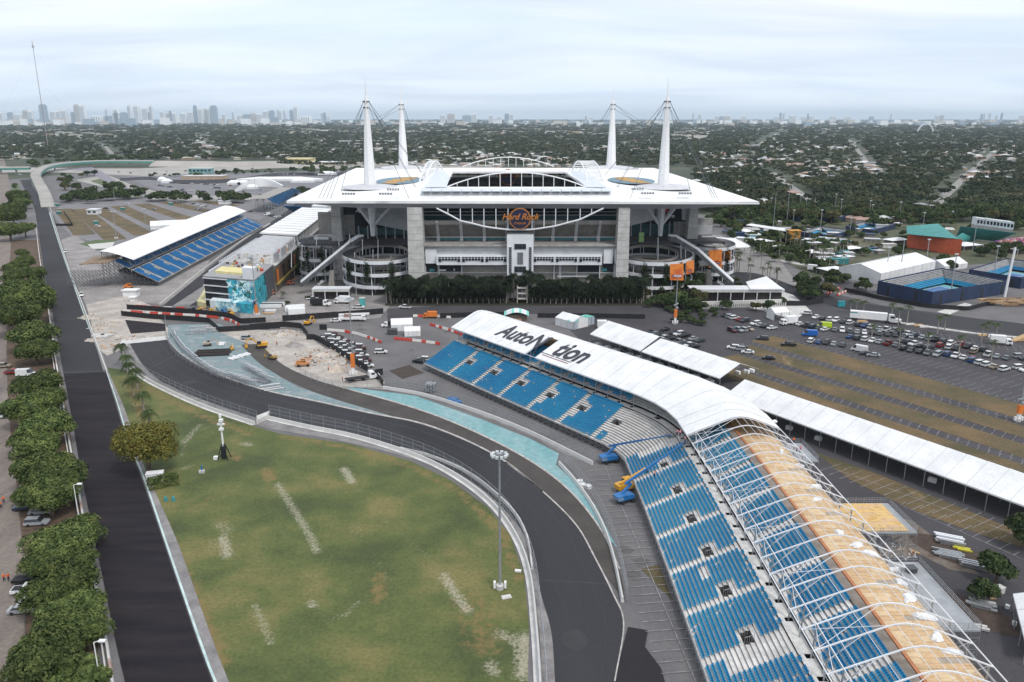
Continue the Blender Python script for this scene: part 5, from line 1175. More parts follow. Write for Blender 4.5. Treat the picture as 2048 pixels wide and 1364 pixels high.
MB().box(-4.5,-2,0,4.5,2.5,2.9).build('counter', M('canopy_interior','#6b5d50','#4a4540',1,.7), R); MB().box(-2.6,-2.6,0,2.2,-2.1,1.1).build('counter_front', M('turquoise_counter','#8fbfb5','#b25a44',.6,.6), R)
sq = gable('square_tent', 'square white tent with turquoise printed gable above the grandstand', G(1110,650), G(1146,660), 4.6, 3.4, 5.2, 3, walls=('front','left','right')); 
mb = MB(); p0, p1 = G(1148,660), G(1189,648); 
o = thing('printed_tent', 'glass-fronted white tent side with turquoise valance', 'tent', (*p0, 0)); d = (p1[0]-p0[0], p1[1]-p0[1])
for k in range(6): mb = MB(); t0, t1 = k/6+.01, (k+1)/6-.01; mb.quad((d[0]*t0,d[1]*t0,0),(d[0]*t1,d[1]*t1,0),(d[0]*t1,d[1]*t1,3.3),(d[0]*t0,d[1]*t0,3.3)); mb.build('pane', M('pale_panes','#b9c2cb','#8d98a5',1,.3), o)
mb = MB(); n_ = (-(d[1])*.5, d[0]*.5); mb.add([(0,0,3.4),(d[0],d[1],3.4),(d[0]*.5,d[1]*.5,5.4),(n_[0]*.6,n_[1]*.6,3.5),(d[0]+n_[0]*.6,d[1]+n_[1]*.6,3.5)], [(0,1,2),(0,2,3),(1,4,2)]); mb.build('roof', MATS['turquoise_fabric'], o)
mb = MB(); x, y = G(1204,655); mb.box(-2,-1.5,.3,2,1.5,3.0); mb.build('white_container', WHITE, loc=(x,y,.05), label='white boxy trailer right of the square tent', cat='trailer')
gable('box_tent', 'small white gable tent beside the white box truck in the right car park', G(1548,642), G(1578,640), 3.2, 3.6, 5.2, 2, walls=('left',))
x, y = G(2048+18, 1240); gable('corner_tent', 'corner of a white peaked tent at the right edge', G(2026,1188,3.8), G(2052,1290,3.8), 4, 3.8, 5.6, 3)
# ================================================================== PADDOCK BUILDING WITH MURAL
pa = np.array(G(412,612)); pb = np.array(G(513,622)); bd = np.array((-.075,1.0)); bd /= np.linalg.norm(bd)
PB = thing('paddock_building', 'low grey glass paddock building with turquoise palm mural on its end', 'building', (pa[0], pa[1], 0))
wd = pb[0]-pa[0]; H_ = 14.0
def pw(u, v, z): return (u+bd[0]*v, bd[1]*v+u*(pb[1]-pa[1])/wd, z)
def pbox(u0, u1, v0, v1, z0, z1, name, m, par=None):
    mb = MB(); mb.prism([pw(u0,v0,0)[:2], pw(u1,v0,0)[:2], pw(u1,v1,0)[:2], pw(u0,v1,0)[:2]], z0, z1); return mb.build(name, m, par or PB)
pbox(.3, wd, .3, 40, 0, H_, 'body', M('charcoal_building','#5c5f64','#4d5055',.3,.7)); pbox(0, wd+.3, 0, 40.2, H_, H_+.5, 'roof_slab', M('grey_roof','#9b9b9d','#8a8a8c',.3,.8))
for lv in range(4):
    z = .4+lv*3.4; pbox(-.2, 13, -.3, .28, z+2.7, z+3.1, 'slab_edge', PANELW)
    for k in range(6): pbox(.3+k*2.05, .3+k*2.05+1.95, .05, .25, z, z+2.65, 'window', GLASS)
# mural: turquoise sheets with darker leaf and water shapes
MUR = M('turquoise_mural', '#3fb3c4', '#d7eef0', .16, .6, c3='#1f7f99', detail=6, spread=(.38,.60)); t_ = MUR.node_tree
pbox(13, wd-.2, -.25, .25, 4.5, H_-.3, 'mural', MUR); pbox(4.5, 15, -6, -.35, .1, 4.6, 'annex', M('annex_white','#d5dde0','#c9d3d6',1,.6)); pbox(7.5, wd-1, -6.1, -.35, .1, 4.5, 'annex_mural', MUR)
pbox(wd+.02, wd+.3, 0, 22, .3, H_-.2, 'mural', M('deep_turquoise_mural','#157f95','#1c4f50',.22,.6,c3='#49bfd0',detail=6,spread=(.4,.58)))
LEAFP = M('mural_leaf_green', '#1f5a48', '#2a6e58', 1, .6); LP2 = M('mural_sky_white', '#d6eff1', '#bfe3e8', 1, .6)
r2 = random.Random(3)
for k in range(26):
    u, z = r2.uniform(13.5, wd-1.5), r2.uniform(5.5, H_-1.5); m_ = LEAFP if k % 3 == 0 else LP2; mb = MB(); a = r2.uniform(0, pi); l = r2.uniform(.8, 2.4); q = l*.28
    P_ = [(u+cos(a+t)*l*(1 if i % 2 == 0 else .3), z+sin(a+t)*l*(1 if i % 2 == 0 else .3)) for i, t in enumerate(np.linspace(0, 2*pi, 9)[:-1])]
    y = -.29-k*.003; mb.add([(p[0], pw(p[0],0,0)[1]+y, min(max(p[1],4.7),H_-.4)) for p in P_], [tuple(range(8))]); mb.build('mural_leaf', m_, PB)
pbox(wd-6, wd+.1, 1, 7, H_+.5, H_+5.5, 'roof_block', PANELW); pbox(4, wd-7, 8, 20, H_+.5, H_+1.6, 'yellow_upstand', M('pale_yellow_board','#d9cf9a','#cbbf88',.6,.8)); pbox(.5, 1.0, 8, 60, H_+.5, H_+1.4, 'upstand', PANELW)
# its long terrace block with white frames and hall
R = thing('paddock_terrace', 'white framed rooftop terrace and hall running back from the mural building', 'building', (pa[0], pa[1], 0)); PBs = PB; PB = R
pbox(1.5, wd+1, 40.4, 250, 0, H_-.5, 'body', M('terrace_body','#8f8980','#7d776e',.3,.8)); pbox(1, wd+1.6, 40.3, 250, H_-.5, H_, 'deck', CONCL)
pbox(wd+1.05, wd+1.4, 40, 130, 5, 12, 'brown_cladding', M('ochre_site_cladding','#7d5f45','#655040',.5,.8)); pbox(wd+1.1, wd+2.6, 40, 170, 4.2, 5, 'yellow_gantry', M('ochre_gantry','#b09a4a','#8f7d40',.5,.7))
for k in range(9):
    v = 42+k*7.2; mb = MB(); mb.bar(pw(6,v,H_), pw(6,v,H_+5), .18); mb.bar(pw(wd-1,v,H_), pw(wd-1,v,H_+5), .18); mb.bar(pw(6,v,H_+5), pw(wd-1,v,H_+5), .35); mb.bar(pw(6,v+3.6,H_+5), pw(wd-1,v+3.6,H_+5), .3); mb.build('pergola_frame', PANELW, PB)
for k in range(14):
    v = 41+k*4.8; pbox(wd-1.2, wd-.8, v, v+4.5, H_, H_+4.6, 'white_screen', PANELW) if k % 4 else None
pbox(3, wd+.6, 106, 245, H_+5.5, H_+6.1, 'hall_roof', ROOFW); pbox(4, wd-.2, 108, 243, H_, H_+5.5, 'hall_body', M('hall_interior','#a39f9b','#8d8985',.4,.8))
for k in range(26): pbox(wd-.1, wd+.4, 107+k*5.2, 107.5+k*5.2, H_, H_+5.5, 'hall_post', PANELW)
for k in range(12): pbox(3.2, wd+.4, 106+k*11.6, 106.3+k*11.6, H_+6.1, H_+6.25, 'roof_seam', FASC)
pbox(10, wd-4, 252, 300, H_, H_+7, 'far_pavilion', PANELW)
r2 = random.Random(9)
for k in range(26):
    v = 24+k*3.1; pbox(1.2, 1.5, v, v+.3, H_, H_+3.2, 'terrace_post', PANELW); pbox(1.2, 9, v, v+.25, H_+3.2, H_+3.5, 'terrace_beam', PANELW)
for k in range(8): pbox(wd+1.42, wd+1.6, 42+k*15, 46+k*15, 5.5, 11.5, 'cladding_opening', DARK if k % 3 else ORANGE)
for k in range(70): u, v = r2.uniform(2, wd-2), r2.uniform(9, 104); s = r2.uniform(.5, 1.7); pbox(u, u+s, v, v+s*1.4, H_+.5 if v < 40 else H_, H_+.5+s*.9, 'roof_clutter', r2.choice([WOODL, RED, DSTEEL, PANELW, PANELW, CONC, MATS['pale_yellow_board']]))
PB = PBs
mb = MB(); pbw = G(398,612); mb.prism([G(395,612), G(418,574), G(424,574), G(412,616)], 0, 2.4); mb.build('yellow_wall', M('cream_yellow_wall','#cfc79a','#bdb588',.6,.8), label='cream yellow wall beside the glass side of the paddock building', cat='wall')
# ================================================================== FLYOVER
def deck(label, pts, w_, m, beam, thick=1.6, beamm=None, cols=0):
    P = [np.array((*G(px, py, z), z)) for px, py, z in pts]; Pc = catmull(P, 6); A, B = [], []
    for i, p in enumerate(Pc):
        a, b = Pc[max(0,i-1)], Pc[min(len(Pc)-1,i+1)]; t = (b-a)[:2]; t /= np.linalg.norm(t); n = np.array((-t[1], t[0]))*w_/2; A.append((p[0]+n[0],p[1]+n[1],p[2])); B.append((p[0]-n[0],p[1]-n[1],p[2]))
    R = thing('flyover', label, 'bridge', (Pc[0][0], Pc[0][1], 0)); mb = MB(); mb.strip(A, B); wpart(mb, 'road_deck', m, R)
    for S_ in (A, B):
        mb = MB(); mb.strip(S_, [(p[0],p[1],p[2]-.3) for p in S_]); mb.strip([(p[0],p[1],p[2]+1.1) for p in S_], S_); wpart(mb, 'parapet', CONCL, R)
        if beam: mb = MB(); mb.strip([(p[0],p[1],p[2]-.3) for p in S_], [(p[0],p[1],p[2]-.3-thick) for p in S_]); wpart(mb, 'girder', beamm, R)
    if cols:
        for i in range(3, len(Pc)-2, cols):
            p = Pc[i]; 
            if p[2] > 4: mb = MB(); mb.box(p[0]-w_*.32,p[1]-1.2,p[2]-3.4,p[0]+w_*.32,p[1]+1.2,p[2]-2); mb.bar((p[0],p[1],0),(p[0],p[1],p[2]-3.2),1.5,8); wpart(mb, 'pier', CONCL, R)
    return R
GIRD = M('green_steel_girder', '#4f8f85', '#457f77', .2, .6)
deck('curved highway flyover with green girders at the far left', [(97,414,.4),(88,385,1.2),(76,362,3.5),(72,347,7),(92,333,9.5),(130,326,10.5),(190,322,10.5),(250,321.5,10),(308,322,8.5)], 13, HWY, True, 3.4, GIRD, 4)
deck('straight flyover with green girder entering from the left edge', [(-80,336,9),(0,335.5,9.5),(60,334.5,9.5)], 12, HWY, True, 3.2, GIRD, 3)
mb = MB(); A_ = [(*G(px, 323, 8.5)[:2],) for px in (308, 420, 560, 760)]
a = G(308,322,8.5); b = G(420,323,8); c = G(560,328,5); d_ = G(700,333,3)
mb = MB()
for p, q, z0, z1 in ((a,b,8.5,8),(b,c,8,5),(c,d_,5,2)): mb.quad((*p,0),(*q,0),(*q,z1),(*p,z0)); mb.quad((*p,z0),(*q,z1),(q[0],q[1]+14,z1),(p[0],p[1]+14,z0)); mb.quad((p[0],p[1]-26,0),(q[0],q[1]-26,0),(*q,z1*.98),(*p,z0*.98))
mb.build('highway_embankment', M('pale_concrete_embankment','#aaa59f','#96918b',.02,.9), kind='structure')
# far white/teal pavilion, tents, roundabout building, long white arch
def simple_box(name, label, px0, px1, pyb, h, dep, m, cat='building', top=None, z=0, group=None, win=0):
    x0, y = G(px0, pyb); x1, _ = G(px1, pyb); R = thing(name, label, cat, (x0, y, z), group=group); w_ = x1-x0
    MB().box(0,0,0,w_,dep,h).build('walls', m, R); MB().box(-.5,-.5,h,w_+.5,dep+.5,h+.5).build('roof', top or PANELW, R)
    for k in range(win): MB().box(w_*(k+.2)/win,-.12,h*.35,w_*(k+.8)/win,-.02,h*.75).build('window', GLASS, R)
    return R
simple_box('round_stand', 'low timber-walled platform with teal screen in the far loop', 363, 445, 359, 4.5, 26, M('timber_siding','#b9a58d','#a08c74',.3,.8), top=CONCL)
simple_box('teal_screen', 'teal screened structure on the timber platform of the far loop', 378, 424, 353, 7, 10, M('pale_teal_screen','#7fb0ae','#55827f',.2,.7), z=4.9, win=6)
simple_box('cream_warehouse', 'cream yellow school building left of the near left mast', 573, 622, 327, 9, 40, M('cream_stucco','#cfc290','#bdb07e',.1,.8), top=M('cream_roof','#d8cda6','#c9be97',.1,.8), win=9); simple_box('white_warehouse', 'long white building below the cream one, left of the mast', 624, 690, 331, 6, 30, M('beige_stucco','#bdb3a3','#aaa090',.1,.8), win=10)
simple_box('white_shed', 'white shed on the left grass-strip car park', 174, 194, 429, 4.2, 9, PANELW, top=PANELW, win=2); simple_box('white_cabin', 'long white trailer cabin near the roof tip of the left stand', 437, 458, 409, 3.6, 8, PANELW, win=0)
simple_box('white_container', 'white container in front of the left grandstand scaffolding', 246, 273, 594, 3, 4, WHITE, 'container', top=WHITE); simple_box('white_box', 'small white crate below the white container', 260, 270, 604, 2.0, 2.4, WHITE, 'crate', top=WHITE)
gable('flat_tent', 'pale folded tent roof left of the left grandstand', G(300,452,3), G(392,448,3), 8, 3, 6, 4, walls=('front',)); 
for i, (px, py, w_) in enumerate([(325,362,5),(334,366,6),(470,369,9),(488,369,7),(505,378,6),(655,350,14),(606,365,16),(560,362,60)]):
    x, y = G(px, py); R = thing('event_tent', ['white peaked tent beside the far car park, left one','white peaked tent beside the far car park, right one','white canopy in the middle of the far car park','small white canopy right of the far car park middle','small white canopy near the arched wall','slanted white roof far behind the stadium roof edge','white low building behind the far car park','long low white wall building at the far loop'][i], 'tent', (x,y,0)); MB().add([(-w_,-5,3),(w_,-5,3),(w_,5,3),(-w_,5,3),(-w_*.5,0,6),(w_*.5,0,6)], [(0,1,5,4),(1,2,5),(2,3,4,5),(3,0,4)]).build('roof', FABRIC, R); MB().box(-w_,-5,0,w_,5,3).build('side_wall', PANELW, R)
mb = MB(); P_ = []
for k in range(17): t = k/16; P_.append((*G(470+95*t, 384-8*t-6*sin(pi*t), 0),))
for p, q, i in zip(P_, P_[1:], range(16)): mb.quad((*p,0),(*q,0),(*q,3+8*sin(pi*min(1,(i+1)/16))),(*p,3+8*sin(pi*i/16)))
mb.strip([(*p,3+8*sin(pi*i/16)) for i, p in enumerate(P_)], [(p[0],p[1]+5,3+8*sin(pi*i/16)) for i, p in enumerate(P_)]); mb.build('arched_wall', WHITE, label='white arched wall behind the distant grandstand', cat='wall')
# ================================================================== TENNIS CAMPUS
NAVYW = M('navy_wall_panel', '#1e2f4f', '#27395a', .4, .6, fine=(1,.9,1.1)); CRT = M('teal_court', '#6aa2aa', '#5f969f', .2, .7); CRB = M('blue_court', '#4a6f9d', '#416592', .2, .7); BENCH = M('grey_bench_terrace', '#a3a3a4', '#858688', .5, .8)
def court_stadium(label, quad, h, seatw, navy=NAVYW, doors=6, closed=(0,1,2,3)):
    Q = [np.array(G(*p)) for p in quad]; c = sum(Q)/4; R = thing('tennis_stadium', label, 'stadium', (c[0], c[1], 0))
    for i in range(4):
        a, b = Q[i], Q[(i+1) % 4]; d = b-a; l = np.linalg.norm(d); d /= l; n = np.array((-d[1], d[0])); n = n if np.dot(c-a, n) > 0 else -n
        if i in closed:
            k_ = max(3, int(l/5))
            for k in range(k_):
                p, q = a+d*l*k/k_, a+d*l*(k+1)/k_; mb = MB(); mb.slab((*p,h),(*q,h),(*(q+n*.3),h),(*(p+n*.3),h),h); wpart(mb, 'wall_panel', navy if k % 2 else M('navy_wall_panel_dark','#1a2945','#223250',.4,.6), R)
                if k % 3 == 1: mb = MB(); mb.slab((*(p-n*.06+d*.5),h*.75),(*(p-n*.06+d*2),h*.75),(*(p-n*.01+d*2),h*.75),(*(p-n*.01+d*.5),h*.75),h*.74); wpart(mb, 'doorway', DARK, R)
        for r in range(9):
            o0, o1 = .4+r*seatw/9, .4+(r+1)*seatw/9; z = h-.6-(h-1.6)*r/9; ins = 1+r*.8
            mb = MB(); mb.slab((*(a+n*o0+d*ins),z),(*(b+n*o0-d*ins),z),(*(b+n*o1-d*ins),z),(*(a+n*o1+d*ins),z),.4); wpart(mb, 'bench_row', BENCH if not (i == 3 and r > 4 or i == 2 and r > 5) else SEAT, R)
    s = seatw+1
    def inset(k): 
        P_ = []
        for q in Q: v = c-q; P_.append(tuple(q+v*k))
        return P_
    mb = MB(); mb.prism(inset(.30), .05, .10); wpart(mb, 'court_surround', CRT, R); mb = MB(); mb.prism(inset(.52), .10, .13); wpart(mb, 'court', CRB, R)
    I = inset(.52)
    mb = MB(); 
    for p, q in zip(I, I[1:]+I[:1]): mb.bar((*p,.15),(*q,.15),.12)
    mid1, mid2 = (np.array(I[0])+np.array(I[1]))/2, (np.array(I[2])+np.array(I[3]))/2; mb.bar((*mid1,.6),(*mid2,.6),.08); wpart(mb, 'court_lines', PANELW, R)
    return R
court_stadium('navy-walled tennis stadium with teal court at the right, nearest one', [(1753,588),(1862,612),(2012,588),(1880,560)], 6.8, 8)
court_stadium('second navy-walled tennis court beyond the nearest one, cut by the right edge', [(1935,560),(2040,578),(2140,556),(2010,536)], 6, 6)
court_stadium('small blue tennis court ground behind the long white canopy', [(1598,474),(1660,482),(1705,470),(1640,462)], 4, 4)
court_stadium('distant blue tennis court left of the teal and orange stadium', [(1690,462),(1745,470),(1790,458),(1735,450)], 4, 4); court_stadium('distant grey-seated tennis court by the tree belt', [(1545,436),(1600,444),(1650,434),(1590,426)], 5, 8); court_stadium('far tennis court with grey benches at the tree belt, right of the first', [(1612,438),(1675,446),(1720,436),(1660,428)], 5, 8)
# orange and teal show court
R = thing('show_court', 'teal-seated tennis stadium with orange outer walls', 'stadium', (*G(1860,500), 0)); ORG = M('orange_cladding', '#c9603c', '#b85433', .3, .6, fine=(.8,.92,1.06)); TSEAT = M('sea_teal_seats', '#3f8f8b', '#357f7c', .3, .6, fine=(1.5,.85,1.1))
pts = [(1813,495),(1850,500),(1886,507),(1920,512)]
for a, b in zip(pts, pts[1:]):
    for k in range(3):
        p = lerp3((*G(*a),0), (*G(*b),0), k/3); q = lerp3((*G(*a),0), (*G(*b),0), (k+1)/3); mb = MB(); mb.slab((p[0],p[1],10.5),(q[0],q[1],10.5),(q[0],q[1]+.5,10.5),(p[0],p[1]+.5,10.5),10.5); wpart(mb, 'orange_panel', ORG, R)
    p, q = G(*a), G(*b); mb = MB(); mb.slab((p[0]+3,p[1]-.1,4.5),(p[0]+11,p[1]-.1,4.5),(p[0]+11,p[1]-.02,4.5),(p[0]+3,p[1]-.02,4.5),4.4); wpart(mb, 'doorway', DARK if a[0] == 1850 else M('amber_print','#d97b45','#c66a3a',.5,.6), R)
def tbank(quad, zs, name='seat_bank', m=TSEAT, rows=8):
    A = [(*G(px,py,z),z) for (px,py), z in zip(quad, zs)]
    for r in range(rows):
        t0, t1 = r/rows, (r+1)/rows; a, b, c2, d2 = lerp3(A[0],A[3],t0), lerp3(A[1],A[2],t0), lerp3(A[1],A[2],t1), lerp3(A[0],A[3],t1); z_ = min(a[2], d2[2])
        mb = MB(); mb.slab((a[0],a[1],a[2]),(b[0],b[1],b[2]),(c2[0],c2[1],c2[2]+.15),(d2[0],d2[1],d2[2]+.15),.3); wpart(mb, 'seat_row', m, R)
tbank([(1813,452),(1876,447),(1918,478),(1814,468)], (12.5,12.5,10.6,10.6), rows=9); tbank([(1921,452),(2034,466),(1990,482),(1912,474)], (12,12,3,3), rows=9); tbank([(1912,474),(1935,484),(1955,480),(1925,466)], (9,2,2,9), rows=5)
p0 = G(1952,452,10); p1 = G(2026,462,10); mb = MB(); mb.slab((p0[0],p0[1]+.5,10.8),(p1[0],p1[1]+.5,10.8),(p1[0]+1,p1[1]+8,10.8),(p0[0]+1,p0[1]+8,10.8),10.8); wpart(mb, 'stand_wall', CONC, R)
mb = MB(); mb.slab((*p0,16),(*p1,16),(p1[0]+1,p1[1]+8,16),(p0[0]+1,p0[1]+8,16),5.2); wpart(mb, 'press_box', PANELW, R)
for k in range(11): t = k/11; q = lerp3((*p0,0),(*p1,0),t+.01); q2 = lerp3((*p0,0),(*p1,0),t+.07); mb = MB(); mb.slab((q[0],q[1]-.2,14.6),(q2[0],q2[1]-.2,14.6),(q2[0],q2[1]-.05,14.6),(q[0],q[1]-.05,14.6),2.4); wpart(mb, 'window', GLASS, R)
mb = MB(); q = [G(1990,500), G(2046,490), G(2120,484)]; mb.slab((*q[0],6),(*q[2],7),(q[2][0],q[2][1]+2,7),(q[0][0],q[0][1]+2,6),6); wpart(mb, 'painted_wall', M('colourful_mural','#b9c9c4','#7a4a86',.35,.6,c3='#c46a5a',spread=(.4,.56)), R)
gable('hospitality_tent', 'big white marquee with windowed side in front of the orange stadium', G(1762,547,6), G(1872,522,6), 12, 6, 9.5, 12, walls=('front','left','right')); 
mb = MB(); a, b = G(1762,549,5), G(1873,523,5); R = thing('tent_glazing', 'row of dark tent windows along the big marquee side', 'window', (*a, 0)); d = (b[0]-a[0], b[1]-a[1])
for k in range(24): mb = MB(); t0, t1 = (k+.12)/24, (k+.88)/24; mb.quad((d[0]*t0,d[1]*t0,3.6),(d[0]*t1,d[1]*t1,3.6),(d[0]*t1,d[1]*t1,5.3),(d[0]*t0,d[1]*t0,5.3)); mb.build('pane', M('tinted_pane','#4a525c','#5b6570',1,.2), R)
gable('hospitality_tent', 'long white open canopy left of the tennis courts', G(1492,450,6), G(1590,465,6), 5, 6, 6.8, 8); gable('hospitality_tent', 'white arched tent right of the big marquee', G(1890,533,3), G(1936,526,3), 6, 3, 6, 4, walls=('front','left'))
for i, (px, py, w_, d2, lb) in enumerate([(1636,530,6,5,'white peaked canopy between the palms left of the marquee'),(1560,503,7,5,'white pavilion roof among the palm garden'),(1622,513,4,4,'little white parasol roof on the lawn'),(1700,505,9,4,'low white stall with magenta end'),(1930,497,9,7,'white roof below the teal stadium'),(1795,487,10,5,'flat grey-white roof left of the orange stadium'),(1520,490,9,5,'white catering tent behind the palms'),(1490,470,6,5,'pale canopy near the stadium corner'),(1668,548,8,6,'white covered stalls below the marquee'),(1720,552,9,5,'second row of white covered stalls below the marquee'),(2040,505,10,6,'white tent roof at the right edge below the mural')]):
    x, y = G(px, py); R = thing('garden_canopy', lb, 'canopy', (x,y,0), rz=.35); MB().add([(-w_,-d2,3),(w_,-d2,3),(w_,d2,3),(-w_,d2,3),(0,0,4.6)], [(0,1,4),(1,2,4),(2,3,4),(3,0,4)]).build('roof', FABRIC, R)
    for sx_ in (-1,1):
        for sy_ in (-1,1): MB().bar((sx_*w_*.95,sy_*d2*.95,0),(sx_*w_*.95,sy_*d2*.95,3),.12).build('post', PANELW, R)
    MB().box(-w_*.8,-d2*.3,0,w_*.8,d2*.8,2.2).build('stall', M('stall_clutter','#8f8a84','#5d5a57',1,.8), R)
r3 = random.Random(77); kk = 0
CG = [(1425,438),(1560,444),(1800,452),(1800,505),(1700,520),(1640,540),(1540,505),(1450,480)]
while kk < 46:
    px, py = r3.uniform(1420,1900), r3.uniform(438,545)
    if not inside((px,py), CG): continue
    x, y = G(px, py); w_, d2, h = r3.uniform(2,7), r3.uniform(1.5,4), r3.uniform(2.2,4.2); c_ = r3.choice(['white','white','grey','navy','turquoise','tan']); m = {'white':PANELW,'grey':FACADE,'navy':NAVYW,'turquoise':MATS['turquoise_kiosk'] if 'turquoise_kiosk' in MATS else TEAL,'tan':CONCL}[c_]
    R = thing('campus_kiosk', f'small {c_} kiosk among the palms of the tennis campus, {ordn(kk)} of its kind', 'kiosk', (x,y,.09), r3.uniform(-.5,.5), 'kiosks on the tennis campus'); MB().box(-w_,-d2,0,w_,d2,h*.8).build('walls', m if r3.random() < .5 else MATS['stall_clutter'], R); MB().box(-w_*1.08,-d2*1.1,h*.8,w_*1.08,d2*1.1,h*.8+.25).build('roof', m, R); kk += 1
for i, (a, b, c, d) in enumerate([(1450,452,1530,461),(1690,492,1760,503),(1560,520,1620,533),(1600,500,1650,507),(1850,452,1905,460)]):
    flat('campus_path', [(a,b),(c,d-5),(c+6,d),(a+6,b+6)], .10, MATS['pale_concrete'])
simple_box('orange_kiosk', 'orange boxy kiosk near the long white canopy', 1577, 1600, 482, 7, 6, M('amber_box','#c98a2e','#b87b26',.6,.6), 'kiosk', top=M('amber_box','#c98a2e'))
simple_box('blue_kiosk', 'turquoise and white kiosk behind the palm garden', 1495, 1520, 481, 4, 6, M('turquoise_kiosk','#4f9aa5','#d0d4d6',.5,.6), 'kiosk')
mb = MB(); x, y = G(1432,505,8); 
q = [R3(1431,474,9), R3(1470,476,9), R3(1505,494,5), R3(1458,495,5)]; mb.slab(*q, .4); mb.build('sail_roof', FABRIC, label='white sail-shaped roof right of the stadium corner column', cat='roof')
# lumber yard at the right edge
R = thing('lumber_stack', 'stacks of raw timber on scaffold racks at the right edge', 'timber', (*G(2020,612), 0))
for k in range(60):
    x, y, z = random.uniform(-10,14), random.uniform(-2,5), random.uniform(.3,3.4); MB().box(x-4,y,z,x+4,y+.35,z+.16).build('plank', random.choice([WOODL, WOOD, WOODD]), R)
for px, py in ((2008,700),(2040,698)):
    pass
mb = MB(); q = G(2005,690); mb.add([(0,0,.2),(9,2,.2),(9,5,.2),(0,3,.2),(1,0,.6),(9,2,3.2),(9,5,3.2),(1,3,.6)], [(0,1,5,4),(4,5,6,7),(1,2,6,5),(3,0,4,7),(2,3,7,6)]); mb.build('wooden_ramp', WOODL, loc=(q[0]+7,q[1]+4,.05), label='orange-brown wooden ramp at the right edge beyond the parked cars', cat='ramp')
for i, (px, py) in enumerate([(1822,650),(1838,652),(1850,655),(1968,672),(1985,674),(1725,644)]): 
    R = thing('board_pile', f'{["light","pale","low","loose","thin","small"][i]} pile of boards on the kerb strip of the right lot, {ordn(i)} from the left', 'boards', (*G(px,py), .1), group='board piles on the kerb strip')
    for k in range(5): MB().box(-2.5+k*.1,-.8+k*.3,.05+k*.12,2.4-k*.2,-.4+k*.3,.15+k*.12).build('board', WOODL if i % 2 else CONCL, R)
wall('kerb_strip', 'long pale low kerb wall between car park and campus road', [(1790,645),(1860,655),(1950,668),(2060,678)], h=.5, th=1.6, blk=6, m=CONCL, smooth=0)
# ================================================================== LIGHT TOWERS AND POLES
def light_tower(label, px, py, h, wrap=None, head=True, r=.28, base=True):
    x, y = G(px, py); R = thing('light_tower', label, 'light pole', (x, y, .05)); mb = MB(); mb.bar((0,0,0),(0,0,h),r,8,r*.6); mb.build('pole', STEEL, R)
    if base: MB().lathe((0,0,0), [(.75,0),(.75,.9),(.6,1.0)], 12).build('base', CONCL, R); MB().box(-1.2,-.4,.3,-.8,.4,1.5).build('cabinet', WHITE, R); MB().box(.8,-.4,.3,1.2,.4,1.5).build('cabinet', WHITE, R)
    if wrap:
        z0, z1 = wrap; MB().box(-.62,-.62,z0,.62,.62,z1).build('orange_wrap', ORANGE, R); MB().box(-.45,-.45,1,.45,.45,z0).build('white_wrap', WHITE, R)
        mb = MB()
        for k in range(8): a = k*.8; mb.box(.7*cos(a)-.3,.7*sin(a)-.3,z1+.3+.3*k,.7*cos(a)+.3,.7*sin(a)+.3,z1+.75+.3*k)
        mb.build('equipment', M('grey_radio_gear','#aab0b4','#8b9195',1,.5), R)
    if head:
        mb = MB(); mb.lathe((0,0,h-.3), [(.5,0),(.5,.6)], 10); 
        for k in range(10): a = 2*pi*k/10; mb.bar((0,0,h),(1.35*cos(a),1.35*sin(a),h),.06); 
        mb.build('head_frame', STEEL, R)
        for k in range(10): a = 2*pi*k/10; MB().box(1.35*cos(a)-.28,1.35*sin(a)-.28,h-.25,1.35*cos(a)+.28,1.35*sin(a)+.28,h+.15).build('lamp', M('lamp_housing','#c9ced1','#aeb4b8',1,.4), R)
    return R
light_tower('tall light pole standing on the grass field inside the bend', 1000, 1178, 27.2); light_tower('tall light pole with orange wrap left of the car tents', 1350, 648, 21, (3,6.5)); light_tower('tall light pole with orange wrap by the packed cars', 707, 752, 27, (3.2,8)); light_tower('tall light pole with orange wrap at the right edge of the lot', 2036, 843, 24, (2.5,5)); light_tower('light pole with orange wrap beside the mural building', 514, 632, 27, (1.5,5)); light_tower('light pole left of the left grandstand roof', 233, 478, 20, None)
for i, (px, py, t) in enumerate([(230,405,376),(292,455,418),(369,440,395),(293,420,390),(109,420,392),(512,395,330),(426,400,375),(1545,470,385),(1573,448,372)]):
    g = G(px, py); h = D(px, t, g[1])[1]; light_tower(['slim pole with red and white foot in the left grass lot','slim pole above the left grandstand roof','slim pole at the right of the left grass lot','slim pole in the middle of the left grass lot','slim pole at the flyover foot','slim white pole at the far loop','slim pole in front of the far trees','slim pole right of the stadium corner','slim pole behind the first tennis court'][i], px, py, h, None, i in (1,6), .22, False)
Z7 = [(368,15,200),(320,150,270),(412,60,200),(520,150,340),(672,70,220),(630,30,190),(885,80,235),(905,110,230),(1110,90,250),(1285,170,330),(1505,160,245),(1120,370,640),(1310,370,590),(1015,430,650),(1495,480,812),(1660,220,480),(1812,420,690),(1735,210,390),(745,210,330),(150,60,180)]
for i, (a, b, c) in enumerate(Z7):
    px, t, py = 1500+a*.2676, 380+b*.2676, 380+c*.2676; g = G(px, py); h = D(px, t, g[1])[1]
    R = thing('court_light', f'tall slim tennis court light pole, {ordn(i)} in the campus group', 'light pole', (*g, 0), group='light poles over the tennis courts'); MB().bar((0,0,0),(0,0,h),.28,5,.2).build('pole', STEEL, R); MB().box(-.9,-.3,h-.2,.9,.3,h+.35).build('lamp', MATS['lamp_housing'], R)
g = G(2009,594); h = D(2022,495,g[1])[1]; MB().bar((0,0,0),(1.2,0,h),.62,8,.5).build('white_mast', WHITE, loc=(*g,0), label='thick leaning white mast right of the navy tennis stadium', cat='mast')
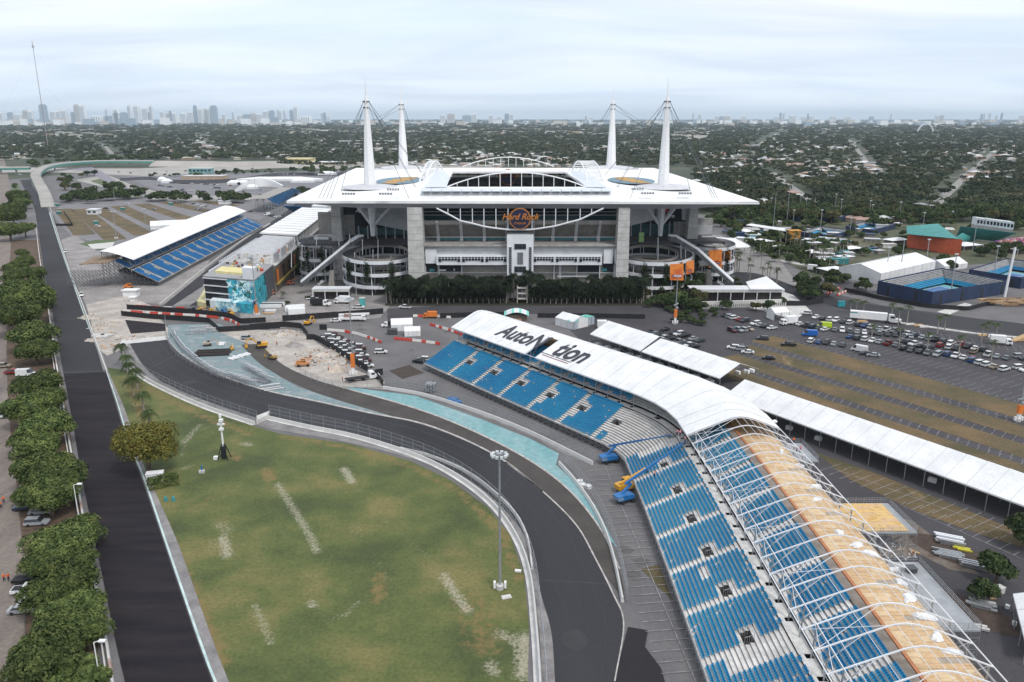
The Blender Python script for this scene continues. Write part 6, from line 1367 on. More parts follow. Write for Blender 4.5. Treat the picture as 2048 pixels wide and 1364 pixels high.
for i, (px, py, h) in enumerate([(205,1392,9.5),(160,1050,9.5)]):
    x, y = G(px, py); R = thing('street_lamp', ['white street lamp among the roadside trees, lower one','white street lamp among the roadside trees, upper one'][i], 'street lamp', (x,y,0)); MB().bar((0,0,0),(0,0,h),.12,6,.08).build('pole', WHITE, R); mb = MB(); mb.bar((0,0,h),(1.0,.2,h+.25),.06); mb.build('arm', WHITE, R); MB().box(.7,-.15,h+.1,1.7,.45,h+.3).build('lamp_head', WHITE, R)
# camera mast on the field
R = thing('camera_mast', 'white telescopic camera mast on a black tripod on the grass', 'mast', (*G(449,918), .06)); MB().bar((0,0,.5),(0,0,11.5),.30,8,.2).build('pole', WHITE, R)
for sx_, sy_ in ((-1,-1),(1,-1),(1,1),(-1,1)): MB().bar((sx_*1.3,sy_*1.3,0),(sx_*.3,sy_*.3,4.2),.14).build('leg', BLACK, R)
mb = MB(); mb.box(-.5,-.5,.2,.5,.5,3.6); mb.build('cover', BLACK, R); mb = MB(); mb.box(-.9,-.3,9.4,.9,.3,9.8); mb.box(-.3,-.6,10.3,.6,.4,11); mb.box(-.5,-.5,8,.6,.2,8.6); mb.box(-.25,-.25,11.4,.25,.25,12.2); mb.build('cameras', WHITE, R); MB().box(-2.6,-.8,0,-1.5,.2,.8).build('case', WHITE, R)
# radio mast
R = thing('radio_mast', 'very tall guyed radio mast on the left horizon', 'mast', (*(D(88,240,2300)[0],2300), 0)); mb = MB(); hm = D(66,82,2300)[1]
for k in range(22):
    z0, z1 = hm*k/22, hm*(k+1)/22; mb.mat(k % 2); mb.bar((0,0,z0),(0,0,z1),.75,4)
mb.mat(0); mb.bar((0,0,hm*.94),(0,0,hm*.96),2.6,6); mb.build('lattice', [M('mast_grey','#a4aab4','#959ba5',1,.6), M('mast_red','#b59ca0','#a68d91',1,.6)], R)
for a in (0, 2.1, 4.2):
    for f in (.35,.65,.95): MB().bar((0,0,hm*f),(170*cos(a),170*sin(a),0),.12,3).build('guy_wire', STEEL, R)
# ================================================================== VEGETATION
LEAF = leafmat('oak_foliage', (.040,.062,.020), (.135,.165,.052), (.075,.105,.032), .5); LEAFD = leafmat('dark_foliage', (.026,.044,.018), (.075,.098,.036), (.046,.068,.025), .25); LEAFO = leafmat('olive_brown_foliage', (.13,.105,.022), (.19,.17,.04), (.10,.105,.024), .5)
PALML = leafmat('palm_fronds', (.026,.046,.016), (.075,.095,.035), (.045,.068,.022), .6); BARK = M('bark', (.16,.13,.10), (.10,.08,.065), 2, .9); PBARK = M('palm_trunk', (.34,.31,.27), (.22,.20,.18), 1.5, .9)
def crown_mesh(name, R, Hh, zc, lobes, nleaf, fs, seed, m, flat_=.8):
    r = np.random.default_rng(seed); C = []
    for k in range(lobes):
        a = r.uniform(0, 2*pi); q = R*.62*sqrt(r.uniform(0,1)); C.append((q*cos(a), q*sin(a), zc+r.uniform(-.25,.45)*Hh*(1-.5*q/R), R*r.uniform(.30,.48)))
    C = np.array(C); idx = r.integers(0, lobes, nleaf); d = r.normal(size=(nleaf,3)); d /= np.linalg.norm(d, axis=1)[:,None]; d[:,2] = np.where(d[:,2] < -.35, -d[:,2], d[:,2])
    rad = C[idx,3]*(.78+.34*r.random(nleaf)); P = C[idx,:3]+d*rad[:,None]*np.array((1,1,flat_))
    n = d+r.normal(scale=.55, size=(nleaf,3)); n /= np.linalg.norm(n, axis=1)[:,None]; t = np.cross(n, r.normal(size=(nleaf,3))); t /= np.linalg.norm(t, axis=1)[:,None]; b = np.cross(n, t); s = (fs*r.uniform(.6,1.3,nleaf))[:,None]
    V = np.stack([P-t*s, P+b*s*.6, P+t*s, P-b*s*.6], 1).reshape(-1,3); return npmesh(name, V, nleaf, m)
def npmesh(name, V, nq, m):
    me = bpy.data.meshes.new(name); me.vertices.add(len(V)); me.vertices.foreach_set('co', V.astype(np.float32).ravel()); me.loops.add(nq*4); me.loops.foreach_set('vertex_index', np.arange(nq*4, dtype=np.int32)); me.polygons.add(nq); me.polygons.foreach_set('loop_start', np.arange(0, nq*4, 4, dtype=np.int32)); me.polygons.foreach_set('loop_total', np.full(nq, 4, dtype=np.int32)); me.update(calc_edges=True); me.materials.append(m); return me
def trunk_mesh(h, r, R, zc, seed):
    q = random.Random(seed); mb = MB(); mb.bar((0,0,0),(0,0,h),r,7,r*.7)
    for k in range(6): a = q.uniform(0,2*pi); mb.bar((0,0,h*.8),(R*.55*cos(a),R*.55*sin(a),zc+q.uniform(-.3,.6)),r*.5,5,r*.15)
    return mb.mesh('trunk', BARK)
def tree_proto(R, H, lobes, nleaf, fs, seed, m):
    return (crown_mesh('crown', R, H*.55, H*.5, lobes, nleaf, fs, seed, m), trunk_mesh(H*.45, R*.06+.08, R, H*.6, seed), R)
def put_tree(name, proto, x, y, R, label, cat='tree', group=None, z=.05, squash=1):
    s = R/proto[2]; T = thing(name, label, cat, (x,y,z), random.uniform(0,6.28), group); T.scale = (s, s, s*squash); ob('crown', proto[0], T); ob('trunk', proto[1], T); return T
BIG = [tree_proto(7, 10, 24, 13000, .34, 11+k, LEAF) for k in range(4)]; LEAFG = leafmat('mid_green_foliage', (.026,.046,.018), (.078,.104,.038), (.046,.07,.025), .3); LEAFB = leafmat('brownish_foliage', (.05,.05,.02), (.11,.10,.045), (.075,.078,.03), .3)
MID = [tree_proto(5, 8, 13, 1700, .58, 31+k, (LEAFD, LEAFG, LEAFD)[k]) for k in range(3)]+[tree_proto(5, 8, 12, 1500, .6, 39, LEAFB)]; FAR = [tree_proto(5, 8, 9, 420, 1.0, 51+k, (LEAFD, LEAFD, LEAFB, LEAFD)[k]) for k in range(4)]
row = [(46,400,32),(27,436,32),(44,500,13),(30,528,26),(62,538,24),(50,572,50),(38,602,42),(60,618,50),(68,664,50),(70,690,46),(76,766,56),(95,790,40),(62,812,50),(96,842,62),(52,862,40),(72,880,55),(92,930,58),(60,960,46),(118,950,50),(98,975,60),(150,1042,54),(120,1068,58),(92,1100,52),(150,1098,46),(135,1150,62),(98,1175,52),(148,1190,66),(172,1235,48),(110,1252,68),(30,420,36),(50,455,26),(20,462,26),(36,395,30),(52,520,20),(36,548,30),(70,548,20),(28,575,34),(72,590,34),(40,640,40),(60,1290,50),(90,1320,64),(20,1350,40),(128,1225,60)]
for i, (px, py, r) in enumerate(row):
    x, y = G(px, py+r*.25, 5); R_ = min(11.5, r/F*hypot(y, 80)*1.05); where = ['far upper','upper','middle','lower','bottom'][min(4, i*5//len(row))]
    put_tree('broadleaf_tree', BIG[i % 4], x, y, R_*random.uniform(.8,1.12), squash=random.uniform(.8,1.25), label= f'broad dark green tree in the roadside row, {where} part, {ordn(i)} from far end', group='broadleaf trees along the left straight')
OL = tree_proto(8, 13, 34, 17000, .27, 77, LEAFO); x, y = G(293,925,3); put_tree('round_tree', OL, x, y+1, 8.8, 'big round olive-brown tree at the left edge of the grass field')
FANP = tree_proto(3, 8, 8, 2600, .35, 78, LEAF)
for i, (px, py) in enumerate([(160,1325),(178,1350),(128,1352)]): x, y = G(px, py, 6); put_tree('cabbage_palm', FANP, x, y, 3.0, f'light green fan palm at the bottom of the roadside row, {["upper","right","left"][i]} one of three')
LEAFK_ = leafmat('dark_palm_fronds', (.006,.012,.006), (.02,.03,.013), (.011,.018,.008), .6)  # very dark leaf colour of the royal palms themselves
def hedge(label, a, b, w_, h, m=LEAF, fs=.28, dens=60):
    a = np.array(a); b = np.array(b); d = b-a; l = np.linalg.norm(d); n = int(dens*(l*h*2+l*w_)); r = np.random.default_rng(int(l*100)); P = np.stack([r.uniform(0,l,n), r.uniform(-w_/2,w_/2,n), r.uniform(0,h,n)], 1); f = r.integers(0,3,n); P[:,1] = np.where(f == 0, -w_/2+r.normal(scale=.12,size=n), P[:,1]); P[:,2] = np.where(f == 1, h+r.normal(scale=.12,size=n), P[:,2]); P[:,1] = np.where(f == 2, w_/2, P[:,1])
    t = r.normal(size=(n,3)); t /= np.linalg.norm(t,axis=1)[:,None]; b_ = np.cross(t, r.normal(size=(n,3))); b_ /= np.linalg.norm(b_,axis=1)[:,None]; V = np.stack([P-t*fs, P+b_*fs*.6, P+t*fs, P-b_*fs*.6], 1).reshape(-1,3)
    return ob('hedge', npmesh('hedge', V, n, m), None, (*a, .05 if m is not LEAFK_ else 3.0), rz=atan2(d[1], d[0]), label=label, cat='hedge')
hedge('bright green clipped hedge beside the round olive tree', G(296,978), G(357,965), 3.0, 2.2, LEAF, .25, 25)
mb = MB(); mb.box(-1.9,-.9,0,1.9,.9,2.5); mb.box(-2,-1,2.5,2,1,2.7); mb.build('white_cabin', WHITE, loc=(*G(312,965),.05), rz=.25, label='small white cabin roof showing behind the green hedge', cat='cabin')
# palms
def palm_mesh(nf, L_, seed, droop=1.0, w_=.55):
    r = random.Random(seed); mb = MB()
    for k in range(nf):
        a = 2*pi*k/nf+r.uniform(-.25,.25); e = r.uniform(.05,1.15); P = []
        for q in range(8): t = q/7; P.append((L_*t*cos(e*(1-.2*t))*.95, 0, L_*(sin(e)*t-droop*.72*t*t)))
        ca, sa = cos(a), sin(a)
        for q in range(1, 8):
            p0, p1 = P[q-1], P[q]; ww = w_*sin(pi*min(1,(q+.8)/8.6))+.1
            for sd_ in (-1, 1):
                for u in (0.05, .55):
                    b0 = [p0[i]+(p1[i]-p0[i])*u for i in range(3)]; b1 = [p0[i]+(p1[i]-p0[i])*(u+.34) for i in range(3)]; tip = (b1[0]+.35*ww, sd_*ww*1.25, b1[2]-.55*ww)
                    mb.add([(x*ca-y*sa, x*sa+y*ca, z) for x, y, z in ((b0[0],0,b0[2]),(b1[0],0,b1[2]),tip)], [(0,1,2)])
    return mb.mesh('fronds', PALML)
LEAFK = leafmat('dark_palm_fronds', (.006,.012,.006), (.02,.03,.013), (.011,.018,.008), .6)
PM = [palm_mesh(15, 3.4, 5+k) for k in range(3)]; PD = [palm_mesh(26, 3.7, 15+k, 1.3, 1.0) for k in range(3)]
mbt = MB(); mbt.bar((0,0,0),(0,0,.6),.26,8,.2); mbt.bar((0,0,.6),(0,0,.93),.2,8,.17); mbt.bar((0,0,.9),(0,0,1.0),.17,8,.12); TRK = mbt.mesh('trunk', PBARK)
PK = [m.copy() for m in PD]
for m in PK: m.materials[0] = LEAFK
def put_palm(x, y, h, label, group=None, dense=False, s=1, name='palm_tree', k=0):
    T = thing(name, label, 'palm', (x,y,.05), random.uniform(0,6.28), group); ob('fronds', (PK if dense == 2 else PD if dense else PM)[k % 3], T, (0,0,h), scale=s); t = ob('trunk', TRK, T); t.scale = (1,1,h); return T
for i, (px, py, cy) in enumerate([(247,735,686),(256,748,708),(262,768,724),(268,794,752),(288,822,794),(300,862,830),(276,780,735)]):
    x, y = G(px, py); h = max(5.5, D(px, cy+2, y)[1]-.5); put_palm(x, y, h, f'coconut palm in the row at the field edge, {ordn(i)} from the far end', 'palms at the left edge of the grass field', True, .9, k=i)
k = 0; PR = []
for rw, (y_, n) in enumerate(((371,46),(376,48),(382,46))):
    for i in range(n):
        px = 776+(1290-776)*(i+.5*rw)/n
        if 1012 < px < 1046 and rw == 0: continue
        x, _ = G(px, 606); x = (px-1024)/F*(y_*1.0+22)*.98; x += random.uniform(-.5,.5); h = random.uniform(7.0,11.4)+(2.2 if abs(px-1022) < 8 or abs(px-1062) < 8 else 0)
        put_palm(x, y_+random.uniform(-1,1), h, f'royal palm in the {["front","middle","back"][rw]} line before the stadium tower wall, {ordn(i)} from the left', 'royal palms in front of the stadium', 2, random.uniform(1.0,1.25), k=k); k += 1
hedge('dark mass of lower fronds on the royal palms, left part', (-57,371), (-3,371), 4, 4.6, LEAFK, .5, 16); hedge('dark mass of lower fronds on the royal palms, right part', (8,371), (62,371), 4, 4.6, LEAFK, .5, 16)  # raised leaf masses stand for the palms' lower drooping fronds
# white-framed stair between the palms
mb = MB(); R = thing('stair_tower', 'cream framed stair tower standing between the royal palms', 'stairs', (*G(1044,607), 0))
for q in range(3): MB().box(-2.3,0,2+q*2.6,2.3,2.5,2.4+q*2.6).build('landing', CONCL, R)
for sx_ in (-2.4,2.2):
    for yy in (0,2.4): MB().box(sx_,yy,0,sx_+.3,yy+.3,8.2).build('post', M('cream_post','#cdc4b4','#beb5a5',1,.7), R)
# other vegetation: (px, py, radius m, kind) kind t tree, p palm
def veg(lst, where, group=None, cnt=[0]):
    tot = len(lst)
    for i, (px, py, r, kd) in enumerate(lst):
        x, y = G(px, py); lb = f'{"palm" if kd == "p" else "small bush" if kd == "b" else "dark green tree"} {where}, {ordn(i)} from left'
        if kd == 'p': put_palm(x, y, r, lb, group, s=.85, k=i)
        elif kd == 'b': put_tree('bush', MID[i % 3], x, y, r, lb, 'bush', group, squash=.7)
        else: put_tree('dark_tree', MID[(i*7+i//3) % 4], x, y, r*rr.uniform(.85,1.2), lb, 'tree', group)
def mass(poly, n, r0, r1, label, seed=0):
    r = random.Random(seed+n); Pw = [G(*p) for p in poly]; xs = [p[0] for p in Pw]; ys = [p[1] for p in Pw]; V = []; k = 0
    src = [np.array([v.co[:] for v in f[0].vertices]) for f in FAR]
    while k < n:
        p = (r.uniform(min(xs),max(xs)), r.uniform(min(ys),max(ys)))
        if not inside(p, Pw): continue
        a = r.uniform(0,6.28); q = src[k % 4]; s = r.uniform(r0,r1)/5; V.append(np.stack([p[0]+s*(q[:,0]*cos(a)-q[:,1]*sin(a)), p[1]+s*(q[:,0]*sin(a)+q[:,1]*cos(a)), s*q[:,2]*.9], 1)); k += 1
    V = np.concatenate(V); ob('tree_mass', npmesh('tree_mass', V, len(V)//4, LEAFD), None, kind='stuff', label=label, cat='trees')
rr = random.Random(21)
def scat(poly, n, r0, r1, kd, where, group):
    xs = [p[0] for p in poly]; ys = [p[1] for p in poly]; L_ = []
    while len(L_) < n:
        p = (rr.uniform(min(xs),max(xs)), rr.uniform(min(ys),max(ys)))
        if inside(p, poly): L_.append((*p, rr.uniform(r0,r1), kd if kd != 'm' else rr.choice('tp')))
    L_.sort(); veg(L_, where, group)
scat([(1262,560),(1345,545),(1400,580),(1395,612),(1330,622),(1290,612)], 26, 3.2, 5, 't', 'in the thicket right of the royal palms', 'trees right of the royal palms'); scat([(1330,620),(1430,622),(1432,640),(1395,655),(1340,645)], 24, 1.6, 2.6, 'b', 'in the planted island left of the right car park', 'bushes in the planted island')
scat([(1440,545),(1500,520),(1560,560),(1545,585),(1480,560)], 16, 7, 10, 'p', 'right of the right escalator', 'palms right of the escalator'); scat([(1430,560),(1480,545),(1530,580),(1460,585)], 8, 2, 3, 't', 'behind the gate building', 'trees behind the gate building')
scat([(1480,490),(1560,480),(1700,505),(1680,545),(1580,520),(1500,520)], 40, 6, 10, 'p', 'in the palm garden left of the big marquee', 'palms in the palm garden'); scat([(1460,460),(1560,470),(1700,490),(1760,480),(1720,510),(1600,505),(1500,505)], 26, 2.2, 4, 't', 'in the palm garden left of the big marquee', 'trees in the palm garden'); scat([(1540,470),(1800,470),(1830,490),(1760,505),(1560,500)], 24, 2, 4.2, 't', 'between the tennis courts and the palm garden', 'trees between the courts')
scat([(1595,575),(1660,560),(1668,598),(1625,612),(1590,600)], 10, 3, 5.5, 't', 'at the corner right of the gate building', 'trees right of the gate building'); scat([(1640,520),(1720,560),(1760,590),(1700,578),(1640,548)], 12, 2.2, 3.5, 't', 'along the campus road', 'trees along the campus road'); scat([(1410,430),(1500,455),(1490,480),(1420,450)], 14, 3, 5, 't', 'behind the right stadium corner', 'trees behind the stadium corner')
scat([(1920,512),(2060,500),(2060,520),(1940,525)], 10, 3, 4.5, 't', 'below the teal stadium at the right', 'trees below the teal stadium')
veg([(1700,628,6,'p'),(1712,626,6,'p'),(1726,630,6,'p')], 'behind the white lorry', 'palms behind the lorry'); veg([(1782,640,7,'p'),(1796,650,7,'p'),(1814,645,7,'p'),(1874,668,7,'p'),(1888,664,7,'p'),(1962,685,7,'p'),(1974,680,7,'p'),(1990,684,7,'p')], 'along the kerb strip of the right car park', 'palms on the kerb strip'); veg([(1742,682,6.5,'p'),(1797,694,7,'p'),(1853,708,8,'p'),(1916,715,8,'p'),(1981,726,8,'p')], 'among the parked cars of the right car park', 'palms among the parked cars')
veg([(1563,1+610,3,'t'),(1512,622,3,'t'),(1535,622,3,'t'),(1452,620,2.6,'t')], 'in front of the gate building wall', 'small trees before the gate building'); veg([(1992,1165,4,'t')], 'on the mulch island at the lower right'); veg([(1960,1205,3.2,'t')], 'beside the mulch circle behind the wooden deck'); veg([(2046,1095,4,'t')], 'at the right edge below the long tent')
mass([(120,405),(180,388),(300,396),(420,399),(500,402),(500,409),(300,405),(160,408)], 62, 5, 8.5, 'dark tree belt behind the left grass-strip car park'); scat([(230,372),(260,380),(200,395),(120,380)], 6, 5, 7, 't', 'beside the flyover foot', 'trees by the flyover'); scat([(480,402),(600,395),(590,430),(520,425)], 14, 8, 11, 'p', 'near the distant blue grandstand', 'palms near the distant grandstand'); scat([(560,390),(640,385),(640,400),(570,400)], 8, 4, 7, 't', 'left of the stadium roof corner', 'trees left of the roof corner'); scat([(350,362),(440,352),(500,346),(440,350)], 7, 4, 6, 't', 'around the timber-walled platform', 'trees in the far loop'); mass([(560,342),(660,338),(740,345),(640,352)], 22, 5, 8, 'dark trees beyond the far car park'); mass([(205,366),(240,372),(300,384),(270,388),(225,380)], 16, 3, 5, 'small trees on the interchange grass'); mass([(300,352),(420,346),(560,343),(560,347),(420,350),(300,356)], 26, 2.5, 4.5, 'low trees along the foot of the distant highway'); mass([(60,330),(300,316),(560,312),(560,318),(300,322),(60,336)], 60, 6, 10, 'dark trees beyond the distant highway flyover'); scat([(90,358),(160,352),(200,346),(140,372)], 12, 4, 7, 't', 'under the curved flyover', 'trees under the flyover')
scat([(20,368),(30,368),(32,420),(22,420)], 8, 3, 5, 't', 'in the strip left of the far straight', 'trees left of the far straight')
scat([(560,605),(660,590),(640,600),(575,612)], 3, 1.4, 2, 'b', 'below the left escalator', 'bushes below the escalator'); veg([(567,598,3,'p'),(590,560,8,'p'),(600,545,8,'p'),(612,560,8,'p')], 'beside the left escalator', 'palms by the left escalator')
scat([(590,520),(650,520),(640,560),(600,560)], 12, 2, 3.5, 't', 'behind the left escalator tube', 'trees behind the left escalator')
mass([(1400,428),(1560,440),(1900,448),(2080,446),(2080,462),(1900,466),(1760,462),(1600,470),(1420,455)], 60, 3.5, 6.5, 'dark tree belt along the back of the tennis campus')
mass([(1450,470),(1600,480),(1750,500),(1740,530),(1640,548),(1520,520)], 44, 2.5, 4.8, 'small trees around the palm garden lawns'); scat([(1780,500),(1812,498),(1812,512),(1930,530),(1900,545),(1780,520)], 16, 2.2, 4, 't', 'before the orange stadium', 'trees before the orange stadium'); scat([(1290,600),(1400,590),(1420,625),(1300,626)], 16, 2.5, 4.2, 't', 'in the shade right of the royal palms', 'trees right of the royal palms'); scat([(1380,520),(1440,500),(1450,560),(1400,580)], 12, 3, 4.5, 't', 'around the right escalator foot', 'trees around the right escalator')
# ================================================================== THE SUBURB TO THE HORIZON
def hidden(x, y):
    return inside((x,y), site) or y < 560
hz = []
def pix(x, y): d = y*cos(PT)+HC*sin(PT); u = y*sin(PT)-HC*cos(PT); return 1024+F*x/d, 682-F*u/d
def keep(px, py):
    if px < 330 and py > 316 and not (px > 60 and py < 330): return py < 322
    if px < 1390: return py < (320 if px < 560 else 334)
    lim = np.interp(px, [1390,1420,1500,1700,1850,2100], [425,430,438,448,446,440]); return py < lim
H = []; hr = np.random.default_rng(4)
while len(H) < 1500:
    px, py = hr.uniform(-120,2170), 244+(450-244)*hr.random()**1.55
    if not keep(px, py): continue
    if px > 1390 and py > 352+14*sin(px*.02) and hr.random() < .93: continue
    x, y = G(px, py)
    c = sin(x*.0105+2)*sin(y*.004+1)+.35*sin(x*.031)*sin(y*.017)
    if c < (.0 if py > 285 else .3): continue
    H.append((x, y, px, py))
H.sort(key=lambda h: h[1]); Ha = np.array([(h[0], h[1]) for h in H])
cols = [M('roof_white','#c9cac9','#b2b3b3',.2,.8), M('roof_grey','#8f9195','#7d7f83',.2,.8), M('roof_pink','#a88a80','#96796f',.2,.8), M('roof_tan','#a59a8a','#8f8575',.2,.8)]; wl = [M('stucco_white','#bdbab2','#aaa79f',.3,.8), M('stucco_peach','#b8a08c','#a58f7c',.3,.8)]
def house_mb(w_, d_, h, o=(0,0,0), a=0, sc=1):
    mb = MB(); mb.mat(1); ca, sa = cos(a), sin(a); f = lambda x, y, z: (o[0]+x*ca-y*sa, o[1]+x*sa+y*ca, z)
    P = [f(-w_,-d_,0),f(w_,-d_,0),f(w_,d_,0),f(-w_,d_,0)]; Q = [(p[0],p[1],h) for p in P]; mb.add(P+Q, [(0,1,5,4),(1,2,6,5),(2,3,7,6),(3,0,4,7)])
    mb.mat(0); e = [f(-w_*1.08,-d_*1.12,h),f(w_*1.08,-d_*1.12,h),f(w_*1.08,d_*1.12,h),f(-w_*1.08,d_*1.12,h),f(-w_*.45,0,h+d_*.36),f(w_*.45,0,h+d_*.36)]; mb.add(e, [(0,1,5,4),(1,2,5),(2,3,4,5),(3,0,4)]); return mb
HM = {}
for i, (x, y, px, py) in enumerate(H[:290]):
    ci = hr.choice(4, p=[.45,.25,.15,.15]); sz = i % 3; key = (ci, sz)
    if key not in HM: HM[key] = house_mb((8,10,7)[sz], (5,5.5,6)[sz], 3.4).mesh('house', [cols[ci], wl[sz % 2]])
    side = 'left of the stadium' if px < 800 else 'behind the stadium' if px < 1350 else 'right of the stadium' if px < 1720 else 'at the far right'
    ob('house', HM[key], None, (x,y,0), rz=hr.uniform(0,3), label=f'low suburban house with {["white","grey","pinkish","tan"][ci]} roof among the trees {side}', cat='house', group=f'houses {side} with {["white","grey","pinkish","tan"][ci]} roofs')
st = MB(); stm = [cols[0], wl[0], cols[1], cols[2]]
for i, (x, y, px, py) in enumerate(H[290:]):
    s = max(1, y/4500); m_ = house_mb(hr.uniform(6,11)*s, hr.uniform(4.5,7)*s, 3.3*(1+.15*s), (x,y,0), hr.uniform(-.5,.5)); st.cur = 0; c = int(hr.choice([0,0,2,3])); o_ = len(st.v); st.v.extend(m_.v); st.f.extend([tuple(q+o_ for q in f) for f in m_.f]); st.m.extend([(1 if q == 1 else c) for q in m_.m])
st.build('distant_houses', stm, kind='stuff', label='thousands of pale roofs scattered through the far suburb', cat='houses')
# streets between the blocks: pale strips kept clear of trees
STR = [((236,322),(205,286)),((1640,418),(1545,345)),((1852,425),(1985,305)),((1470,352),(2140,356)),((1400,318),(2140,315)),((640,318),(860,296)),((300,300),(760,297)),((1500,300),(1560,262)),((1760,360),(1700,280)),((420,312),(400,270))]
SW = []
for a, b in STR:
    a, b = np.array(G(*a)), np.array(G(*b)); d = (b-a)/np.linalg.norm(b-a); n = np.array((-d[1], d[0]))*5.5; SW.append((a, b)); flat('suburban_street', [tuple(a-n), tuple(b-n), tuple(b+n), tuple(a+n)], .12, M('pale_street','#8f8c88','#7a7875',.02,.9), world=True)
def on_street(x, y, m):
    p = np.array((x, y))
    for a, b in SW:
        d = b-a; t = min(1, max(0, float((p-a)@d/(d@d)))); q = p-(a+t*d)
        if abs(q[0])+0*q[1] < m+9 and -8-m < q[1] < 26+m*1.6 and q@q < (m+30)**2: return True
    return False
# trees
T_ = []; tr = np.random.default_rng(8); cell = {}
for h in Ha: cell.setdefault((int(h[0]//60), int(h[1]//60)), []).append(h)
while len(T_) < 17500:
    n = 4000; pxs = tr.uniform(-140,2190,n); pys = 241.5+(450-241.5)*tr.random(n)**1.35
    for px, py in zip(pxs, pys):
        if not keep(px, py): continue
        x, y = G(px, py); bad = False; R_ = max(5.0, y*.0034)*tr.uniform(.75,1.4)
        for cx in (-1,0,1):
            for cy in (0,1):
                for h in cell.get((int(x//60)+cx, int(y//60)+cy), ()):
                    if abs(h[0]-x) < 9+R_*.6 and -7-R_*.5 < h[1]-y < 34+R_: bad = True
        if bad and tr.random() < .75: continue
        if tr.random() < .9 and on_street(x, y, R_): continue
        T_.append((x, y, R_, px, py))
T_.sort(key=lambda t: t[1])
for i, (x, y, R_, px, py) in enumerate(T_[:270]):
    side = 'left of the stadium' if px < 800 else 'behind the stadium' if px < 1350 else 'right of the stadium' if px < 1720 else 'at the far right'
    put_tree('suburb_tree', MID[(i*5+i//4) % 4] if py > 400 else FAR[i % 4], x, y, R_*1.25, f'dark green suburban tree in the belt {side}', 'tree', f'suburban trees {side}')
ng = 46; B = []
for k in range(5):
    r = np.random.default_rng(90+k); C = np.stack([r.normal(size=7)*.42, r.normal(size=7)*.42, .75+.3*r.random(7)], 1); idx = r.integers(0,7,ng); d = r.normal(size=(ng,3)); d /= np.linalg.norm(d,axis=1)[:,None]; d[:,2] = abs(d[:,2])*.9-.15; P = C[idx]+d*.42*np.array((1,1,.8)); nn = d+r.normal(scale=.35,size=(ng,3)); nn /= np.linalg.norm(nn,axis=1)[:,None]; t = np.cross(nn, r.normal(size=(ng,3))); t /= np.linalg.norm(t,axis=1)[:,None]; b = np.cross(nn,t); B.append(np.stack([P-t*.26, P+b*.2, P+t*.26, P-b*.2],1).reshape(-1,3))
V = []
for i, (x, y, R_, px, py) in enumerate(T_[270:]):
    a = tr.uniform(0,6.28); ca, sa = cos(a), sin(a); q = B[i % 5]; hs = R_ if R_ < 9 else 9+(R_-9)*.25
    V.append(np.stack([x+R_*(q[:,0]*ca-q[:,1]*sa), y+R_*(q[:,0]*sa+q[:,1]*ca), hs*q[:,2]], 1))
V = np.concatenate(V); WOODM = leafmat('distant_canopy', (.026,.042,.022), (.095,.100,.052), (.048,.064,.032), .02)
f_ = ob('distant_woods', npmesh('distant_woods', V, len(V)//4, WOODM), None, kind='stuff', label='dark tree canopy stretching across the suburb to the horizon', cat='woods')
# ================================================================== SKYLINE
TW = [M('tower_white','#f0f2f4','#e2e6ea',.002,.5), M('tower_blue','#9fb0bf','#90a2b2',.002,.4), M('tower_tan','#cfc8c1','#c2bab2',.002,.6)]; BAND = M('tower_bands','#a9b5c1','#98a5b1',.002,.4)
sky_l = []
for a, b, t in [(20,60,602),(92,130,602),(135,190,612),(205,240,585),(242,275,588),(328,372,543),(402,440,590),(450,475,590),(478,520,582),(552,575,600),(580,612,543),(616,655,545),(690,770,628),(790,850,628),(806,820,572),(865,895,573),(852,905,600),(908,950,602),(967,987,545),(1010,1045,547),(1068,1110,565),(1112,1122,600),(1125,1145,547),(1200,1225,590),(1240,1262,610),(1265,1280,588),(1284,1312,604),(1340,1385,605),(1397,1440,595),(1443,1465,550),(1470,1505,570),(1520,1538,575),(1541,1560,572),(1565,1607,552),(1645,1672,612),(1720,1735,590),(1752,1790,618),(1797,1845,616),(1848,1885,608),(1890,1932,610),(1943,1980,587),(1988,2022,588)]: sky_l.append((a*.2734, b*.2734, 60+t*.2734, 11500))
for a, b, t in [(0,10,310),(14,30,318),(48,66,318),(98,122,320),(128,160,290),(180,260,372),(345,362,340),(364,382,340),(384,415,365),(1290,1330,358),(1345,1405,350),(1465,1535,362),(1538,1580,350),(1675,1712,360),(1740,1780,372),(1802,1838,350),(1840,1872,352)]: sky_l.append((560+a*.2493, 560+b*.2493, 140+t*.2493, 12500))
for a, b, t in [(515,530,368),(550,578,378),(1368,1380,338),(1415,1436,352),(1550,1580,368),(1584,1610,370),(1614,1670,371),(1760,1796,368),(1100,1106,432)]: sky_l.append((1040+a*.2493, 1040+b*.2493, 140+t*.2493, 15000))
for a, b, t in [(200,215,245),(225,236,243),(165,200,272),(282,326,265),(365,400,272),(405,415,250),(422,455,268),(580,620,270),(690,730,272),(870,900,272),(1018,1028,248),(1355,1382,262),(1393,1416,262),(1690,1704,252),(1710,1716,245),(1748,1760,242),(1800,1812,262),(1838,1850,245),(1984,2016,262),(2018,2060,258)]: sky_l.append((1500+a*.2676, 1500+b*.2676, 160+t*.2676, 15500))
sky_l.sort()
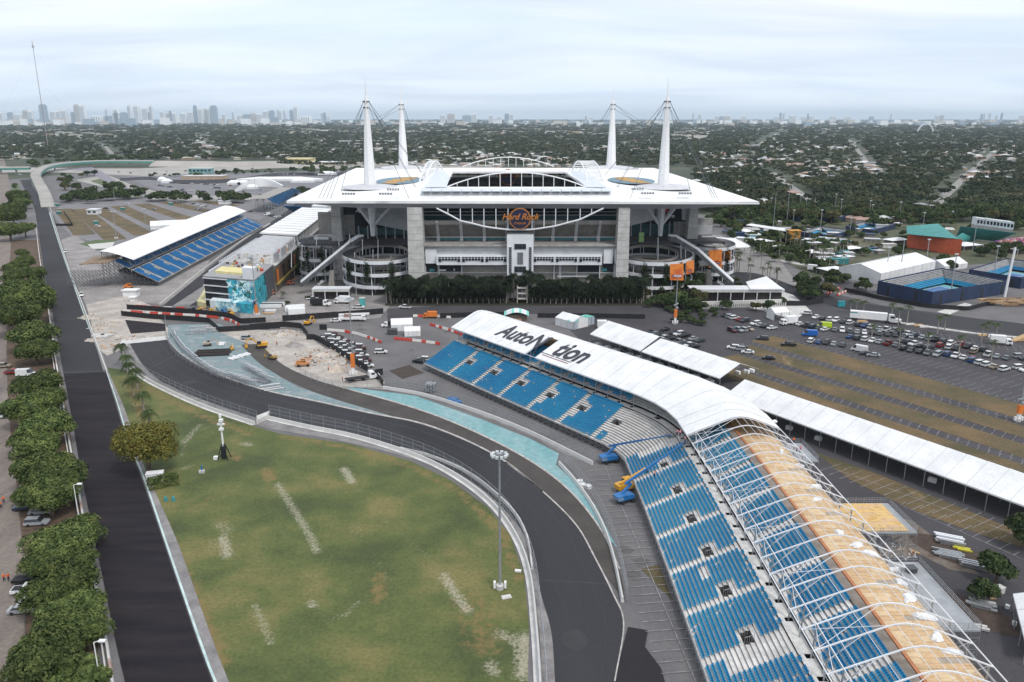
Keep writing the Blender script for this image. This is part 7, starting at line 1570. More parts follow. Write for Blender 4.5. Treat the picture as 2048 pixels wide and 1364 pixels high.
for i, (a, b, t, Y) in enumerate(sky_l):
    x0, x1 = D(a,300,Y)[0], D(b,300,Y)[0]; h = D(a,t,Y)[1]; w_ = x1-x0; mb = MB(); mb.mat(0); mb.box(0,0,0,w_,w_*.8,h*.94); mb.box(w_*.15,w_*.1,h*.94,w_*.85,w_*.7,h)
    mb.mat(1)
    for k in range(4): mb.box(w_*(.1+.22*k),-3,10,w_*(.2+.22*k),-.5,h*.9)
    c_ = 1 if i % 4 == 1 else 2 if i % 7 == 3 else 0; tall = 'tall slim' if h > 200 else 'broad' if w_ > 180 else 'mid-height'
    mb.build('skyscraper', [TW[c_], BAND], loc=(x0,Y,0), label=f'{tall} hazy {["white","blue glass","tan"][c_]} tower on the horizon, {ordn(i)} from the left edge', cat='tower', group='towers on the horizon')
r2 = random.Random(44)
mb = MB()
for k in range(420):
    px = r2.uniform(-60,2110); Y = r2.uniform(9000,15500); x = D(px,300,Y)[0]; w_ = r2.uniform(30,110); h = r2.uniform(22,80)*(1.25 if px < 600 else .9)*r2.choice((1,1,.6)); mb.mat(r2.choice((0,0,2,1))); mb.box(x,Y,0,x+w_,Y+w_,h)
mb.build('distant_city_blocks', [TW[0], TW[1], TW[2]], kind='stuff', label='pale low city blocks in a thin line along the horizon', cat='buildings')
mb = MB()
for k in range(210):
    z = r2.choice([(560,760,262,268),(900,1330,261,269),(1340,1400,258,280),(1500,1730,254,262),(1880,2060,252,258),(20,240,262,276),(760,920,258,268)]); px, py = r2.uniform(z[0],z[1]), r2.uniform(z[2],z[3]); x, y = G(px,py); w_ = r2.uniform(14,70); mb.mat(r2.choice((0,0,0,1))); mb.box(x,y,0,x+w_,y+w_*.4,r2.uniform(9,17))
mb.build('distant_warehouses', [M('warehouse_white','#c5c3be','#b0aea9',.01,.7), cols[3]], kind='stuff', label='long pale warehouses and malls in the middle distance', cat='buildings')
simple_box('white_complex', 'long white school complex beyond the near left mast', 672, 790, 288, 11, 30, cols[0], top=cols[0], win=14)
g = G(1850,268); mb = MB(); P_ = [(g[0]+45*cos(t), g[1], 55*sin(t)) for t in np.linspace(0, pi, 13)]
for p, q in zip(P_, P_[1:]): mb.bar(p, q, 4)
mb.build('distant_arch', PANELW, label='thin pale arch structure far away at the right', cat='arch')
# ================================================================== AIR
hm_ = bpy.data.materials.new('haze'); hm_.use_nodes = True; t = hm_.node_tree; t.nodes.clear(); o_ = t.nodes.new('ShaderNodeOutputMaterial'); v_ = t.nodes.new('ShaderNodeVolumePrincipled'); v_.inputs['Color'].default_value = (.74,.87,1,1); v_.inputs['Density'].default_value = 3.2e-5; v_.inputs['Anisotropy'].default_value = .2; t.links.new(v_.outputs[0], o_.inputs['Volume'])
mb = MB(); mb.box(-45000,-1500,-1,45000,50000,420); mb.build('haze', hm_, kind='stuff')
# ================================================================== VEHICLES AND MACHINES
PC = {'white': ('#d9dadb','#cfd0d1'), 'black': ('#17181b','#202226'), 'dark grey': ('#3a3d42','#33363a'), 'silver': ('#9a9ea3','#8f9398'), 'grey': ('#6b6f74','#606469'), 'red': ('#8c1f1f','#7d1a1a'), 'maroon': ('#4d1a20','#431519'), 'blue': ('#2c4a7d','#253f6b'), 'dark blue': ('#222f4b','#1c2841'), 'teal': ('#3f8d98','#377f8a'), 'lime': ('#b5cf2f','#a4bd29'), 'bright blue': ('#2464b5','#1f58a2'), 'orange': ('#c9502a','#b44625'), 'tan': ('#9c8f7d','#8d8170')}
def paint(c): return M('paint_'+c.replace(' ','_'), PC[c][0], PC[c][1], .5, .3, spec=.6)
SHP = {'sedan': dict(L=4.7, W=1.82, prof=[(-2.35,.35),(-2.35,.85),(-1.7,.98),(1.0,.98),(2.1,.80),(2.35,.6),(2.35,.35)], cab=[(-1.75,.98),(-1.05,1.42),(.35,1.42),(1.15,.97)]),
       'suv': dict(L=4.8, W=1.92, prof=[(-2.4,.4),(-2.4,1.05),(1.1,1.08),(2.2,.95),(2.4,.7),(2.4,.4)], cab=[(-2.3,1.05),(-2.05,1.72),(.45,1.70),(1.2,1.06)]),
       'pickup': dict(L=5.7, W=2.0, prof=[(-2.85,.5),(-2.85,1.1),(-.65,1.1),(1.3,1.12),(2.7,1.02),(2.85,.75),(2.85,.5)], cab=[(-.7,1.1),(-.6,1.8),(.85,1.8),(1.5,1.1)]),
       'van': dict(L=5.8, W=2.05, prof=[(-2.9,.4),(-2.9,1.3),(2.0,1.3),(2.75,1.05),(2.9,.7),(2.9,.4)], cab=[(-2.88,1.3),(-2.82,2.5),(1.4,2.5),(2.3,1.28)])}
VM = {}
def side_ext(mb, prof, w0, w1=None):
    w1 = w1 or w0; n = len(prof); A = [(x,-w0,z) for x, z in prof]; B = [(x,w0,z) for x, z in prof]; mb.add(A+B, [tuple(range(n)), tuple(range(n,2*n))[::-1]]+[(i,n+i,n+(i+1) % n,(i+1) % n) for i in range(n)])
def car_mesh(kind, col):
    if (kind, col) in VM: return VM[kind, col]
    s = SHP[kind]; w = s['W']/2; b = MB(); p = s['prof']; b.mat(0); side_ext(b, p, w)
    c = s['cab']; zt_ = c[1][1]; q = [(c[0][0],-w*.96,c[0][1]),(c[3][0],-w*.96,c[3][1]),(c[3][0],w*.96,c[3][1]),(c[0][0],w*.96,c[0][1]),(c[1][0],-w*.78,zt_),(c[2][0],-w*.78,zt_),(c[2][0],w*.78,zt_),(c[1][0],w*.78,zt_)]
    g = MB(); g.add(q, [(0,1,5,4),(1,2,6,5),(2,3,7,6),(3,0,4,7)]); b.add([(x,y,z+.015) for x, y, z in q[4:]], [(0,1,2,3)]); 
    b.slab((c[1][0]-.05,-w*.80,zt_+.05),(c[2][0]+.05,-w*.80,zt_+.05),(c[2][0]+.05,w*.80,zt_+.05),(c[1][0]-.05,w*.80,zt_+.05),.08)
    if kind == 'van': b.box(c[0][0]+.01,-w*.97,1.3,.9,w*.97,2.45)
    if kind == 'pickup': b.mat(1); b.box(-2.7,-w*.85,1.101,-.75,w*.85,1.12)
    wm = MB(); wm.mat(0)
    P = []
    for k in range(10): t = 2*pi*k/10; P.append((.36*cos(t), .36*sin(t)))
    wm.add([(x,-.12,z) for x, z in P]+[(x,.12,z) for x, z in P], [tuple(range(10)), tuple(range(10,20))[::-1]]+[(i,10+i,10+(i+1) % 10,(i+1) % 10) for i in range(10)])
    if 'wheel' not in VM: VM['wheel'] = wm.mesh('wheel', TYRE)
    hl = MB(); x_ = p[-1][0]
    for sy in (-1,1): hl.box(x_-.06, sy*w*.62-.2, .62, x_+.02, sy*w*.62+.2, .78)
    VM[kind, col] = (b.mesh('car_body', [paint(col), DARK]), g.mesh('windows', GLASS), L_ := s['L'], w); return VM[kind, col]
CARN = [0]
def car(kind, col, x, y, rz, label, group=None, z=.07, parts=True, name=None):
    b, g, L_, w = car_mesh(kind, col); T = thing(name or ('car' if kind in ('sedan','suv') else kind), label, {'sedan':'car','suv':'car','pickup':'pickup','van':'van'}[kind], (x,y,z), rz, group); ob('body', b, T); ob('windows', g, T)
    if parts:
        for sx_ in (-.31,.31):
            for sy_ in (-1,1): ob('wheel', VM['wheel'], T, (L_*sx_, sy_*(w-.1), .36))
    CARN[0] += 1; return T
def pick(r): return r.choices(['white','black','dark grey','silver','grey','red','maroon','blue','dark blue','tan'], [30,20,18,11,9,3,3,3,3,1])[0]
def row_cars(a, b, where, group, fill=.93, pitch=2.9, r=None, back=False, cols_=None, kinds=('sedan','suv','suv','pickup','van'), kw=(40,38,12,12,2), ang=None, z=.09):
    r = r or random.Random(int(a[0]*7+a[1])); A = np.array(G(*a)); B = np.array(G(*b)); d = B-A; l = np.linalg.norm(d); d /= l; n = int(l/pitch); base = atan2(d[1], d[0])+(pi/2 if not back else -pi/2) if ang is None else ang; k = 0
    for i in range(n+1):
        if r.random() > fill: continue
        kd = r.choices(kinds, kw)[0]; c = cols_[i % len(cols_)] if cols_ else pick(r); p = A+d*i*pitch; k += 1
        car(kd, c, p[0]+r.uniform(-.25,.25), p[1]+r.uniform(-.35,.35), base+r.uniform(-.05,.05)+(pi if r.random() < .35 else 0), f'{c} {kd if kd != "suv" else "SUV"} in the {where}, {ordn(k-1)} from left', group, z)
R_G = 'cars in the right car park'
for a, b, w_ in [((1450,633),(1556,662),'short row left of the lime van'),((1463,664),(1500,660),'small cluster by the planted island'),((1588,648),(1662,664),'front left row of the right car park'),((1633,637),(1712,650),'row beside the white lorry'),((1668,662),(1826,676),'second row of the right car park'),((1716,652),(1824,671),'back row of the right car park'),((1700,676),(1800,694),'third row of the right car park'),((1806,684),(1860,700),'middle row of the right car park'),((1800,668),(1975,704),'long back row of the right car park'),((1806,700),(1880,713),'middle front row of the right car park'),((1876,708),(1950,722),'lower middle row of the right car park'),((1880,694),(1982,712),'second long row of the right car park'),((1944,724),(2016,744),'front right row of the right car park'),((1976,712),(2020,720),'last back row of the right car park'),((1622,684),(1692,694),'loose front row near the bright blue van'),((2040,716),(2060,724),'row cut by the right edge'),((2037,738),(2060,746),'front row cut by the right edge')]:
    row_cars(a, b, w_, R_G)
for px, py, kd, c, w_ in [(1466,698,'suv','white','left of the dry grass bands'),(1482,696,'sedan','dark grey','beside the silver one left of the dry grass'),(1478,701,'suv','silver','in the loose trio left of the dry grass'),(1495,707,'sedan','white','alone at the tip of the lowest grass band'),(1525,680,'suv','dark grey','alone at the tip of the top grass band'),(1577,692,'pickup','black','alone on the dry grass band'),(1537,719,'sedan','black','alone on the lower dry grass band'),(1470,661,'sedan','teal','by the planted island'),(1612,629,'suv','white','right of the small gable tent'),(1732,710,'sedan','dark grey','right of the white van at the lot front'),(1746,713,'sedan','silver','at the right end beside the white van'),(1722,576,'van','white','near the navy tennis stadium'),(762,707,'suv','white','driving alone left of the covered stand'),(838,726,'suv','black','at the corner of the covered stand'),(846,722,'suv','white','behind the black one at the stand corner'),(495,679,'suv','silver','in the sandy yard by the black cloth'),(625,600,'pickup','white','at the work yard, left of the dark lorry'),(636,609,'pickup','silver','at the work yard between the lorries'),(717,617,'pickup','white','near the turquoise booth'),(810,617,'pickup','white','behind the dark fence by the palms'),(163,592,'pickup','white','on the gravel beside the far left straight'),(132,505,'pickup','white','beside the far left track bend'),(672,644,'sedan','white','partly hidden by the white crane')]:
    x, y = G(px, py); car(kd, c, x, y, (2.9 if px > 800 else -1.0 if px < 200 else .1)+random.uniform(-.15,.15), f'{c} {kd if kd != "suv" else "SUV"} {w_}')
x, y = G(1718,703); car('van', 'white', x, y, 2.4, 'tall white panel van at the front of the right car park'); x, y = G(1648,656); T = car('van', 'lime', x, y, 2.9, 'bright lime green van in the right car park'); x, y = G(1619,672); car('van', 'bright blue', x, y, 3.0, 'bright blue covered van in the right car park'); x, y = G(1790,634)
for i, (a, b, cs) in enumerate([((644,678),(738,736),['black','white','dark grey','white']),((652,676),(728,716),['white','dark grey','white','black']),((664,674),(722,700),['maroon','white','maroon','white']),((700,706),(734,727),['maroon','silver','dark grey'])]):
    row_cars(a, b, f'packed block by the sandy yard, {ordn(i)} line', 'cars packed beside the sandy yard', 1, 2.35, cols_=cs, kinds=('sedan','suv'), kw=(60,40), ang=.05)
for i, (a, b) in enumerate([((1300,668),(1400,700)),((1330,662),(1400,684)),((1290,690),(1420,738))]): row_cars(a, b, f'shade of the white car tents, {ordn(i)} line', 'cars under the white tents', .9, 2.8, cols_=['black','silver','dark grey','white','black'], ang=.6)
for a, b, w_ in [((380,416),(430,426),'far left lot behind the white stand roof'),((420,398),(500,410),'lot behind the left stand roof tip'),((384,408),(420,416),'second line of the far left lot'),((500,424),(560,436),'strip beyond the left grandstand'),((320,372),(410,384),'distant car park, first line'),((330,366),(470,372),'distant car park, second line'),((340,380),(470,388),'distant car park, third line'),((420,376),(520,382),'distant car park, fourth line'),((480,364),(560,358),'distant car park, fifth line'),((560,350),(700,346),'distant car park beyond the loop')]: row_cars(a, b, w_, 'cars in the distant left lots', .55, 5.5 if a[1] < 400 else 4)
for px, py, kd, c in [(195,454,'suv','white'),(255,409,'sedan','white'),(212,418,'pickup','dark grey'),(308,419,'sedan','silver')]: x, y = G(px, py); car(kd, c, x, y, -.3, f'{c} {kd if kd != "suv" else "SUV"} standing alone on the left grass-strip lot')
for px, py, kd, c, q in [(28,748,'pickup','red','upper'),(52,752,'van','white','upper'),(8,735,'suv','tan','upper'),(40,744,'sedan','black','upper'),(0,836,'suv','white','middle'),(50,908,'suv','silver','middle'),(60,985,'suv','grey','middle'),(68,1010,'sedan','white','middle'),(50,1020,'sedan','dark blue','middle'),(82,1028,'sedan','silver','middle'),(75,1050,'suv','silver','lower'),(72,1130,'suv','white','lower'),(60,1165,'pickup','black','lower'),(58,1186,'pickup','white','lower'),(66,1206,'sedan','white','lower'),(46,1225,'sedan','silver','lower')]:
    x, y = G(px, py); car(kd, c, x, y, .12, f'{c} {kd if kd != "suv" else "SUV"} under the roadside trees at px height {q}'.replace('at px height', 'in the')+' part of the row')
for i, (px, py) in enumerate([(40,350),(262,347),(300,349),(334,344),(372,343),(450,340),(470,339),(505,338),(238,345),(196,333),(140,330),(600,333)]): x, y = G(px, py); car('suv', ['white','dark grey','silver'][i % 3], x, y, .1, f'{["white","dark grey","silver"][i % 3]} car on the distant highway, {ordn(i)} counted', 'cars on the highway', 10.3 if i in (9,10) else .2)
# lorries
def wheels(T, xs, w, r=.5):
    if 'bw' not in VM:
        wm = MB(); P = [(r*cos(2*pi*k/12), r*sin(2*pi*k/12)) for k in range(12)]; wm.add([(x,-.18,z) for x, z in P]+[(x,.18,z) for x, z in P], [tuple(range(12)), tuple(range(12,24))[::-1]]+[(i,12+i,12+(i+1) % 12,(i+1) % 12) for i in range(12)]); VM['bw'] = wm.mesh('wheel', TYRE)
    for x in xs:
        for s in (-1,1): ob('wheel', VM['bw'], T, (x, s*w, r))
def cab(T, x, m, L_=2.4, h=2.9, hood=0):
    b = MB(); side_ext(b, [(x,.6),(x,h),(x+L_*.75,h),(x+L_,h*.6),(x+L_,.6)] if not hood else [(x,.6),(x,h),(x+L_*.7,h),(x+L_,h*.58),(x+L_+hood,h*.52),(x+L_+hood,.6)], 1.2); b.build('cab', m, T); g = MB(); g.add([(x+L_*.77,-1.1,h*.95),(x+L_*1.005,-1.1,h*.63),(x+L_*1.005,1.1,h*.63),(x+L_*.77,1.1,h*.95)], [(0,1,2,3)]); g.box(x+L_*.25,-1.215,h*.62,x+L_*.8,1.215,h*.85); g.build('windows', GLASS, T)
def lorry(label, px, py, rz, kind, m=WHITE, name='lorry', s=1):
    x, y = G(px, py); T = thing(name, label, 'lorry', (x,y,.07), rz); T.scale = (s,)*3
    if kind == 'semi': MB().box(-16,-1.3,1.1,-1.2,1.3,4.1).build('trailer', m, T); cab(T, -.6, m, 3, 3.7, 2); wheels(T, (-14.5,-13.3,-1.5,-.3,3.8), 1.1); MB().box(-16,-1.31,3.2,-13,-1.305,3.7).build('print', TEAL, T)
    elif kind == 'box': MB().box(-5,-1.25,1,.2,1.25,3.7).build('cargo_box', m, T); cab(T, .4, m, 2.2, 2.6); wheels(T, (-3.8,1.8), 1.05); 
    elif kind == 'flat': MB().box(-8,-1.25,1.05,-.2,1.25,1.3).build('flat_bed', BLACK, T); cab(T, 0, m, 2.2, 2.9, 1.4); wheels(T, (-6.6,-5.4,-2,2.4), 1.05)
    elif kind == 'tank': MB().box(-6,-1.2,1,.0,1.2,3.5).build('load', BLACK, T); cab(T, .2, m, 2.2, 2.9, 1.2); wheels(T, (-5,-3.8,2.2), 1.05)
    elif kind == 'crane':
        MB().box(-6.5,-1.3,.9,5,1.3,1.9).build('carrier', m, T); cab(T, 3.4, m, 2, 2.6); MB().bar((-6.5,.3,2.7),(6.8,.3,3.2),.55).build('boom', m, T); MB().box(-4,-1.2,1.9,-1,1.2,3.2).build('counterweight', M('dull_red_counterweight','#8c5a52','#a89f98',1,.6), T); wheels(T, (-5.4,-4,.5,2,4), 1.15)
    return T
lorry('long white articulated lorry parked behind the rows of cars', 1779, 646, -.42, 'semi'); lorry('white box truck next to the small gable tent', 1572, 650, 3.5, 'box'); lorry('white rental box truck with orange stripe at the right edge', 2008, 690, -.35, 'box'); lorry('white flatbed truck with black bed at the cloth gate', 738, 759, .45, 'flat'); lorry('dark tipper lorry with white cab in the work yard', 647, 612, -.1, 'tank'); lorry('white box truck facing left in the work yard', 680, 607, 3.0, 'box'); lorry('small lorry with dark load left of the white marquees', 776, 654, 3.3, 'tank', s=.75); lorry('white mobile crane in the lot above the red barriers', 708, 642, 0, 'crane'); lorry('white lorry with black screen beside the mural building', 487, 618, -.1, 'box'); lorry('small orange service truck by the red barriers', 856, 636, 3.1, 'box', ORANGE, s=.8); lorry('white truck at the far end of the campus road', 1633, 543, -.6, 'box')
# machines
def boom_lift(label, px, py, rz, body, tip, elbow=(0,0,4), c2=None):
    x, y = G(px, py); T = thing('boom_lift', label, 'machine', (x,y,.07), rz); wheels(T, (-1.4,1.4), 1.05); MB().box(-1.9,-.9,.5,1.9,.9,.95).build('chassis', BLACK, T); b = MB(); side_ext(b, [(-2.6,1.0),(-2.8,2.0),(-1.2,2.3),(1.7,1.9),(1.7,1.0)], 1.15); b.build('turntable', c2 or body, T); MB().box(-2.75,-1.17,1.2,-1.4,1.17,1.9).build('counterweight', M('pale_machine_blue','#7f93a8','#6b8096',1,.5), T)
    l = T.location; ca, sa = cos(-rz), sin(-rz); tx, ty = tip[0]-l[0], tip[1]-l[1]; tl = (tx*ca-ty*sa, tx*sa+ty*ca, tip[2]); e = (1.6,0,4.2); MB().bar((-1.6,0,1.9),e,.28,4,.25).build('lower_boom', body, T); MB().bar((-1.4,.3,2.2),(1.4,.3,4.2),.15).build('lower_boom', body, T); s2 = (-.4,0,4.6); MB().bar(e,s2,.22).build('link', body, T); m_ = tuple(s2[i]+(tl[i]-s2[i])*.55 for i in range(3)); MB().bar(s2,m_,.30).build('upper_boom', body, T); MB().bar(m_,tl,.19).build('upper_boom', body, T)
    b = MB(); X, Y_, Z = tl; b.box(X-1,Y_-.6,Z-.5,X+1,Y_+.6,Z-.4)
    for q in ((-1,-.6),(1,-.6),(1,.6),(-1,.6)): b.bar((X+q[0],Y_+q[1],Z-.45),(X+q[0],Y_+q[1],Z+.6),.04)
    for h in (.1,.6): b.bar((X-1,Y_-.6,Z+h),(X+1,Y_-.6,Z+h),.04); b.bar((X-1,Y_+.6,Z+h),(X+1,Y_+.6,Z+h),.04); b.bar((X-1,Y_-.6,Z+h),(X-1,Y_+.6,Z+h),.04); b.bar((X+1,Y_-.6,Z+h),(X+1,Y_+.6,Z+h),.04)
    b.build('basket', DSTEEL, T); return T
tip1 = (*G(1342,869,13.2), 13.0); tip2 = (*G(1372,880,13.6), 13.2)
boom_lift('blue boom lift reaching right to the roof edge, upper one of the pair', 1220, 925, .35, BLUEM, tip1); boom_lift('blue boom lift below the yellow telehandler, boom raised to the roof frame', 1251, 1004, .5, BLUEM, tip2)
def telehandler(label, px, py, rz, m, up=.35, L_=6, s=1, fork=True):
    x, y = G(px, py); T = thing('telehandler', label, 'machine', (x,y,.12), rz); T.scale = (s,)*3; wheels(T, (-1.6,1.6), 1.0, .5); b = MB(); side_ext(b, [(-2.6,.7),(-2.7,1.7),(-1.2,1.9),(.4,1.5),(2.2,1.3),(2.3,.7)], .95); b.build('body', m, T); MB().box(-.8,.1,1.4,.7,.95,2.6).build('cab', GLASS, T); MB().box(-.9,.05,2.6,.8,1.0,2.72).build('cab_roof', m, T)
    e = (-2.2+L_*cos(up), -.5, 2.1+L_*sin(up)); MB().bar((-2.2,-.5,2.1),e,.3,4,.24).build('boom', m, T); b = MB(); b.bar(e,(e[0]+.5,-.5,e[2]-1.2),.2); b.box(e[0]+.4,-1,e[2]-1.4,e[0]+1.5,0,e[2]-1.25); b.build('fork', DSTEEL, T); return T
def excavator(label, px, py, rz, m, s=1):
    x, y = G(px, py); T = thing('excavator', label, 'machine', (x,y,.15), rz); T.scale = (s,)*3
    for sy_ in (-1,1): b = MB(); side_ext(b, [(-1.9,.1),(-2.1,.5),(-1.8,.85),(1.8,.85),(2.1,.5),(1.9,.1)], .28); o = b.build('track', BLACK, T); o.location = (0,sy_*1.1,0)
    b = MB(); side_ext(b, [(-2.4,1),(-2.4,2.0),(-1,2.2),(.4,2.0),(1.3,1.6),(1.3,1)], 1.2); b.build('body', m, T); MB().box(-.1,.3,1.6,1.3,1.2,2.8).build('cab', GLASS, T); b = MB(); b.bar((1.1,-.1,1.6),(3.4,-.1,4.0),.3); b.bar((3.4,-.1,4.0),(5.2,-.1,3.4),.28); b.build('boom', m, T); b = MB(); b.bar((5.2,-.1,3.5),(5.5,-.1,1.2),.22); b.box(5,-.6,.3,6,.4,1.3); b.build('stick', m, T); return T
telehandler('yellow telehandler with black mesh beside the foreground seats', 1255, 981, .45, YELLOW, .35, 6.5, 1.15); telehandler('orange telehandler at the edge of the rubble heap', 607, 733, .2, M('faded_orange','#c98b5a','#b07845',1,.6), .08, 5.5)
excavator('yellow crane loader with long arm pointing left in the sandy yard', 523, 696, 3.35, YELLOW, 1.0); excavator('yellow excavator near the black cloth fence above the sandy yard', 616, 650, 1.2, YELLOW, .8); excavator('small yellow loader by the pit lane in the sandy yard', 545, 719, 2.6, M('dusty_yellow','#a98a52','#8f7443',1,.7), .7); excavator('white and black skid loader in the teal storage yard', 415, 692, .3, M('off_white_machine','#b9ada0','#8f857a',1,.6), .7); telehandler('small yellow forklift in the teal yard by the black beams', 464, 700, 2.0, YELLOW, .9, 2.6, .6); telehandler('yellow loader beside the left grandstand scaffolding', 258, 577, .2, ORANGE, .2, 4, .9); telehandler('orange machine on the pit straight kerb', 574, 455, .2, ORANGE, .2, 4, .8)
for i, px in enumerate((388,402,424,448,462)): telehandler(f'{["dark","amber","yellow","blue-grey","amber low"][i]} lift in the machine row below the mural building', px, 625+i*1.5, .2+i*.5, [DSTEEL, YELLOW, YELLOW, BLUEM, YELLOW][i], .15, 5, .9)
telehandler('coral pink lift right of the mural building', 543, 590, 1.1, M('coral_paint','#c98a75','#b57862',1,.6), .2, 3.5, .9); telehandler('brownish lift under the terrace steps', 582, 570, .3, M('rust_paint','#b5654a','#a05740',1,.6), .25, 6, .9)
# truss sections and stacked steel in the teal yard
def truss(label, px, py, rz, L_=8, w_=1.4, h=1.4, n=6, s=1):
    x, y = G(px, py); T = thing('truss_section', label, 'truss', (x,y,.13), rz); q = L_/n
    for yy in (-w_/2, w_/2):
        for zz in (.1, h): MB().bar((-L_/2,yy,zz),(L_/2,yy,zz),.12).build('chord', PANELW if yy > 0 else STEEL, T)
    b = MB()
    for k in range(n+1):
        X = -L_/2+q*k; b.bar((X,-w_/2,.1),(X,-w_/2,h),.05); b.bar((X,w_/2,.1),(X,w_/2,h),.05); b.bar((X,-w_/2,h),(X,w_/2,h),.08)
        if k < n: b.bar((X,-w_/2,h),(X+q,w_/2,h),.09); b.bar((X,-w_/2,.1),(X+q,-w_/2,h),.05)
    b.build('lacing', STEEL, T); return T
for i, (px, py, a) in enumerate([(355,684,-1.05),(362,694,-1.0),(372,705,-.9),(385,716,-.9),(400,728,-.8),(412,737,-.75),(426,745,-.7),(438,752,-.65),(400,660,.15),(412,664,.15),(392,668,.12),(470,757,-.5),(482,762,-.5),(495,768,-.5),(508,745,-.7),(520,752,-.7),(532,760,-.7),(500,740,-.7),(347,672,-1.1)]): truss(f'grey steel truss section lying in the teal yard, {ordn(i)} along the fence row', px, py, a)
def pile(name, label, px, py, rz, n, L_, m, cat, sp=.5, hh=.25, stack=1, w_=.2, seed=1):
    x, y = G(px, py); T = thing(name, label, cat, (x,y,.14), rz); r = random.Random(seed)
    for s in range(stack):
        for k in range(n): l = L_*r.uniform(.85,1.1); o = r.uniform(-.5,.5); MB().box(-l/2+o,(k-n/2)*sp,s*hh*1.15+.03,l/2+o,(k-n/2)*sp+w_,s*hh*1.15+hh).build('beam', m if not isinstance(m, list) else r.choice(m), T)
    return T
pile('beam_pile', 'black steel beams laid side by side in the teal yard', 427, 706, .15, 5, 14, [BLACK, M('dark_rust_beam','#4a3f3a','#352e2b',1,.8)], 'beams', 1.9, .5, 1, .5); pile('panel_stack', 'white flat panels scattered right of the black beams', 480, 714, -.6, 7, 3, WHITE, 'panels', 1.3, .2, 2, .9); pile('panel_stack', 'white panels near the silver car in the teal yard', 443, 688, .1, 6, 2.6, WHITE, 'panels', .8, .2, 1, .5); pile('steel_pile', 'loose silver bars at the lower tip of the teal yard', 545, 775, .5, 7, 7, [STEEL, WHITE], 'steel bars', 1.0, .2, 1, .25); pile('steel_pile', 'long silver bars along the teal yard edge', 520, 762, -.6, 6, 9, STEEL, 'steel bars', .5, .2, 2, .2)
pile('truss_stack', 'silver frames stacked beside the run-off fence', 862, 783, 1.4, 4, 3, STEEL, 'frames', .8, .5, 5, .6); pile('crate_stack', 'blue crates near the run-off wall', 905, 803, -.3, 3, 3, BLUEM, 'crates', 1.2, .8, 1, 1.0); pile('crate_stack', 'second blue crate group near the run-off wall', 915, 808, -.3, 2, 2.6, BLUEM, 'crates', 1.2, .9, 1, 1.0)
pile('pipe_stack', 'grey and yellow pipes stacked on the brown soil at the lower right', 1900, 1085, -.45, 5, 5, [STEEL, STEEL, PANELW], 'pipes', .7, .3, 3, .5); pile('pipe_stack', 'yellow ended pipes beside the grey pipe stack', 1925, 1100, -.45, 3, 3, M('yellow_pipe_ends','#c9c03f','#b5ad38',1,.6), 'pipes', .5, .3, 1, .4); pile('pipe_stack', 'lower grey pipe stack at the lower right', 1898, 1112, -.45, 5, 5, STEEL, 'pipes', .6, .3, 2, .4); pile('steel_pile', 'bent grey steel sections by the kerb at the lower right', 1955, 1135, -.5, 3, 6, STEEL, 'steel bars', .8, .4, 2, .4, seed=4); pile('steel_pile', 'pale slabs and steel on the mulch circle', 1963, 1212, -.5, 3, 4, [CONCL, STEEL], 'slabs', .9, .3, 2, .7, seed=6); pile('kerb_stones', 'pale kerb stones on the lower side of the mulch circle', 1950, 1255, -.4, 2, 4, CONCL, 'stones', .8, .4, 1, .6)
for i, (px, py, w_, h, m, lb) in enumerate([(1983,1196,1.1,1.6,WOODL,'small brown ticket booth box by the mulch circle'),(1999,1186,1.2,1.3,CONCL,'pale cube crate right of the brown box'),(2014,1218,.6,.7,WHITE,'small white cube on the dark asphalt at the right'),(2028,1251,.6,.7,WHITE,'second small white cube near the corner tent'),(1160,968,1.2,.9,WHITE,'white bin cluster behind the bend wall, first'),(1166,975,1.2,.9,WHITE,'white bin cluster behind the bend wall, second'),(1176,978,1.2,.9,WHITE,'white bin cluster behind the bend wall, third'),(1778,1060,1.8,3,BLUEM,'dark blue toilet cabin under the rear scaffolding'),(1822,1142,1.4,.8,DSTEEL,'dark machine box on the grey rear platform')]):
    x, y = G(px, py, 0 if i != 8 else 11.5); mb = MB(); mb.box(-w_/2,-w_/2,0,w_/2,w_/2,h*.92); mb.box(-w_*.56,-w_*.56,h*.92,w_*.56,w_*.56,h); mb.build('crate', m, loc=(x,y,.1 if i != 8 else 11.5), rz=.4*i, label=lb, cat='crate')
pile('container_cluster', 'white covered equipment boxes in the work yard, left of the lorries', 592, 625, .25, 5, 8, WHITE, 'boxes', 2.0, 2.6, 1, 1.8, seed=8); pile('rack_row', 'low white and dark racks at the top of the work yard', 545, 612, .05, 4, 11, [WHITE, DSTEEL, STEEL], 'racks', 2.2, 1.6, 1, .9, seed=9); pile('site_litter', 'orange and timber odds and ends below the racks', 540, 625, .1, 6, 5, [WOODL, ORANGE, WHITE, DSTEEL], 'materials', 1.2, .7, 1, .7, seed=10)
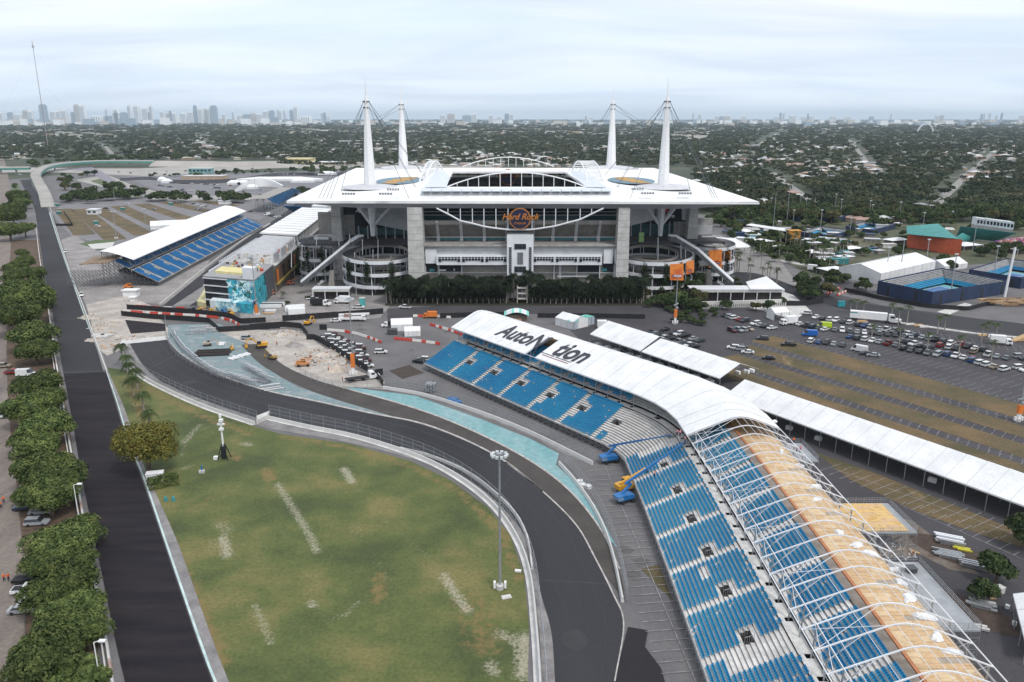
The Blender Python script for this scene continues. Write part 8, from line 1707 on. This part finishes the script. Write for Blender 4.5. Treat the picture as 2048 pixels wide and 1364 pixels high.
# rubble heaps
def heap(label, px, py, R_, h, m, n=40, seed=1, name='rubble_heap', cat='rubble', bits=True):
    x, y = G(px, py); r = random.Random(seed); T = thing(name, label, cat, (x,y,.14)); b = MB(); nn = 14; V_ = [(0,0,h)]
    for k, f in enumerate((.35,.7,1)):
        for i in range(nn): a = 2*pi*i/nn; q = R_*f*r.uniform(.82,1.15); V_.append((q*cos(a), q*sin(a)*.8, h*max(0,(1-f))*r.uniform(.8,1.15) if f < 1 else 0))
    F_ = [(0,1+i,1+(i+1) % nn) for i in range(nn)]
    for k in range(2): F_ += [(1+k*nn+i,1+(k+1)*nn+i,1+(k+1)*nn+(i+1) % nn,1+k*nn+(i+1) % nn) for i in range(nn)]
    b.add(V_, F_); b.build('mound', m, T)
    if bits:
        b = MB()
        for k in range(n):
            a = r.uniform(0,2*pi); q = R_*sqrt(r.random())*1.15; s = r.uniform(.2,.8); z = max(0,h*(1-q/R_))
            c_ = np.array((q*cos(a), q*sin(a)*.8, z)); b.mat(r.choice((0,0,1,2))); u = np.array((r.uniform(-1,1), r.uniform(-1,1), r.uniform(-.1,.5)))*s; b.bar(tuple(c_-u), tuple(c_+u), r.uniform(.08,.3))
        b.build('debris', [CONCL, WOODL, M('rusty_debris','#9a6a48','#7c5338',1,.8)], T, kind='stuff')
    return T
heap('long rubble heap of broken concrete by the upper black cloth', 560, 668, 8, .7, SAND, 90, 2); heap('greenish gravel mound in the sandy yard', 587, 692, 3.6, 1.8, GRAV, 14, 3); heap('mixed timber and rubble heap in the middle of the sandy yard', 640, 708, 8, 1.0, SAND, 110, 4); heap('brown rubble heap near the packed cars', 655, 722, 7, 1.0, SAND, 90, 5); heap('smooth pale sand mound by the orange wrapped pole', 674, 741, 4.2, 2.2, M('pale_sand_heap','#bdb0a4','#a99c90',.6,.95), 0, 6, bits=False); heap('heap of stacked steel and rubble below the orange wrap', 690, 735, 4, .9, GRAV, 50, 7)
heap('debris heap at the palm row top by the crossing', 217, 693, 3, .5, SAND, 40, 8); heap('concrete crumbs left of the crossing slab', 205, 655, 5, .4, SAND, 40, 9); heap('dark debris on the soil behind the scaffolding', 1790, 1105, 3.5, .5, DIRT, 60, 11)
for i, (px, py, w_) in enumerate([(185,635,6),(210,668,5),(222,648,4),(262,676,5),(190,680,4)]): heap(f'pale broken concrete spread left of the crossing, {ordn(i)} patch', px, py, w_, .25, SAND, 26, 20+i)
# white flat concrete forms
for i, (px, py) in enumerate([(205,675),(213,672),(198,672)]): x, y = G(px, py); mb = MB(); mb.box(-2.5,-1.5,0,2.5,1.5,.5); mb.box(-2.2,-1.2,.5,2.2,1.2,.6); mb.build('concrete_form', CONCL, loc=(x,y,.1), rz=.1, label=f'pale flat concrete slab form left of the crossing, {["middle","right","left"][i]} one', cat='slab')
# small things on the field
x, y = G(404,946); R = thing('pump', 'small blue and white pump on the grass field', 'pump', (x,y,.07)); MB().box(-.6,-.5,0,.6,.4,.7).build('base', CONCL, R); MB().bar((0,0,.7),(.1,0,1.9),.2,6).build('body', BLUEM, R)
for i, px in enumerate((332,347)): x, y = G(px,1002); mb = MB(); mb.lathe((0,0,0), [(.45,0),(.35,.8),(.1,1.2)], 8); mb.build('green_cone', TEAL, loc=(x,y,.07), label=f'small teal cone object on the lawn below the hedge, {["left","right"][i]} one', cat='cone')
x, y = G(1013,1195); mb = MB(); mb.box(-.9,-.6,0,.9,.6,.12); mb.box(-.7,-.4,.12,.7,.4,.17); mb.build('concrete_pad', CONCL, loc=(x,y,.07), rz=.3, label='small concrete pad beside the light pole on the field', cat='slab')
x, y = G(1036,1145); mb = MB(); mb.box(-.6,-.3,0,.6,.3,.35); mb.box(-.5,-.2,.35,.5,.2,.4); mb.build('white_case', WHITE, loc=(x,y,.2), rz=-.2, label='little white case at the field wall foot', cat='case')
x, y = G(673,596); R = thing('turquoise_booth', 'turquoise ticket booth by the left gate pavilion', 'booth', (*G(725,613),.05)); MB().box(-1.2,-1,0,1.2,1,4).build('booth_body', M('booth_teal','#3f9a9c','#58b0ab',1,.6), R); MB().box(-1.4,-1.2,4,1.4,1.2,4.3).build('booth_roof', CONCL, R)
for i, (px, py) in enumerate([(118,428),(192,448),(114,412),(342,410),(246,420)]): x, y = G(px, py); R = thing('portable_toilet', f'teal portable toilet cabin on the left lots, {ordn(i)} of several', 'toilet', (x,y,.05), group='teal cabins on the left lots'); MB().box(-2,-1,0,2,1,2.4).build('cabin', M('toilet_teal','#3d8480','#356f6c',1,.6), R); MB().box(-2.1,-1.1,2.4,2.1,1.1,2.6).build('cabin_roof', CONCL, R)
x, y = G(1682,613); R = thing('portable_toilet', 'turquoise portable cabins by the white lorry', 'toilet', (x,y,.05)); MB().box(-1.6,-.8,0,1.6,.8,2.4).build('cabin', M('bright_toilet','#2f9aa3','#27848c',1,.6), R); MB().box(-1.7,-.9,2.4,1.7,.9,2.55).build('cabin_roof', TEAL, R)
# ================================================================== PEOPLE
def person_mesh(name, pose, vest, legs, hat):
    V_ = {'pel':(0,0,.95,.16),'wst':(0,0,1.12,.15),'chs':(0,0,1.36,.19),'nek':(0,0,1.52,.07),'hed':(0,.02,1.68,.11),'hip1':(.1,0,.9,.11),'kn1':(.12,.06+pose*.12,.5,.075),'an1':(.12,-.02+pose*.2,.09,.05),'ft1':(.13,.14+pose*.2,.05,.045),'hip2':(-.1,0,.9,.11),'kn2':(-.12,.04-pose*.05,.5,.075),'an2':(-.12,-.02-pose*.2,.09,.05),'ft2':(-.13,.14-pose*.2,.05,.045),'sh1':(.2,0,1.43,.075),'el1':(.28,.04+pose*.1,1.16,.05),'ha1':(.24,.2+pose*.15,.98,.045),'sh2':(-.2,0,1.43,.075),'el2':(-.28,.02,1.16,.05),'ha2':(-.24,.2,1.0,.045)}
    E_ = [('pel','wst'),('wst','chs'),('chs','nek'),('nek','hed'),('pel','hip1'),('hip1','kn1'),('kn1','an1'),('an1','ft1'),('pel','hip2'),('hip2','kn2'),('kn2','an2'),('an2','ft2'),('chs','sh1'),('sh1','el1'),('el1','ha1'),('chs','sh2'),('sh2','el2'),('el2','ha2')]
    ks = list(V_); me = bpy.data.meshes.new(name); me.from_pydata([V_[k][:3] for k in ks], [(ks.index(a), ks.index(b)) for a, b in E_], []); o = bpy.data.objects.new('tmp', me); COL.objects.link(o); md = o.modifiers.new('s','SKIN'); sd_ = o.modifiers.new('b','SUBSURF'); sd_.levels = 1
    for i, k in enumerate(ks): me.skin_vertices[0].data[i].radius = (V_[k][3],)*2
    me.skin_vertices[0].data[0].use_root = True; bpy.context.view_layer.update(); m2 = bpy.data.meshes.new_from_object(o.evaluated_get(bpy.context.evaluated_depsgraph_get())); bpy.data.objects.remove(o); m2.name = name; m2.materials.clear()
    for m in (vest, legs, M('skin','#b98a6c','#a87a5e',3,.6), hat): m2.materials.append(m)
    for p in m2.polygons: z = p.center[2]; x = abs(p.center[0]); p.material_index = 3 if z > 1.72 else 2 if z > 1.5 or (x > .2 and z < 1.15 and z > .9) else 0 if z > 1.0 else 1
    return m2
HV = M('hi_vis_orange','#e8622a','#d4551f',3,.7); PK = M('faded_pink_shirt','#d98a94','#c67a85',3,.7); NV = M('navy_trousers','#1c2233','#262d40',3,.8); HW = M('white_helmet','#e6e4e0','#d9d7d3',3,.4)
PMs = [person_mesh('person', .4, HV, NV, HW), person_mesh('person', -.3, PK, NV, HW), person_mesh('person', 0, HV, NV, HW)]
for i, (px, py, z, k, lb) in enumerate([(9,1163,.07,0,'person in orange vest on the dirt road at lower left, left of two'),(18,1162,.07,2,'person in orange vest and white helmet on the dirt road, right of two'),(3,1016,.07,0,'person in orange vest at the left edge by the parked cars, front one'),(8,1006,.07,2,'person in orange vest at the left edge, behind the front one'),(24,1004,.07,0,'person in orange vest on the dirt road near the tree crowns'),(1587,888,11.6,0,'worker in orange on the small rear platform'),(1593,906,11.6,1,'worker in pink shirt on the small rear platform, left of two'),(1600,905,11.6,1,'worker in pink shirt on the small rear platform, right of two'),(1309,955,6.2,1,'worker in pink among the blue seats below the boom'),(1354,872,13.0,1,'worker in pink in the upper lift basket'),(1360,873,13.0,1,'second worker in pink in the upper lift basket'),(1370,886,13.2,1,'worker in pink in the lower lift basket'),(554,690,.2,2,'worker in orange standing in the sandy yard'),(657,742,.2,0,'worker in orange by the sand mound'),(685,762,.2,1,'worker walking near the flatbed truck')]):
    g = G(px, py, z); ob('person', PMs[k], None, (*g, z), rz=i*1.3, label=lb, cat='person')
